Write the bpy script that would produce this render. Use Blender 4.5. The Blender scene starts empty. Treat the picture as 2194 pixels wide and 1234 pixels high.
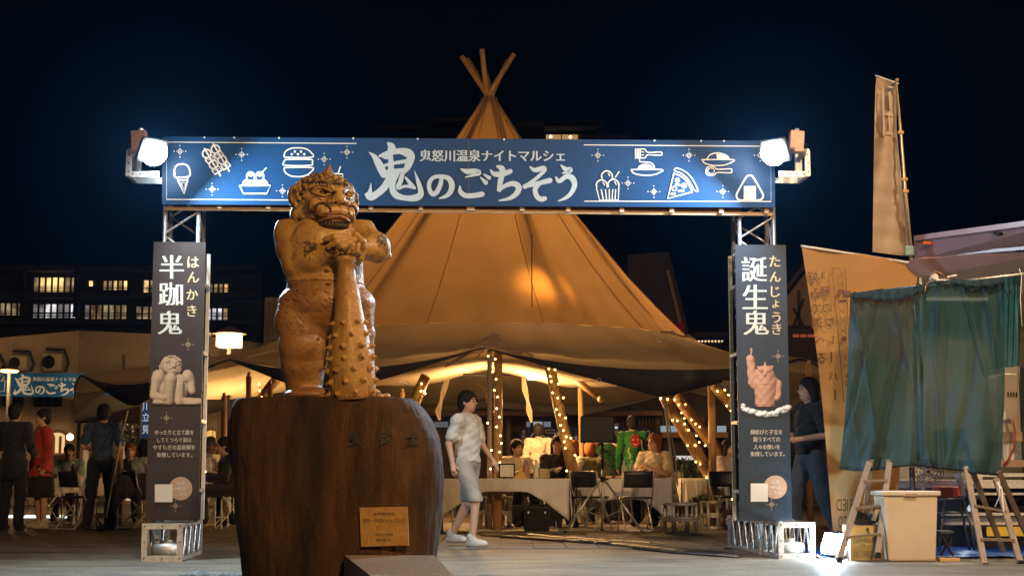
import bpy, bmesh, math, random
import numpy as np
import openvdb
from mathutils import Vector, Matrix, Euler, Quaternion, geometry
from mathutils.bvhtree import BVHTree
from mathutils import noise as mnoise

random.seed(7)
rng = np.random.default_rng(11)
sc = bpy.context.scene
COL = sc.collection
R = math.radians

# ------------------------------------------------------------------ camera
F_PX, CXP, CYP, EYE = 3200.0, 1097.0, 617.0, 0.75
PITCH = R(7.125)
GLOW_DENSITY = 0.00014
SP_, CP_ = math.sin(PITCH), math.cos(PITCH)
cam_d = bpy.data.cameras.new('camera')
cam_d.lens = 36.0 * F_PX / 2194.0
cam_d.sensor_width = 36.0
cam_d.clip_start = 0.1
cam_d.clip_end = 2000
cam = bpy.data.objects.new('camera', cam_d)
cam.location = (0, 0, EYE)
cam.rotation_euler = (math.pi / 2 + PITCH, 0, 0)
COL.objects.link(cam)
sc.camera = cam

# ------------------------------------------------------------------ night sky
w = bpy.data.worlds.new('World')
sc.world = w
w.use_nodes = True
nt = w.node_tree
bg = nt.nodes['Background']
tc = nt.nodes.new('ShaderNodeTexCoord')
sx = nt.nodes.new('ShaderNodeSeparateXYZ')
nt.links.new(tc.outputs['Generated'], sx.inputs[0])
cr = nt.nodes.new('ShaderNodeValToRGB')
cr.color_ramp.elements[0].position = 0.0
cr.color_ramp.elements[0].color = (0.0005, 0.0009, 0.0018, 1)
cr.color_ramp.elements[1].position = 0.6
cr.color_ramp.elements[1].color = (0.0003, 0.0005, 0.0010, 1)
nt.links.new(sx.outputs[2], cr.inputs[0])
nt.links.new(cr.outputs[0], bg.inputs[0])
bg.inputs[1].default_value = 1.0

sc.view_settings.view_transform = 'Standard'
sc.view_settings.look = 'None'
sc.view_settings.exposure = 0.0
sc.view_settings.gamma = 1.0
try:
    sc.view_settings.use_curve_mapping = False
except Exception:
    pass
cy = sc.cycles
cy.use_denoising = True
try:
    cy.denoiser = 'OPENIMAGEDENOISE'
    cy.denoising_input_passes = 'RGB_ALBEDO_NORMAL'
    cy.denoising_prefilter = 'ACCURATE'
except Exception:
    pass
cy.max_bounces = 8
cy.diffuse_bounces = 3
cy.glossy_bounces = 3
cy.transmission_bounces = 6
cy.transparent_max_bounces = 12
cy.volume_bounces = 0
cy.caustics_reflective = False
cy.caustics_refractive = False
cy.sample_clamp_indirect = 4.0
cy.sample_clamp_direct = 0.0


# ------------------------------------------------------------------ helpers
def ray(px, py):
    dx = (px - CXP) / F_PX
    dz = (CYP - py) / F_PX
    return Vector((dx, CP_ - dz * SP_, SP_ + dz * CP_))


def P(px, py, Y):
    d = ray(px, py)
    t = Y / d.y
    return Vector((d.x * t, Y, EYE + d.z * t))


def G(px, py, z=0.0):
    d = ray(px, py)
    t = (z - EYE) / d.z
    return Vector((d.x * t, d.y * t, z))


def gx(px, Y, py=1150):
    return P(px, py, Y).x


MATS = {}


def mat(name, c, c2=None, scale=6.0, rough=0.6, metal=0.0, bump=0.0, bscale=None, stretch=(1, 1, 1),
        emit=None, estr=0.0, lo=0.35, hi=0.65, spec=0.5, coat=0.0, transl=0.0, detail=4.0, sheen=0.0, alpha=1.0,
        c3=None, c3scale=2.0, c3lo=0.55, c3hi=0.65, roughvar=0.0):
    if name in MATS:
        return MATS[name]
    m = bpy.data.materials.new(name)
    m.use_nodes = True
    t = m.node_tree
    n = t.nodes
    L = t.links
    b = n['Principled BSDF']
    b.inputs['Base Color'].default_value = (*c, 1)
    b.inputs['Roughness'].default_value = rough
    b.inputs['Metallic'].default_value = metal
    b.inputs['Specular IOR Level'].default_value = spec
    if coat:
        b.inputs['Coat Weight'].default_value = coat
        b.inputs['Coat Roughness'].default_value = 0.25
    if sheen:
        b.inputs['Sheen Weight'].default_value = sheen
    co = n.new('ShaderNodeTexCoord')
    mp = n.new('ShaderNodeMapping')
    mp.inputs['Scale'].default_value = stretch
    L.new(co.outputs['Object'], mp.inputs[0])
    if c2 is not None:
        nz = n.new('ShaderNodeTexNoise')
        nz.inputs['Scale'].default_value = scale
        nz.inputs['Detail'].default_value = detail
        L.new(mp.outputs[0], nz.inputs['Vector'])
        rp = n.new('ShaderNodeValToRGB')
        rp.color_ramp.elements[0].position = lo
        rp.color_ramp.elements[0].color = (*c, 1)
        rp.color_ramp.elements[1].position = hi
        rp.color_ramp.elements[1].color = (*c2, 1)
        L.new(nz.outputs['Fac'], rp.inputs[0])
        out = rp.outputs[0]
        if c3 is not None:
            n3 = n.new('ShaderNodeTexNoise')
            n3.inputs['Scale'].default_value = c3scale
            n3.inputs['Detail'].default_value = 8.0
            n3.inputs['Roughness'].default_value = 0.65
            L.new(mp.outputs[0], n3.inputs['Vector'])
            r3 = n.new('ShaderNodeMapRange')
            r3.inputs['From Min'].default_value = c3lo
            r3.inputs['From Max'].default_value = c3hi
            L.new(n3.outputs['Fac'], r3.inputs['Value'])
            mx = n.new('ShaderNodeMix')
            mx.data_type = 'RGBA'
            L.new(r3.outputs[0], mx.inputs[0])
            L.new(out, mx.inputs[6])
            mx.inputs[7].default_value = (*c3, 1)
            out = mx.outputs[2]
        L.new(out, b.inputs['Base Color'])
        if roughvar:
            rr = n.new('ShaderNodeMapRange')
            rr.inputs['To Min'].default_value = max(0.05, rough - roughvar)
            rr.inputs['To Max'].default_value = min(1, rough + roughvar)
            L.new(nz.outputs['Fac'], rr.inputs['Value'])
            L.new(rr.outputs[0], b.inputs['Roughness'])
    if bump:
        nb = n.new('ShaderNodeTexNoise')
        nb.inputs['Scale'].default_value = bscale or scale * 3
        nb.inputs['Detail'].default_value = 6.0
        L.new(mp.outputs[0], nb.inputs['Vector'])
        bp = n.new('ShaderNodeBump')
        bp.inputs['Strength'].default_value = bump
        bp.inputs['Distance'].default_value = 0.02
        L.new(nb.outputs['Fac'], bp.inputs['Height'])
        L.new(bp.outputs[0], b.inputs['Normal'])
    if emit is not None:
        b.inputs['Emission Color'].default_value = (*emit, 1)
        b.inputs['Emission Strength'].default_value = estr
    if transl:
        tr = n.new('ShaderNodeBsdfTranslucent')
        if c2 is not None:
            L.new(out, tr.inputs[0])
        else:
            tr.inputs[0].default_value = (*c, 1)
        ms = n.new('ShaderNodeMixShader')
        ms.inputs[0].default_value = transl
        L.new(b.outputs[0], ms.inputs[1])
        L.new(tr.outputs[0], ms.inputs[2])
        L.new(ms.outputs[0], n['Material Output'].inputs[0])
    if alpha < 1.0:
        b.inputs['Alpha'].default_value = alpha
    m['translucent'] = transl
    MATS[name] = m
    return m


def root_loc(o):
    while o.parent is not None:
        o = o.parent
    return o.location


def tag(o, label=None, cat=None, group=None, kind=None):
    if label:
        o['label'] = label
    if cat:
        o['category'] = cat
    if group:
        o['group'] = group
    if kind:
        o['kind'] = kind
    return o


def thing(name, label, cat, loc=(0, 0, 0), rotz=0.0, group=None):
    o = bpy.data.objects.new(name, None)
    o.empty_display_size = 0.1
    COL.objects.link(o)
    o.location = loc
    o.rotation_euler = (0, 0, rotz)
    return tag(o, label, cat, group)


def copy_tree(o, loc=None, rotz=None, label=None, parent=None, cat=None):
    c = o.copy()
    COL.objects.link(c)
    c.parent = parent
    for ch in list(o.children):
        copy_tree(ch, parent=c)
    if loc is not None:
        c.location = loc
    if rotz is not None:
        c.rotation_euler = (0, 0, rotz)
    if label:
        c['label'] = label
    return c


def basis(d):
    d = Vector(d).normalized()
    a = Vector((0, 0, 1)) if abs(d.z) < 0.9 else Vector((1, 0, 0))
    u = d.cross(a).normalized()
    return u, d.cross(u).normalized(), d


class MB:
    def __init__(s):
        s.v = []
        s.f = []

    def add(s, vs, fs):
        b = len(s.v)
        s.v += [Vector(x) for x in vs]
        s.f += [tuple(b + i for i in f) for f in fs]
        return s

    def box(s, c, d, rz=0.0, m=None):
        x, y, z = d[0] / 2, d[1] / 2, d[2] / 2
        vs = [Vector((i * x, j * y, k * z)) for k in (-1, 1) for j in (-1, 1) for i in (-1, 1)]
        if m is None:
            m = Matrix.Rotation(rz, 3, 'Z')
        vs = [m @ q + Vector(c) for q in vs]
        return s.add(vs, [(0, 2, 3, 1), (4, 5, 7, 6), (0, 1, 5, 4), (2, 6, 7, 3), (0, 4, 6, 2), (1, 3, 7, 5)])

    def bx(s, x0, x1, y0, y1, z0, z1):
        return s.box(((x0 + x1) / 2, (y0 + y1) / 2, (z0 + z1) / 2), (abs(x1 - x0), abs(y1 - y0), abs(z1 - z0)))

    def bar(s, p0, p1, w_, h_=None, up=None):
        p0, p1 = Vector(p0), Vector(p1)
        h_ = h_ or w_
        d = (p1 - p0).normalized()
        if up is None:
            u, v, _ = basis(d)
        else:
            u = d.cross(Vector(up)).normalized()
            v = u.cross(d).normalized()
        u, v = u * w_ / 2, v * h_ / 2
        vs = [p0 - u - v, p0 + u - v, p0 + u + v, p0 - u + v, p1 - u - v, p1 + u - v, p1 + u + v, p1 - u + v]
        return s.add(vs, [(3, 2, 1, 0), (4, 5, 6, 7), (0, 1, 5, 4), (1, 2, 6, 5), (2, 3, 7, 6), (3, 0, 4, 7)])

    def cyl(s, p0, p1, r0, r1=None, n=12, cap=True):
        p0, p1 = Vector(p0), Vector(p1)
        r1 = r0 if r1 is None else r1
        u, v, _ = basis(p1 - p0)
        vs = []
        for p, r in ((p0, r0), (p1, r1)):
            for i in range(n):
                a = 2 * math.pi * i / n
                vs.append(p + u * math.cos(a) * r + v * math.sin(a) * r)
        fs = [(i, (i + 1) % n, n + (i + 1) % n, n + i) for i in range(n)]
        if cap:
            fs += [tuple(range(n - 1, -1, -1)), tuple(range(n, 2 * n))]
        return s.add(vs, fs)

    def tube(s, pts, r, n=8):
        pts = [Vector(p) for p in pts]
        rs = r if isinstance(r, (list, tuple)) else [r] * len(pts)
        vs = []
        u = None
        for i, p in enumerate(pts):
            d = (pts[min(i + 1, len(pts) - 1)] - pts[max(i - 1, 0)]).normalized()
            if u is None:
                u, v, _ = basis(d)
            else:
                u = (u - d * u.dot(d)).normalized()
                v = d.cross(u)
            for k in range(n):
                a = 2 * math.pi * k / n
                vs.append(p + u * math.cos(a) * rs[i] + v * math.sin(a) * rs[i])
        fs = []
        for i in range(len(pts) - 1):
            for k in range(n):
                fs.append((i * n + k, i * n + (k + 1) % n, (i + 1) * n + (k + 1) % n, (i + 1) * n + k))
        fs += [tuple(range(n - 1, -1, -1)), tuple((len(pts) - 1) * n + k for k in range(n))]
        return s.add(vs, fs)

    def lathe(s, c, prof, n=24):
        c = Vector(c)
        vs = []
        for r, z in prof:
            for i in range(n):
                a = 2 * math.pi * i / n
                vs.append(c + Vector((r * math.cos(a), r * math.sin(a), z)))
        fs = []
        for j in range(len(prof) - 1):
            for i in range(n):
                fs.append((j * n + i, j * n + (i + 1) % n, (j + 1) * n + (i + 1) % n, (j + 1) * n + i))
        if prof[0][0] > 1e-5:
            fs.append(tuple(range(n - 1, -1, -1)))
        if prof[-1][0] > 1e-5:
            fs.append(tuple((len(prof) - 1) * n + i for i in range(n)))
        return s.add(vs, fs)

    def sphere(s, c, r, n=10, m=6, sq=(1, 1, 1)):
        c = Vector(c)
        vs = [c + Vector((0, 0, -r * sq[2]))]
        for j in range(1, m):
            t = -math.pi / 2 + math.pi * j / m
            for i in range(n):
                a = 2 * math.pi * i / n
                vs.append(c + Vector((r * sq[0] * math.cos(t) * math.cos(a), r * sq[1] * math.cos(t) * math.sin(a), r * sq[2] * math.sin(t))))
        vs.append(c + Vector((0, 0, r * sq[2])))
        fs = [(0, 1 + (i + 1) % n, 1 + i) for i in range(n)]
        for j in range(m - 2):
            for i in range(n):
                a, b = 1 + j * n + i, 1 + j * n + (i + 1) % n
                fs.append((a, b, b + n, a + n))
        k = 1 + (m - 2) * n
        fs += [(k + i, k + (i + 1) % n, len(vs) - 1) for i in range(n)]
        return s.add(vs, fs)

    def grid(s, pts):
        nr, nc = len(pts), len(pts[0])
        vs = [p for row in pts for p in row]
        fs = [(i * nc + j, i * nc + j + 1, (i + 1) * nc + j + 1, (i + 1) * nc + j) for i in range(nr - 1) for j in range(nc - 1)]
        return s.add(vs, fs)

    def poly(s, pts, thick=None):
        """prism from an outline (3-D points), pushed by the vector thick"""
        pts = [Vector(p) for p in pts]
        n = len(pts)
        tris = geometry.tessellate_polygon([pts])
        if thick is None:
            return s.add(pts, tris)
        th = Vector(thick)
        fs = list(tris) + [tuple(n + i for i in reversed(t)) for t in tris]
        fs += [(i, (i + 1) % n, n + (i + 1) % n, n + i) for i in range(n)]
        return s.add(pts + [p + th for p in pts], fs)

    def build(s, name, m, parent=None, smooth=False, solid=0.0, bevel=0.0, local=False, fixn=True):
        me = bpy.data.meshes.new(name)
        off = Vector((0, 0, 0))
        if parent is not None and not local:
            off = Vector(root_loc(parent))
        me.from_pydata([tuple(v - off) for v in s.v], [], s.f)
        if fixn and len(s.f) < 60000:
            bm = bmesh.new()
            bm.from_mesh(me)
            bmesh.ops.recalc_face_normals(bm, faces=bm.faces)
            bm.to_mesh(me)
            bm.free()
        me.materials.append(m)
        if smooth:
            me.polygons.foreach_set('use_smooth', [True] * len(me.polygons))
        o = bpy.data.objects.new(name, me)
        COL.objects.link(o)
        if parent is not None:
            o.parent = parent
        if solid:
            md = o.modifiers.new('thickness', 'SOLIDIFY')
            md.thickness = solid
        if bevel:
            md = o.modifiers.new('edge', 'BEVEL')
            md.width = bevel
            md.segments = 2
            md.limit_method = 'ANGLE'
        return o


def structure(o):
    o['kind'] = 'structure'
    return o


# ------------------------------------------------------------------ signed-distance sculpting (dense grid -> quads)
class Sdf:
    def __init__(s, lo, hi, vox):
        s.lo = np.array(lo, dtype=np.float64)
        s.vox = vox
        n = np.ceil((np.array(hi) - s.lo) / vox).astype(int) + 1
        s.far = max(0.5, 30.0 * vox)
        s.a = np.full(n, s.far, dtype=np.float32)
        s.ax = [s.lo[i] + vox * np.arange(n[i]) for i in range(3)]

    def sub(s, lo, hi):
        i0 = [max(0, int((lo[k] - s.lo[k]) / s.vox)) for k in range(3)]
        i1 = [min(s.a.shape[k], int((hi[k] - s.lo[k]) / s.vox) + 2) for k in range(3)]
        if any(i1[k] <= i0[k] for k in range(3)):
            return None
        sl = tuple(slice(i0[k], i1[k]) for k in range(3))
        X = s.ax[0][sl[0]][:, None, None]
        Y = s.ax[1][sl[1]][None, :, None]
        Z = s.ax[2][sl[2]][None, None, :]
        return sl, X, Y, Z

    def comb(s, sl, d, k, cut):
        a = s.a[sl]
        if cut:
            b = -d
            h = np.maximum(k - np.abs(a - b), 0) / max(k, 1e-6)
            s.a[sl] = np.maximum(a, b) + h * h * k * .25
        else:
            h = np.maximum(k - np.abs(a - d), 0) / max(k, 1e-6)
            s.a[sl] = np.minimum(a, d) - h * h * k * .25

    def ell(s, c, r, k=0.01, rot=None, cut=False):
        if isinstance(r, (int, float)):
            r = (r, r, r)
        m = max(r) + k + 4 * s.vox
        q = s.sub([c[i] - m for i in range(3)], [c[i] + m for i in range(3)])
        if q is None:
            return s
        sl, X, Y, Z = q
        x, y, z = X - c[0], Y - c[1], Z - c[2]
        if rot is not None:
            M = np.array(Euler(rot).to_matrix()).T
            x, y, z = (M[0, 0] * x + M[0, 1] * y + M[0, 2] * z, M[1, 0] * x + M[1, 1] * y + M[1, 2] * z, M[2, 0] * x + M[2, 1] * y + M[2, 2] * z)
        k0 = np.sqrt((x / r[0]) ** 2 + (y / r[1]) ** 2 + (z / r[2]) ** 2) + 1e-9
        k1 = np.sqrt((x / r[0] ** 2) ** 2 + (y / r[1] ** 2) ** 2 + (z / r[2] ** 2) ** 2) + 1e-9
        s.comb(sl, k0 * (k0 - 1) / k1, k, cut)
        return s

    def cap(s, a, b, r1, r2=None, k=0.01, cut=False):
        r2 = r1 if r2 is None else r2
        m = max(r1, r2) + k + 4 * s.vox
        q = s.sub([min(a[i], b[i]) - m for i in range(3)], [max(a[i], b[i]) + m for i in range(3)])
        if q is None:
            return s
        sl, X, Y, Z = q
        ba = [b[i] - a[i] for i in range(3)]
        l2 = sum(t * t for t in ba) + 1e-9
        h = np.clip(((X - a[0]) * ba[0] + (Y - a[1]) * ba[1] + (Z - a[2]) * ba[2]) / l2, 0, 1)
        d = np.sqrt((X - a[0] - h * ba[0]) ** 2 + (Y - a[1] - h * ba[1]) ** 2 + (Z - a[2] - h * ba[2]) ** 2) - (r1 + (r2 - r1) * h)
        s.comb(sl, d, k, cut)
        return s

    def path(s, pts, rs, k=0.01, cut=False):
        if isinstance(rs, (int, float)):
            rs = [rs] * len(pts)
        for i in range(len(pts) - 1):
            s.cap(pts[i], pts[i + 1], rs[i], rs[i + 1], k, cut)
        return s

    def below(s, z, k=0.005):
        """cut away everything under height z"""
        Z = s.ax[2][None, None, :]
        s.a = np.maximum(s.a, (z - Z).astype(np.float32))
        return s

    def above(s, z):
        Z = s.ax[2][None, None, :]
        s.a = np.maximum(s.a, (Z - z).astype(np.float32))
        return s

    def front(s, x, z):
        """y of the first surface met from -y at (x, z)"""
        i = int(round((x - s.lo[0]) / s.vox))
        k = int(round((z - s.lo[2]) / s.vox))
        i = min(max(i, 0), s.a.shape[0] - 1)
        k = min(max(k, 0), s.a.shape[2] - 1)
        col = s.a[i, :, k]
        w_ = np.where(col < 0)[0]
        return s.ax[1][w_[0]] if len(w_) else None

    def mb(s):
        a = s.a.copy()
        for ax in range(3):
            sl = [slice(None)] * 3
            for e in (0, -1):
                sl[ax] = e
                a[tuple(sl)] = np.maximum(a[tuple(sl)], 0.01)
        g = openvdb.FloatGrid(s.far)
        g.copyFromArray(a)
        pts, quads = g.convertToQuads(isovalue=0.0)
        pts = np.asarray(pts) * s.vox + s.lo
        b = MB()
        b.v = [Vector(p) for p in pts.tolist()]
        b.f = [tuple(q) for q in np.asarray(quads).tolist()]
        return b

    def build(s, name, m, parent=None, local=True, smooth_it=0):
        o = s.mb().build(name, m, parent, smooth=True, local=local, fixn=False)
        # quads from the grid may face inwards: check one against the gradient
        me = o.data
        n = len(me.polygons)
        if n:
            vol = 0.0
            co = np.zeros(len(me.vertices) * 3)
            me.vertices.foreach_get('co', co)
            co = co.reshape(-1, 3)
            idx = np.zeros(n * 4, dtype=np.int32)
            me.loops.foreach_get('vertex_index', idx)
            idx = idx.reshape(-1, 4)
            vol = np.einsum('ij,ij->i', co[idx[:, 0]], np.cross(co[idx[:, 1]], co[idx[:, 2]])).sum()
            if vol < 0:
                me.flip_normals()
        if smooth_it:
            md = o.modifiers.new('soft', 'SMOOTH')
            md.iterations = smooth_it
            md.factor = 0.5
        return o


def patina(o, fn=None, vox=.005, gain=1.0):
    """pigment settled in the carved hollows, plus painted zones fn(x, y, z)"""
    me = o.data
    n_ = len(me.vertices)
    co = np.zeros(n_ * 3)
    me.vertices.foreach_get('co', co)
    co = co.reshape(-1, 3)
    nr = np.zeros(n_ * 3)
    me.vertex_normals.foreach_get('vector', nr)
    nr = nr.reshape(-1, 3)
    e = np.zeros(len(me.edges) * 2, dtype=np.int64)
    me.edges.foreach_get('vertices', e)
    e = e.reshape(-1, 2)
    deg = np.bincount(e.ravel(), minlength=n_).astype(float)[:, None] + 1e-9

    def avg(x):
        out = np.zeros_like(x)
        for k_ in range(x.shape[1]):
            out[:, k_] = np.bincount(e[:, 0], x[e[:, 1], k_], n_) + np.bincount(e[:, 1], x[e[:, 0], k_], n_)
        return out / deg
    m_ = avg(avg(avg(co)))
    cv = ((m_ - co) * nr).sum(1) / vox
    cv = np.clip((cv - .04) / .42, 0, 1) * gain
    cv = avg(cv[:, None])[:, 0]
    if fn is not None:
        cv = np.maximum(cv, np.array([fn(*c_) for c_ in co.tolist()]))
    at_ = me.attributes.new('patina', 'FLOAT', 'POINT')
    at_.data.foreach_set('value', cv.astype(np.float32))


def catmull(pts, n=6):
    pts = [np.array(p, dtype=float) for p in pts]
    if len(pts) < 3:
        return pts
    out = []
    for i in range(len(pts) - 1):
        p0 = pts[max(i - 1, 0)]
        p1, p2 = pts[i], pts[i + 1]
        p3 = pts[min(i + 2, len(pts) - 1)]
        for k in range(n):
            t = k / n
            out.append(0.5 * ((2 * p1) + (-p0 + p2) * t + (2 * p0 - 5 * p1 + 4 * p2 - p3) * t * t + (-p0 + 3 * p1 - 3 * p2 + p3) * t ** 3))
    out.append(pts[-1])
    return out


# ------------------------------------------------------------------ flat print (ink on a panel)
class Ink:
    """Collects flat printed shapes in 2-D panel coordinates; to3(x, y, off) puts them on the panel."""
    def __init__(s, to3):
        s.to3 = to3
        s.b = MB()
        s.n = 0
        s.marks = []

    def mark(s, name):
        s.marks.append((name, len(s.b.v), len(s.b.f)))
        return s

    def lay(s):
        s.n += 1
        return 0.0015 + 0.00012 * (s.n % 45)

    def stroke(s, pts, w_=None, smooth=True, closed=False, capn=5):
        if w_ is not None:
            pts = [(p[0], p[1], w_) for p in pts]
        if closed:
            pts = list(pts) + [pts[0]]
        if smooth and len(pts) > 2:
            pts = catmull(pts, 5)
        pts = [np.array(p, dtype=float) for p in pts]
        off = s.lay()
        Lf, Rt = [], []
        for i, p in enumerate(pts):
            d = pts[min(i + 1, len(pts) - 1)][:2] - pts[max(i - 1, 0)][:2]
            l = math.hypot(*d) or 1
            nx, ny = -d[1] / l, d[0] / l
            h = max(p[2], 1e-4) / 2
            Lf.append((p[0] + nx * h, p[1] + ny * h))
            Rt.append((p[0] - nx * h, p[1] - ny * h))
        vs = [s.to3(x, y, off) for x, y in Lf] + [s.to3(x, y, off) for x, y in Rt]
        n = len(pts)
        s.b.add(vs, [(i, i + 1, n + i + 1, n + i) for i in range(n - 1)])
        if not closed:
            for p in (pts[0], pts[-1]):
                if p[2] > 2.0:
                    s.dot(p[0], p[1], p[2] / 2, 10)
        return s

    def dot(s, x, y, r, n=8, ry=None):
        off = s.lay()
        ry = ry or r
        s.b.add([s.to3(x + r * math.cos(2 * math.pi * i / n), y + ry * math.sin(2 * math.pi * i / n), off) for i in range(n)], [tuple(range(n))])
        return s

    def fill(s, pts, smooth=False):
        if smooth:
            pts = [tuple(q) for q in catmull(list(pts) + [pts[0]], 5)][:-1]
        off = s.lay()
        p2 = [Vector((p[0], p[1], 0)) for p in pts]
        tr = geometry.tessellate_polygon([p2])
        s.b.add([s.to3(p[0], p[1], off) for p in pts], tr)
        return s

    def arc(s, cx, cy, r, a0, a1, w_, ry=None, n=14):
        ry = ry or r
        pts = [(cx + r * math.cos(R(a0 + (a1 - a0) * i / n)), cy + ry * math.sin(R(a0 + (a1 - a0) * i / n))) for i in range(n + 1)]
        return s.stroke(pts, w_, smooth=False)

    def sparkle(s, x, y, d=3.1, r=1.25):
        for i in range(-2, 3):
            for j in range(-2, 3):
                if abs(i) + abs(j) <= 2:
                    s.dot(x + i * d, y + j * d, r, 6)
        for i, j in ((4, 0), (-4, 0), (0, 4), (0, -4)):
            s.dot(x + i * d, y + j * d, r, 6)
        return s

    def text(s, txt, x0, y0, x1, y1, bold=0.0, serif=0.0, keep=False, mirror=False):
        """one glyph run fitted to the box (x0,y0)-(x1,y1), y downward"""
        vs, tris, (mnx, mny, mxx, mxy) = glyph_run(txt, bold)
        W, H = mxx - mnx, mxy - mny
        if W < 1e-6 or H < 1e-6:
            return s
        sxx, syy = (x1 - x0) / W, (y1 - y0) / H
        if keep:
            k = min(sxx, syy)
            cx, cyy = (x0 + x1) / 2, (y0 + y1) / 2
            x0, x1, y0, y1 = cx - W * k / 2, cx + W * k / 2, cyy - H * k / 2, cyy + H * k / 2
            sxx = syy = k
        for rep in ((0.0,) if not serif else (-serif / 2, serif / 2)):
            off = s.lay()
            out = []
            for vx, vy in vs:
                X = x0 + (vx - mnx) * sxx + rep * sxx
                if mirror:
                    X = x0 + x1 - X
                out.append(s.to3(X, y1 - (vy - mny) * syy, off))
            s.b.add(out, tris)
        return s

    def vtext(s, txt, xc, ys, size, **kw):
        """vertical column: one glyph per y centre"""
        for ch, y in zip(txt, ys):
            vs, tris, (a, b_, c, d) = glyph_run(ch, kw.get('bold', 0))
            W, H = (c - a) * size, (d - b_) * size
            s.mark('character').text(ch, xc - W / 2, y - H / 2, xc + W / 2, y + H / 2, **kw)
        return s

    def build(s, name, m, parent=None, label=None):
        if s.marks:
            ms = [(name, 0, 0)] + s.marks + [(None, len(s.b.v), len(s.b.f))]
            o = None
            for (nm, v0, f0), (_, v1, f1) in zip(ms[:-1], ms[1:]):
                if f1 > f0:
                    p_ = MB()
                    p_.v = s.b.v[v0:v1]
                    p_.f = [tuple(i - v0 for i in f) for f in s.b.f[f0:f1]]
                    o = p_.build(nm, m, parent, fixn=False)
            return o
        o = s.b.build(name, m, parent, fixn=False)
        if label:
            o['label'] = label
        return o


_gl = {}


def glyph_run(txt, bold=0.0):
    key = (txt, round(bold, 4))
    if key in _gl:
        return _gl[key]
    c = bpy.data.curves.new('glyph', 'FONT')
    c.body = txt
    c.offset = bold
    c.resolution_u = 3
    o = bpy.data.objects.new('glyph', c)
    COL.objects.link(o)
    dg = bpy.context.evaluated_depsgraph_get()
    me = bpy.data.meshes.new_from_object(o.evaluated_get(dg))
    vs = [(v.co.x, v.co.y) for v in me.vertices]
    fs = [tuple(p.vertices) for p in me.polygons]
    bpy.data.objects.remove(o)
    bpy.data.curves.remove(c)
    bpy.data.meshes.remove(me)
    if not vs:
        vs, fs = [(0, 0), (1, 0), (0, 1)], []
    b = (min(v[0] for v in vs), min(v[1] for v in vs), max(v[0] for v in vs), max(v[1] for v in vs))
    _gl[key] = (vs, fs, b)
    return _gl[key]


def lamp(name, kind, loc, energy, color, size=0.1, rot=None, parent=None, spot=None, blend=0.5, target=None, size_y=None):
    d = bpy.data.lights.new(name, kind)
    d.energy = energy
    d.color = color
    if kind == 'AREA':
        d.size = size
        if size_y:
            d.shape = 'RECTANGLE'
            d.size_y = size_y
    elif kind in ('POINT', 'SPOT'):
        d.shadow_soft_size = size
    if kind == 'SPOT' and spot:
        d.spot_size = spot
        d.spot_blend = blend
    o = bpy.data.objects.new(name, d)
    COL.objects.link(o)
    loc = Vector(loc)
    if parent is not None:
        o.parent = parent
        o.location = loc - Vector(root_loc(parent))
    else:
        o.location = loc
    if target is not None:
        o.rotation_euler = (Vector(target) - loc).to_track_quat('-Z', 'Y').to_euler()
    elif rot is not None:
        o.rotation_euler = rot
    return o

# ------------------------------------------------------------------ materials
M_ink = mat('printed cream ink', (0.58, 0.54, 0.46), rough=0.5)
M_inkw = mat('printed pale ink', (0.36, 0.43, 0.46), rough=0.5)
M_gold = mat('printed gold ink', (0.52, 0.38, 0.20), rough=0.5)
M_navy = mat('printed navy board', (0.002, 0.034, 0.098), (0.003, 0.040, 0.11), 3, spec=.2, rough=0.5, bump=0.03, bscale=60)
M_navy_warmlit = mat('navy board in warm light', (0.029, 0.0185, 0.016), (0.036, 0.024, 0.021), 4, rough=0.42, bump=0.03, bscale=60)  # navy board with the warm lamp light put into its colour
M_navy_coollit = mat('navy board in cool light', (0.008, 0.021, 0.037), (0.010, 0.027, 0.045), 4, rough=0.42, bump=0.03, bscale=60)  # same navy board, the floodlight's cool cast put into its colour
M_wave = mat('printed wave pattern', (0.026, 0.042, 0.062), rough=0.45)
M_alu = mat('scuffed aluminium', (0.42, 0.43, 0.44), (0.58, 0.58, 0.57), 25, rough=0.36, metal=0.7, bump=0.05, roughvar=0.1)
M_steel = mat('galvanised steel', (0.50, 0.50, 0.50), (0.66, 0.66, 0.64), 30, rough=0.5, metal=0.45, bump=0.1)
M_rawwood = mat('raw pine batten', (0.42, 0.29, 0.17), (0.52, 0.38, 0.24), 8, rough=0.7, stretch=(1, 1, 8))
M_black = mat('black plastic', (0.008, 0.008, 0.010), (0.014, 0.014, 0.016), 30, rough=0.5, spec=.25)
M_dark = mat('dark painted wall', (0.035, 0.033, 0.035), (0.055, 0.05, 0.05), 1.2, rough=0.85)
M_hotel = mat('dark hotel facade', (0.045, 0.045, 0.055), (0.07, 0.065, 0.075), 0.6, rough=0.9)
M_white = mat('white painted metal', (0.72, 0.72, 0.70), (0.62, 0.61, 0.58), 12, rough=0.45)
M_plaster = mat('cream plaster wall', (0.42, 0.33, 0.24), (0.36, 0.28, 0.20), 0.8, rough=0.9, bump=0.1, bscale=30, c3=(0.25, 0.19, 0.13), c3scale=0.7)
M_rope = mat('tan rope', (0.42, 0.34, 0.24), (0.3, 0.24, 0.16), 60, rough=0.85)
M_cloth = mat('white tablecloth', (0.82, 0.78, 0.78), (0.72, 0.69, 0.69), 5, rough=0.8, sheen=0.3)
M_tile = mat('grey paving slab', (0.11, 0.095, 0.08), (0.18, 0.155, 0.13), 2.5, rough=0.7, bump=0.35, bscale=70, spec=0.4)
M_tile2 = mat('warm paving slab', (0.14, 0.115, 0.09), (0.20, 0.17, 0.135), 2.0, rough=0.7, bump=0.35, bscale=70, spec=0.4)


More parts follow.
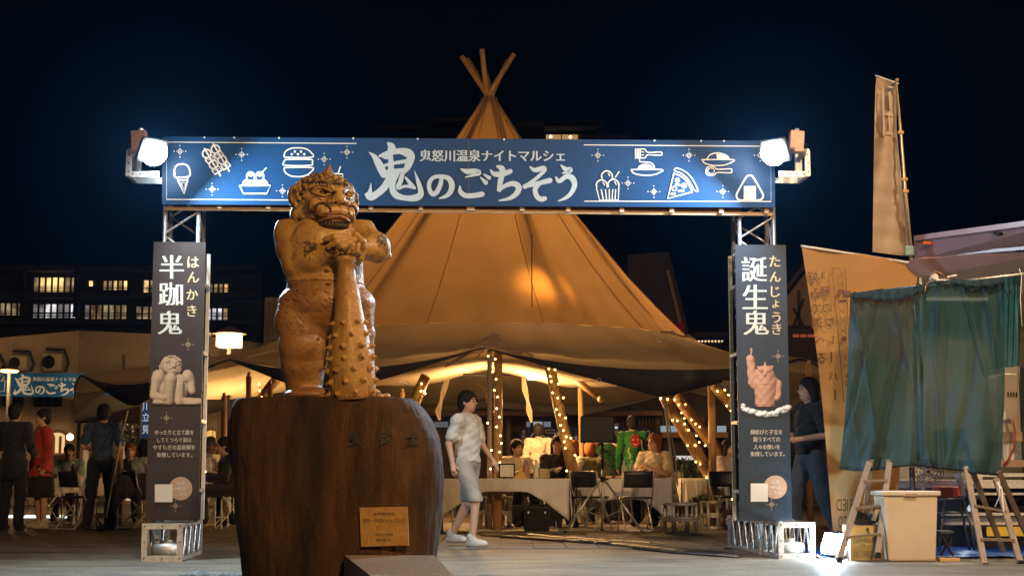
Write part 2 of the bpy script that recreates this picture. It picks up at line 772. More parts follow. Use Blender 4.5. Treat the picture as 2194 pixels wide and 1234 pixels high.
def emis(name, c, s):
    return mat(name, (0.02, 0.02, 0.02), rough=0.5, emit=c, estr=s)


# ------------------------------------------------------------------ ground
TILE_W, TILE_D = 0.34, 0.62
def make_ground():
    m = bpy.data.materials.new('plaza paving')
    m.use_nodes = True
    t = m.node_tree
    n, L = t.nodes, t.links
    b = n['Principled BSDF']
    co = n.new('ShaderNodeTexCoord')
    mp = n.new('ShaderNodeMapping')
    mp.inputs['Scale'].default_value = (0.75, 2.0, 1)
    L.new(co.outputs['Object'], mp.inputs[0])
    n1 = n.new('ShaderNodeTexNoise')
    n1.inputs['Scale'].default_value = 1.6
    n1.inputs['Detail'].default_value = 8
    n1.inputs['Roughness'].default_value = 0.7
    L.new(mp.outputs[0], n1.inputs['Vector'])
    n2 = n.new('ShaderNodeTexNoise')
    n2.inputs['Scale'].default_value = 55
    n2.inputs['Detail'].default_value = 5
    L.new(co.outputs['Object'], n2.inputs['Vector'])
    r1 = n.new('ShaderNodeValToRGB')
    r1.color_ramp.elements[0].position = 0.33
    r1.color_ramp.elements[0].color = (0.06, 0.047, 0.034, 1)
    r1.color_ramp.elements[1].position = 0.67
    r1.color_ramp.elements[1].color = (0.215, 0.175, 0.125, 1)
    L.new(n1.outputs['Fac'], r1.inputs[0])
    mr = n.new('ShaderNodeMapRange')
    mr.inputs['From Min'].default_value = 0.3
    mr.inputs['From Max'].default_value = 0.7
    mr.inputs['To Min'].default_value = 0.4
    mr.inputs['To Max'].default_value = 1.5
    L.new(n2.outputs['Fac'], mr.inputs['Value'])
    mx = n.new('ShaderNodeMix')
    mx.data_type = 'RGBA'
    mx.blend_type = 'MULTIPLY'
    mx.inputs[0].default_value = 1
    L.new(r1.outputs[0], mx.inputs[6])
    L.new(mr.outputs[0], mx.inputs[7])
    # slab joints on the far plaza, past the smooth strip
    bk = n.new('ShaderNodeTexBrick')
    bk.offset = 0.0
    bk.inputs['Scale'].default_value = 1.0
    bk.inputs['Brick Width'].default_value = TILE_W
    bk.inputs['Row Height'].default_value = TILE_D
    bk.inputs['Mortar Size'].default_value = 0.012
    bk.inputs['Color1'].default_value = (1, 1, 1, 1)
    bk.inputs['Color2'].default_value = (.78, .78, .78, 1)
    bk.inputs['Mortar'].default_value = (.25, .25, .25, 1)
    L.new(co.outputs['Object'], bk.inputs['Vector'])
    sy = n.new('ShaderNodeSeparateXYZ')
    L.new(co.outputs['Object'], sy.inputs[0])
    my = n.new('ShaderNodeMapRange')
    my.inputs['From Min'].default_value = 15.6
    my.inputs['From Max'].default_value = 15.7
    L.new(sy.outputs[1], my.inputs['Value'])
    m2 = n.new('ShaderNodeMix')
    m2.data_type = 'RGBA'
    m2.blend_type = 'MULTIPLY'
    L.new(my.outputs[0], m2.inputs[0])
    L.new(mx.outputs[2], m2.inputs[6])
    L.new(bk.outputs[0], m2.inputs[7])
    L.new(m2.outputs[2], b.inputs['Base Color'])
    b.inputs['Roughness'].default_value = 0.62
    b.inputs['Specular IOR Level'].default_value = 0.4
    bp = n.new('ShaderNodeBump')
    bp.inputs['Strength'].default_value = 0.6
    bp.inputs['Distance'].default_value = 0.012
    L.new(n2.outputs['Fac'], bp.inputs['Height'])
    L.new(bp.outputs[0], b.inputs['Normal'])
    g = MB()
    xs = [-300, -60, -20, -8, 0, 8, 20, 60, 300]
    ys = [-30, 0, 6, 10, 14, 18, 24, 40, 80, 400]
    g.grid([[Vector((x, y, 0)) for x in xs] for y in ys])
    o = g.build('ground', m)
    structure(o)
    return o


ground = make_ground()

# paving slabs under the tent, nearest first; joints are the gaps between them
TILE_W, TILE_D = 0.34, 0.62
base_tile = None
tiles = []
row = 0
yy = 15.75
while yy < 23.2:
    for i in range(-7, 17):
        x = i * TILE_W + (0.0 if row % 2 == 0 else 0.0) + 0.05
        tiles.append((x, yy))
    yy += TILE_D
    row += 1
tiles = [t for t in tiles if P(1560, 1150, t[1]).x + 0.7 > t[0] > P(930, 1150, t[1]).x - 0.2][:296]
tb = MB().box((0, 0, -0.012), (TILE_W - 0.014, TILE_D - 0.016, 0.05))
tm = tb.build('paving_slab', M_tile, ground, bevel=0.004)
tm2 = tb.build('paving_slab', M_tile2, ground, bevel=0.004)
tm.location = (tiles[0][0], tiles[0][1], 0)
tm2.location = (tiles[1][0], tiles[1][1], 0)
for k, (x, y) in enumerate(tiles[2:]):
    o = (tm if rng.random() < 0.6 else tm2).copy()
    COL.objects.link(o)
    o.parent = ground
    o.location = (x, y, rng.uniform(-0.003, 0.003))
    o.rotation_euler = (rng.uniform(-.004, .004), rng.uniform(-.004, .004), rng.uniform(-.004, .004))

# dark cable mat running over the paving
cm = MB()
path = [(1030, 1150, 0.10), (1150, 1158, 0.14), (1300, 1168, 0.2), (1430, 1182, 0.26), (1572, 1192, 0.30)]
prev = None
rows_ = []
for px, py, wd in path:
    g0 = G(px, py)
    rows_.append([g0 + Vector((0, -wd, 0.016)), g0 + Vector((0, -wd * .4, 0.042)), g0 + Vector((0, wd * .6, 0.04)), g0 + Vector((0, wd, 0.015))])
cm.grid(rows_)
o = cm.build('cable_mat', mat('dark rubber mat', (0.02, 0.019, 0.018), (0.05, 0.045, 0.04), 12, rough=0.42, bump=0.4, bscale=25), solid=0.012, smooth=True)
tag(o, 'long dark rubber cable mat lying across the paving in front of the tent', 'mat')
cmat_o = o
o = MB()  # separate strip that paints the mat's golden reflection
seg = []
for i in range(24):
    px = 1130 + i * 13
    a = 1155 + (px - 1130) * 0.075
    seg.append(G(px, a + rng.uniform(-1, 1)) + Vector((0, -0.05, 0.05 + rng.uniform(0, 0.012))))
o.grid([[q + Vector((0, -0.06, 0)), q + Vector((0, 0.08, 0.006))] for q in seg])
oo = o.build('gold_glint', mat('painted gold glint', (0.32, 0.22, 0.09), (0.12, 0.08, 0.04), 20, rough=0.5, metal=0.3, bump=0.8, bscale=12), solid=0.004)
tag(oo, 'crinkled strip imitating the golden reflection along the dark cable mat', 'tape')

# ------------------------------------------------------------------ background buildings
WARM = emis('warm lit room', (1.0, 0.62, 0.22), 1.1)
WARM2 = emis('dim lit room', (0.9, 0.66, 0.32), 0.32)
COOLW = emis('cool lit room', (0.85, 0.80, 0.85), 0.9)
CURT = emis('lit room behind curtain', (0.75, 0.45, 0.2), 0.35)
DIMC = emis('room behind grey curtain', (0.5, 0.45, 0.45), 0.30)


def vary(m, sc_=1.6, lo=.25, hi=1.5):
    """rooms are not evenly bright: furniture, blinds and lamps behind the glass"""
    t = m.node_tree
    b = t.nodes['Principled BSDF']
    g = t.nodes.new('ShaderNodeNewGeometry')
    z = t.nodes.new('ShaderNodeTexNoise')
    z.inputs['Scale'].default_value = sc_
    z.inputs['Detail'].default_value = 3
    t.links.new(g.outputs['Position'], z.inputs['Vector'])
    r_ = t.nodes.new('ShaderNodeMapRange')
    r_.inputs['From Min'].default_value = .35
    r_.inputs['From Max'].default_value = .65
    s_ = b.inputs['Emission Strength'].default_value
    r_.inputs['To Min'].default_value = s_ * lo
    r_.inputs['To Max'].default_value = s_ * hi
    t.links.new(z.outputs['Fac'], r_.inputs['Value'])
    t.links.new(r_.outputs[0], b.inputs['Emission Strength'])


for m_ in (WARM, WARM2, COOLW, CURT, DIMC):
    vary(m_)
M_frame = mat('dark window frame', (0.03, 0.028, 0.028), rough=0.6)


def quadY(mb, x0, y0, x1, y1, Y, d=0.1):
    """upright box whose front covers px box at depth Y"""
    a, b = P(x0, y1, Y), P(x1, y0, Y)
    mb.bx(a.x, b.x, Y, Y + d, a.z, b.z)
    return a, b


# long dark hotel on the left
hot = thing('hotel_building', 'long dark hotel with rows of lit windows behind the left sign tower', 'building', (-16, 70, 0))
HY = 70.0
wb = MB()
a, b = P(-140, 1000, HY), P(562, 572, HY)
wb.bx(a.x, b.x, HY, HY + 12, 0, b.z)
wb.build('wall', M_hotel, hot)
for k, py in enumerate((575, 632, 690)):
    s = MB()
    a, b = P(-130, py + 11, HY), P(558, py, HY)
    s.bx(a.x, b.x, HY - 1.1, HY - 0.003, a.z, b.z)
    s.build('balcony_slab', mat('hotel balcony concrete', (0.10, 0.085, 0.085), (0.07, 0.06, 0.06), 0.8, rough=0.9), hot)
for px in (-52, 60, 172, 284, 396, 505):
    s = MB()
    a, b = P(px - 4, 1000, HY), P(px + 4, 578, HY)
    s.bx(a.x, b.x, HY - 1.25, HY - 1.11, 8.0, b.z)
    s.build('pier', M_hotel, hot)
wins = [(72, 595, 167, 626, [WARM2, WARM, WARM, WARM, WARM, WARM2, WARM2]), (190, 602, 202, 614, [WARM]), (221, 602, 276, 622, [CURT, WARM2, WARM, CURT, WARM]),
        (307, 601, 350, 631, [WARM, WARM2, CURT]), (447, 609, 491, 627, [DIMC, WARM2, CURT, WARM]), (0, 650, 52, 678, [WARM2, WARM2, WARM2, CURT]),
        (-80, 650, -20, 678, [WARM2, CURT, WARM2]), (70, 652, 165, 682, [DIMC, DIMC, COOLW, COOLW, DIMC, DIMC, COOLW]), (181, 654, 274, 684, [DIMC, CURT, CURT, WARM2, WARM2, CURT, WARM2]),
        (291, 657, 350, 684, [WARM2, WARM2, CURT, WARM2]), (442, 661, 490, 688, [COOLW, COOLW, COOLW, CURT]), (443, 712, 455, 721, [WARM])]
for x0, y0, x1, y1, ms in wins:
    fr = MB()
    a, b = P(x0, y1, HY), P(x1, y0, HY)
    t = 0.06
    fr.bx(a.x - t, b.x + t, HY - 0.16, HY - 0.05, b.z, b.z + t)
    fr.bx(a.x - t, b.x + t, HY - 0.16, HY - 0.05, a.z - t, a.z)
    fr.bx(a.x - t, a.x, HY - 0.155, HY - 0.05, a.z, b.z)
    fr.bx(b.x, b.x + t, HY - 0.155, HY - 0.05, a.z, b.z)
    n = len(ms)
    for i in range(1, n):
        x = a.x + (b.x - a.x) * i / n
        fr.bx(x - 0.04, x + 0.04, HY - 0.15, HY - 0.05, a.z, b.z)
    fr.bx(a.x, b.x, HY - 0.17, HY - 0.155, a.z + (b.z - a.z) * .36, a.z + (b.z - a.z) * .40)
    f = fr.build('window', M_frame, hot)
    for i, mm in enumerate(ms):
        p_ = MB()
        xa, xb = a.x + (b.x - a.x) * i / n, a.x + (b.x - a.x) * (i + 1) / n
        p_.bx(xa + 0.045, xb - 0.045, HY - 0.09, HY - 0.06, a.z + .01, b.z - .01)
        p_.build('pane', mm, f)
# railings
rl = MB()
for y0 in (618, 672):
    for k in range(2):
        a = P(-120, y0 + 5 * k, HY - 1.2)
        b = P(555, y0 + 5 * k, HY - 1.2)
        rl.bx(a.x, b.x, HY - 1.15, HY - 1.12, a.z, a.z + 0.04)
rl.build('railing', M_frame, hot)

# tall hotel behind the tent
HY2 = 95.0
h2 = thing('hotel_tower', 'tall unlit hotel barely visible behind the tent peak with one lit room', 'building', (2, 95, 0))
s = MB()
a, b = P(800, 900, HY2), P(1345, 290, HY2)
s.bx(a.x, b.x, HY2 + 2, HY2 + 14, 0, b.z)
a, b = P(905, 300, HY2), P(1282, 256, HY2)
s.bx(a.x, b.x, HY2 + 2, HY2 + 14, 0, b.z)
s.build('wall', mat('unlit concrete', (0.03, 0.03, 0.036), rough=0.9), h2)
M_slab = mat('pale concrete slab', (0.16, 0.13, 0.12), (0.1, 0.085, 0.08), 0.5, rough=0.9)
for (x0, y0, x1, y1) in ((808, 268, 905, 277), (915, 253, 1010, 261), (1108, 260, 1287, 270), (1165, 262, 1282, 279), (1200, 288, 1352, 296)):
    s = MB()
    quadY(s, x0, y0, x1, y1, HY2 + 1.2, 0.7)
    s.build('balcony_slab', M_slab, h2)
s = MB()
quadY(s, 1170, 289, 1238, 304, HY2 + 1.0, 0.1)
f = s.build('window', emis('orange lit room', (0.8, 0.45, 0.15), 0.55), h2)
for px, py in ((1180, 293), (1222, 294)):
    MB().sphere(P(px, py, HY2 + 0.9), 0.09).build('ceiling_lamp', emis('ceiling lamp glow', (1, 0.8, 0.5), 6), f)
s = MB()
quadY(s, 1202, 286, 1204, 305, HY2 + 0.8, 0.08)
s.build('mullion', M_frame, f)

# cream low building
LB = thing('plaster_building', 'cream plaster building with arched lit windows behind the left tables', 'building', (-10, 38, 0))
LY = 38.0
c0, c1, c2, c3_ = P(-120, 735, 36.5), P(170, 708, LY + 1), P(470, 722, LY - 1), P(604, 742, LY)
s = MB()


def wallseg(mb, p, q, back=3.0):
    n_ = Vector((0, back, 0))
    v = [Vector((p.x, p.y, 0)), Vector((q.x, q.y, 0)), Vector(q), Vector(p)]
    mb.add(v + [x + n_ for x in v], [(0, 1, 2, 3), (7, 6, 5, 4), (3, 2, 6, 7), (0, 3, 7, 4), (1, 5, 6, 2)])


wallseg(s, c0, c1)
wallseg(s, c1, c2)
wallseg(s, c2, c3_)
s.build('wall', M_plaster, LB)


def ondepth(px, py, segs=((c0, c1), (c1, c2), (c2, c3_))):
    """point of the low building's front seen at this pixel"""
    d = ray(px, py)
    for p, q in segs:
        mm = (q.y - p.y) / (q.x - p.x)
        t = (p.y - mm * p.x) / (d.y - mm * d.x)
        x = d.x * t
        if p.x - 1e-3 <= x <= q.x + 1e-3:
            return Vector((x, d.y * t, EYE + d.z * t))
    return P(px, py, LY)


for i, (x0, x1) in enumerate(((20, 62), (84, 150), (222, 268))):
    w_ = MB()
    a, b = ondepth(x0, 872), ondepth(x1, 848)
    w_.bx(a.x, b.x, a.y - 0.22, a.y - 0.05, a.z, b.z)
    f = w_.build('window', mat('dark glass', (0.02, 0.02, 0.025), rough=0.1), LB)
    w_ = MB()
    for k in range(4):
        x = a.x + (b.x - a.x) * k / 3
        w_.bx(x - .04, x + .04, a.y - 0.27, a.y - 0.23, a.z, b.z)
    w_.bx(a.x, b.x, a.y - 0.30, a.y - 0.275, a.z + .05, a.z + .12)
    w_.build('frame', M_frame, f)


def arch(px0, px1, pyt, pyb, m, segs=8, mull=2):
    a, b = ondepth(px0, pyb), ondepth(px1, pyt)
    Yf = min(a.y, b.y) - 0.03
    wdt = b.x - a.x
    r = wdt / 2
    top = b.z
    pts = [Vector((a.x, Yf, a.z)), Vector((b.x, Yf, a.z))]
    for i in range(segs + 1):
        t = math.pi * i / segs
        pts.append(Vector((a.x + r + r * math.cos(t), Yf, top - r * .55 + r * .55 * math.sin(t))))
    w_ = MB().poly(pts, (0, -0.04, 0))
    f = w_.build('arched_window', m, LB)
    fr = MB()
    fr.tube([Vector(p) + Vector((0, -0.06, 0)) for p in pts[1:]] + [pts[0] + Vector((0, -0.06, 0))], 0.05, 6)
    for k in range(1, mull + 1):
        x = a.x + wdt * k / (mull + 1)
        fr.bx(x - 0.03, x + 0.03, Yf - 0.09, Yf - 0.045, a.z, top - r * .55)
    fr.build('frame', mat('rose window surround', (0.42, 0.27, 0.20), rough=0.8), f)
    return f


ARW = emis('arched window glow', (1.0, 0.62, 0.27), 0.9)
arch(103, 158, 924, 970, ARW)
arch(40, 62, 924, 970, ARW, mull=0)
arch(176, 198, 915, 1070, CURT, mull=0)
arch(255, 292, 905, 1072, emis('doorway glow', (1.0, 0.66, 0.35), 0.5), mull=1)
arch(441, 468, 918, 995, emis('orange window glow', (1.0, 0.5, 0.12), 0.9), mull=0)
arch(492, 506, 925, 1000, ARW, mull=0)
s = MB()
a, b = ondepth(103, 1075), ondepth(160, 975)
s.bx(a.x, b.x, a.y - 0.2, a.y - .12, a.z, b.z)
s.build('panelling', mat('dark wooden panelling', (0.06, 0.035, 0.02), (0.1, 0.06, 0.03), 5, rough=0.6, stretch=(8, 1, 1)), LB)
for px in (168, 243, 300):
    s = MB()
    a, b = ondepth(px - 4, 1090), ondepth(px + 4, 858)
    s.bx(a.x, b.x, a.y - 0.3, a.y - .1, 0, b.z)
    s.build('pilaster', M_plaster, LB)

# wall mounted air conditioners
for i, (x0, y0, x1, y1, nm) in enumerate(((-8, 770, 12, 796, 'leftmost'), (32, 766, 82, 797, 'middle'), (102, 762, 156, 798, 'right'))):
    a, b = ondepth(x0, y1), ondepth(x1, y0)
    t = thing('air_conditioner', {'leftmost': 'air conditioner cut by the left edge of the photo on the cream wall', 'middle': 'smaller wall air conditioner left of its neighbour above the dome lamp',
              'right': 'wide wall air conditioner high on the cream wall, nearest the roof corner'}[nm], 'air conditioner', (a.x, a.y, a.z), 0, 'air conditioners on the cream wall')
    q = MB().bx(a.x, b.x, a.y - 0.5, a.y - 0.08, a.z, b.z)
    q.build('casing', mat('beige appliance casing', (0.42, 0.35, 0.26), rough=0.6), t, bevel=0.06)
    q = MB()
    cx, cz, rr = (a.x + b.x) / 2 - .08, (a.z + b.z) / 2, (b.z - a.z) * .36
    for k in range(3):
        q.lathe((0, 0, 0), [(rr * (1 - k * .3), 0), (rr * (1 - k * .3) - .015, 0.012), (rr * (1 - k * .3) - .03, 0)], 20)
    q.v = [Vector((v.x + cx, a.y - 0.50 - v.z, cz + v.y)) for v in q.v]
    q.build('fan_grille', M_frame, t)
    q = MB().tube([Vector((b.x + .02, a.y - .2, a.z)), Vector((b.x + .1, a.y - .2, cz)), Vector((b.x - .02, a.y - .2, b.z + .1)), Vector((a.x, a.y - .2, b.z + .12))], 0.04, 6)
    q.build('hose', M_frame, t)

# white kerb along the foot of the building, its reflected light made to glow
a, b = G(10, 1109), G(160, 1109)
o = MB().bx(a.x, b.x, a.y, a.y + 0.05, 0.0, 0.05).build('glowing_kerb', emis('kerb line glow', (0.8, 0.95, 0.8), 1.6))
tag(o, 'low white kerb line with painted glow behind the left people', 'light')
# globe lamps in the windows
for px, py, Y, lab in ((150, 936, 34, 'round glowing bulb by the arched window behind the left table'), (456, 946, 34, 'round glowing bulb in the arched window behind the man in white')):
    t = thing('globe_lamp', lab, 'lamp', P(px, py, Y), 0, 'round bulbs before the cream building')
    MB().sphere(P(px, py, Y), 0.075).build('bulb', emis('globe lamp glow', (1, 0.75, 0.4), 30), t)
    MB().tube([P(px, py, Y) + Vector((0, 0, .07)), P(px, py - 30, Y)], 0.01, 5).build('cord', M_black, t)
    lamp('glow', 'POINT', P(px, py, Y - .25), 22, (1, .66, .32), 0.08, parent=t)

# brown post and eaves at the far left
o = MB().bx(P(12, 0 + 900, 35).x, P(22, 900, 35).x, 35, 35.12, 0, P(12, 850, 35).z).build('post', mat('dark brown post', (0.06, 0.035, 0.02), rough=0.6))
tag(o, 'brown upright post under the left end of the far banner', 'post')
# grey block left of the statue
blk = thing('shaft_building', 'narrow grey ribbed block rising left of the statue', 'building', (P(580, 900, 34).x, 34, 0))
a, b = P(563, 900, 34), P(625, 637, 34)
MB().bx(a.x, b.x, 34, 36, 0, b.z).build('wall', mat('grey ribbed cladding', (0.20, 0.17, 0.15), (0.15, 0.13, 0.11), 2, rough=0.8), blk)
for px in (566, 574, 583, 592, 601):
    MB().bx(P(px, 700, 33.94).x, P(px + 2, 700, 33.94).x, 33.93, 33.998, 0, b.z - .1).build('rib', mat('grey rib', (0.14, 0.12, 0.1), rough=0.8), blk)


# square lantern on a post, with brim
def lantern():
    c = P(491, 730, 29)
    t = thing('street_lantern', 'square glowing lantern with wide flat brim right of the left sign tower', 'street lamp', (c.x, c.y, 0))
    hw = 0.21
    MB().bx(c.x - hw, c.x + hw, 29 - hw, 29 + hw, c.z - .125, c.z + .125).build('lamp_shade', emis('lantern glow', (1.0, 0.66, 0.25), 22), t)
    b = MB()
    b.lathe((c.x, 29, c.z + .13), [(0.05, .16), (0.3, 0.03), (0.34, 0.0), (0.0, 0.0)], 24)
    b.build('brim', mat('bronze lamp cap', (0.25, 0.14, 0.05), rough=0.4, metal=0.5), t, smooth=False)
    MB().cyl((c.x, 29, 0), (c.x, 29, c.z - .13), 0.05, 0.04).build('pole', M_dark, t)
    f = MB()
    for sx_ in (-1, 0, 1):
        f.bar((c.x + sx_ * hw, 29 - hw - .008, c.z - .13), (c.x + sx_ * hw, 29 - hw - .008, c.z + .13), 0.014)
    f.bar((c.x - hw, 29 - hw - .012, c.z - .13), (c.x + hw, 29 - hw - .012, c.z - .13), 0.02)
    f.build('lamp_frame', M_dark, t)
    lamp('glow', 'POINT', (c.x, c.y - .5, c.z - .1), 260, (1, .6, .24), 0.2, parent=t)
    c = P(20, 794, 33)
    t = thing('dome_lamp', 'low dome lamp with glowing underside above the left end of the far banner', 'street lamp', (c.x, c.y, 0))
    MB().lathe((c.x, 33, c.z), [(0.02, .12), (0.12, .10), (0.24, 0.02), (0.22, 0.0)], 24).build('lamp_shade', mat('bronze lamp cap', (0.25, 0.14, 0.05)), t)
    MB().lathe((c.x, 33, c.z - .035), [(0.0, 0), (0.17, 0.0), (0.20, 0.03), (0.0, 0.034)], 20).build('bulb', emis('dome lamp glow', (1, .65, .25), 9), t)
    MB().cyl((c.x, 33, 0), (c.x, 33, c.z), 0.04).build('pole', M_dark, t)
    lamp('glow', 'POINT', (c.x, c.y - .4, c.z - .25), 130, (1, .6, .26), 0.1, parent=t)


lantern()

# dark gabled hall right of the tent
gh = thing('gabled_hall', 'dark gabled hall with pale barge pole right of the tent', 'building', (P(1410, 900, 42).x, 42, 0))
pts = [P(1345, 545, 42), P(1433, 539, 42), P(1482, 735, 42)]
pts = [Vector((P(1345, 545, 42).x, 42, 0)), Vector((P(1345, 545, 42).x, 42, P(1345, 546, 42).z)), P(1433, 539, 42), P(1484, 742, 42), Vector((P(1484, 742, 42).x, 42, 0))]
MB().poly(pts, (0, 9, 0)).build('roof', mat('dark shingle roof', (0.05, 0.04, 0.038), (0.075, 0.06, 0.055), 2, rough=0.85, bump=0.3), gh)
MB().poly([P(1405, 745, 41.9), P(1431, 575, 41.9), P(1470, 745, 41.9)], (0, 0.09, 0)).build('gable_wall', mat('brown gable boards', (0.09, 0.06, 0.045), (0.06, 0.04, 0.03), 2, rough=0.8), gh)
MB().bar(P(1430, 580, 41.7), P(1470, 745, 41.7), 0.09, 0.09).build('barge_pole', mat('pale barge board', (0.30, 0.22, 0.15), rough=0.8), gh)
o = MB().bx(P(1447, 700, 41.4).x, P(1466, 700, 41.4).x, 41.4, 41.6, P(1447, 735, 41.4).z - 2.0, P(1447, 692, 41.4).z).build('red_banner', mat('red banner cloth', (0.45, 0.02, 0.02), (0.35, 0.015, 0.015), 4, rough=0.8))
tag(o, 'narrow red cloth standing by the gabled hall behind the tent edge', 'banner')

# roof with tiny lamps behind right sign tower
fr = thing('long_hall', 'long dark tiled roof with a row of tiny lamps behind the right sign tower', 'building', (P(1560, 900, 46).x, 46, 0))
a, b = P(1478, 745, 46), P(1720, 690, 46)
MB().poly([Vector((a.x, 46, P(0, 722, 46).z)), Vector((b.x, 46, P(0, 726, 46).z)), Vector((b.x, 50, P(0, 690, 50).z)), Vector((a.x, 50, P(0, 690, 50).z))], (0, 0, .15)).build('roof', mat('dark tiled roof', (0.055, 0.038, 0.03), (0.035, 0.026, 0.022), 3, rough=0.7, bump=0.6, bscale=9), fr)
MB().bx(a.x, b.x, 46.6, 50, 0, P(0, 728, 46.6).z).build('wall', M_dark, fr)
for k in range(15):
    q = P(1490 + k * 7.2, 731, 46.2)
    MB().sphere(q, 0.035, 6, 4).build('lamp_bulb', emis('tiny lamp', (1, .6, .3), 1.2), fr)

# half-timbered gable further right
ht = thing('timbered_house', 'half-timbered gabled house between the right sign tower and the orange flag', 'building', (P(1700, 900, 36).x, 36, 0))
L0, L1, T0 = P(1636, 700, 36), P(1850, 700, 36), P(1745, 560, 36)
MB().poly([Vector((L0.x, 36, 0)), Vector((L1.x, 36, 0)), L1, T0, L0], (0, 6, 0)).build('wall', mat('cream gable plaster', (0.36, 0.26, 0.17), (0.30, 0.21, 0.14), 2, rough=0.9), ht)
for (p0, p1) in (((1640, 700), (1850, 700)), ((1745, 700), (1745, 570)), ((1700, 700), (1722, 640)), ((1722, 700), (1700, 660)), ((1680, 700), (1680, 648)), ((1712, 700), (1712, 622)), ((1780, 700), (1780, 610))):
    MB().bar(P(p0[0], p0[1], 35.93), P(p1[0], p1[1], 35.93), 0.07, 0.06).build('timber', mat('dark timber', (0.05, 0.03, 0.02), rough=0.7), ht)
rf = MB()
for sgn, q in ((-1, P(1618, 712, 35.6)), (1, P(1868, 712, 35.6))):
    tp = P(1745, 548, 35.6)
    rf.add([tp, q, q + Vector((0, 7, 0)), tp + Vector((0, 7, 0)), tp + Vector((0, 0, .14)), q + Vector((0, 0, .14)), q + Vector((0, 7, .14)), tp + Vector((0, 7, .14))],
           [(0, 1, 2, 3), (4, 5, 6, 7), (0, 1, 5, 4), (1, 2, 6, 5), (2, 3, 7, 6)])
rf.build('roof', mat('dark tiled roof', (0.05, 0.04, 0.03)), ht)
MB().bx(L0.x, L1.x, 35.7, 35.99, 0, P(0, 704, 35.7).z).build('ground_floor', M_dark, ht)
for k, (x0, x1) in enumerate(((1700, 1712), (1716, 1728), (1732, 1746))):
    q = MB()
    quadY(q, x0, 716, x1, 722, 35.5, .1)
    q.build('window', emis('red lit window', (0.6, 0.12, 0.05), 0.35), ht)

# long shop front seen under the tent
SY = 34.0
sh = thing('shop_building', 'dark long shop front with lattice seen through the tent opening', 'building', (P(1250, 900, SY).x, SY, 0))
a, b = P(800, 1050, SY), P(1640, 842, SY)
MB().bx(a.x, b.x, SY, SY + 5, 0, b.z).build('wall', mat('dark stained wood wall', (0.03, 0.02, 0.016), (0.05, 0.032, 0.024), 2, rough=0.75), sh)
q = MB()
quadY(q, 800, 880, 1420, 890, SY - .8, .7)
q.build('eave', mat('red brown eave board', (0.13, 0.05, 0.035), rough=0.6), sh)
q = MB()
quadY(q, 1420, 925, 1560, 937, SY - .6, .5)
q.build('beam', mat('tan beam', (0.30, 0.18, 0.09), rough=0.7), sh)
for k in range(44):
    q = MB()
    quadY(q, 1110 + k * 7.2, 893, 1112.6 + k * 7.2, 912, SY - .14, .06)
    q.build('lattice_slat', mat('lattice slat', (0.10, 0.055, 0.035), rough=0.7), sh)
for (x0, x1, m_) in ((1143, 1162, .5), (1165, 1180, .22), (1412, 1450, .42), (1537, 1556, .42), (1128, 1136, .2), (930, 960, .12), (972, 990, .12)):
    q = MB()
    quadY(q, x0, 903 if x0 < 1400 else 912, x1, 915 if x0 < 1400 else 925, SY - .25, .05)
    q.build('transom_pane', emis('bluish transom light %.2f' % m_, (0.55, 0.7, 0.85), m_), sh)
q = MB()
quadY(q, 1447, 976, 1497, 985, SY - .5, .1)
q.build('glowing_panel', emis('white panel glow', (0.9, 0.85, 0.8), 0.7), sh)  # white reflective panel, its reflection made emissive
q = MB()
quadY(q, 1312, 957, 1325, 968, SY - .5, .1)
q.build('glowing_panel', emis('white panel glow'), sh) if False else q.build('glowing_panel', MATS['white panel glow'], sh)
for x0 in (1085, 1245, 1286, 1406, 1500):
    q = MB()
    quadY(q, x0, 893, x0 + 9, 1050, SY - .3, .25)
    q.build('post', mat('shop post', (0.09, 0.05, 0.03), rough=0.7), sh)


# navy half curtains in the shop front
def noren(px0, px1, py0, py1, label, art):
    Yn = SY - 1.0
    a, b = P(px0, py1, Yn), P(px1, py0, Yn)
    t = thing('shop_curtain', label, 'curtain', (a.x, Yn, a.z), 0, 'navy shop curtains with white lettering')
    nx = 30
    q = MB()
    q.grid([[Vector((a.x + (b.x - a.x) * i / nx, Yn + 0.012 * math.sin(i * 1.1), z)) for i in range(nx + 1)] for z in (a.z, b.z)])
    q.build('cloth', mat('navy curtain cloth', (0.012, 0.018, 0.07), (0.02, 0.028, 0.10), 3, rough=0.8), t, solid=0.008)
    ink = Ink(lambda x, y, off: (lambda v: Vector((v.x, Yn - 0.03 - off, v.z)))(P(x, y, Yn)))
    art(ink)
    ink.build('lettering', mat('curtain white print', (0.6, 0.6, 0.62), rough=0.8), t)


def art1(k):
    k.text('鬼', 1186, 925, 1206, 944, serif=.06)
    k.text('太', 1226, 932, 1242, 946, serif=.06)
    k.text('怒', 1207, 928, 1224, 945, serif=.06)
    k.stroke([(1169, 921), (1188, 921), (1188, 927), (1169, 927)], 1, closed=True, smooth=False)
    k.vtext('きぬた', 1122, (925, 934, 943), 9)
    k.arc(1158, 940, 9, 120, 420, 3)
    k.arc(1146, 936, 8, 60, 300, 2.5)
    k.arc(1172, 944, 7, 150, 330, 2.5)


noren(1112, 1262, 914, 968, 'navy shop curtain with white characters left of the speaker', art1)


def art2(k):
    k.text('と', 1343, 930, 1352, 942, serif=.06)
    k.text('お', 1332, 926, 1342, 941, serif=.06)
    k.stroke([(1341, 923), (1355, 923), (1355, 931), (1341, 931)], 1.5, closed=True, smooth=False)
    k.arc(1388, 927, 4, 0, 360, 1.5)
    k.stroke([(1388, 934), (1388, 958)], 2)
    k.stroke([(1397, 925), (1397, 950)], 1)


noren(1328, 1402, 916, 962, 'navy shop curtain with white characters right of the speaker', art2)

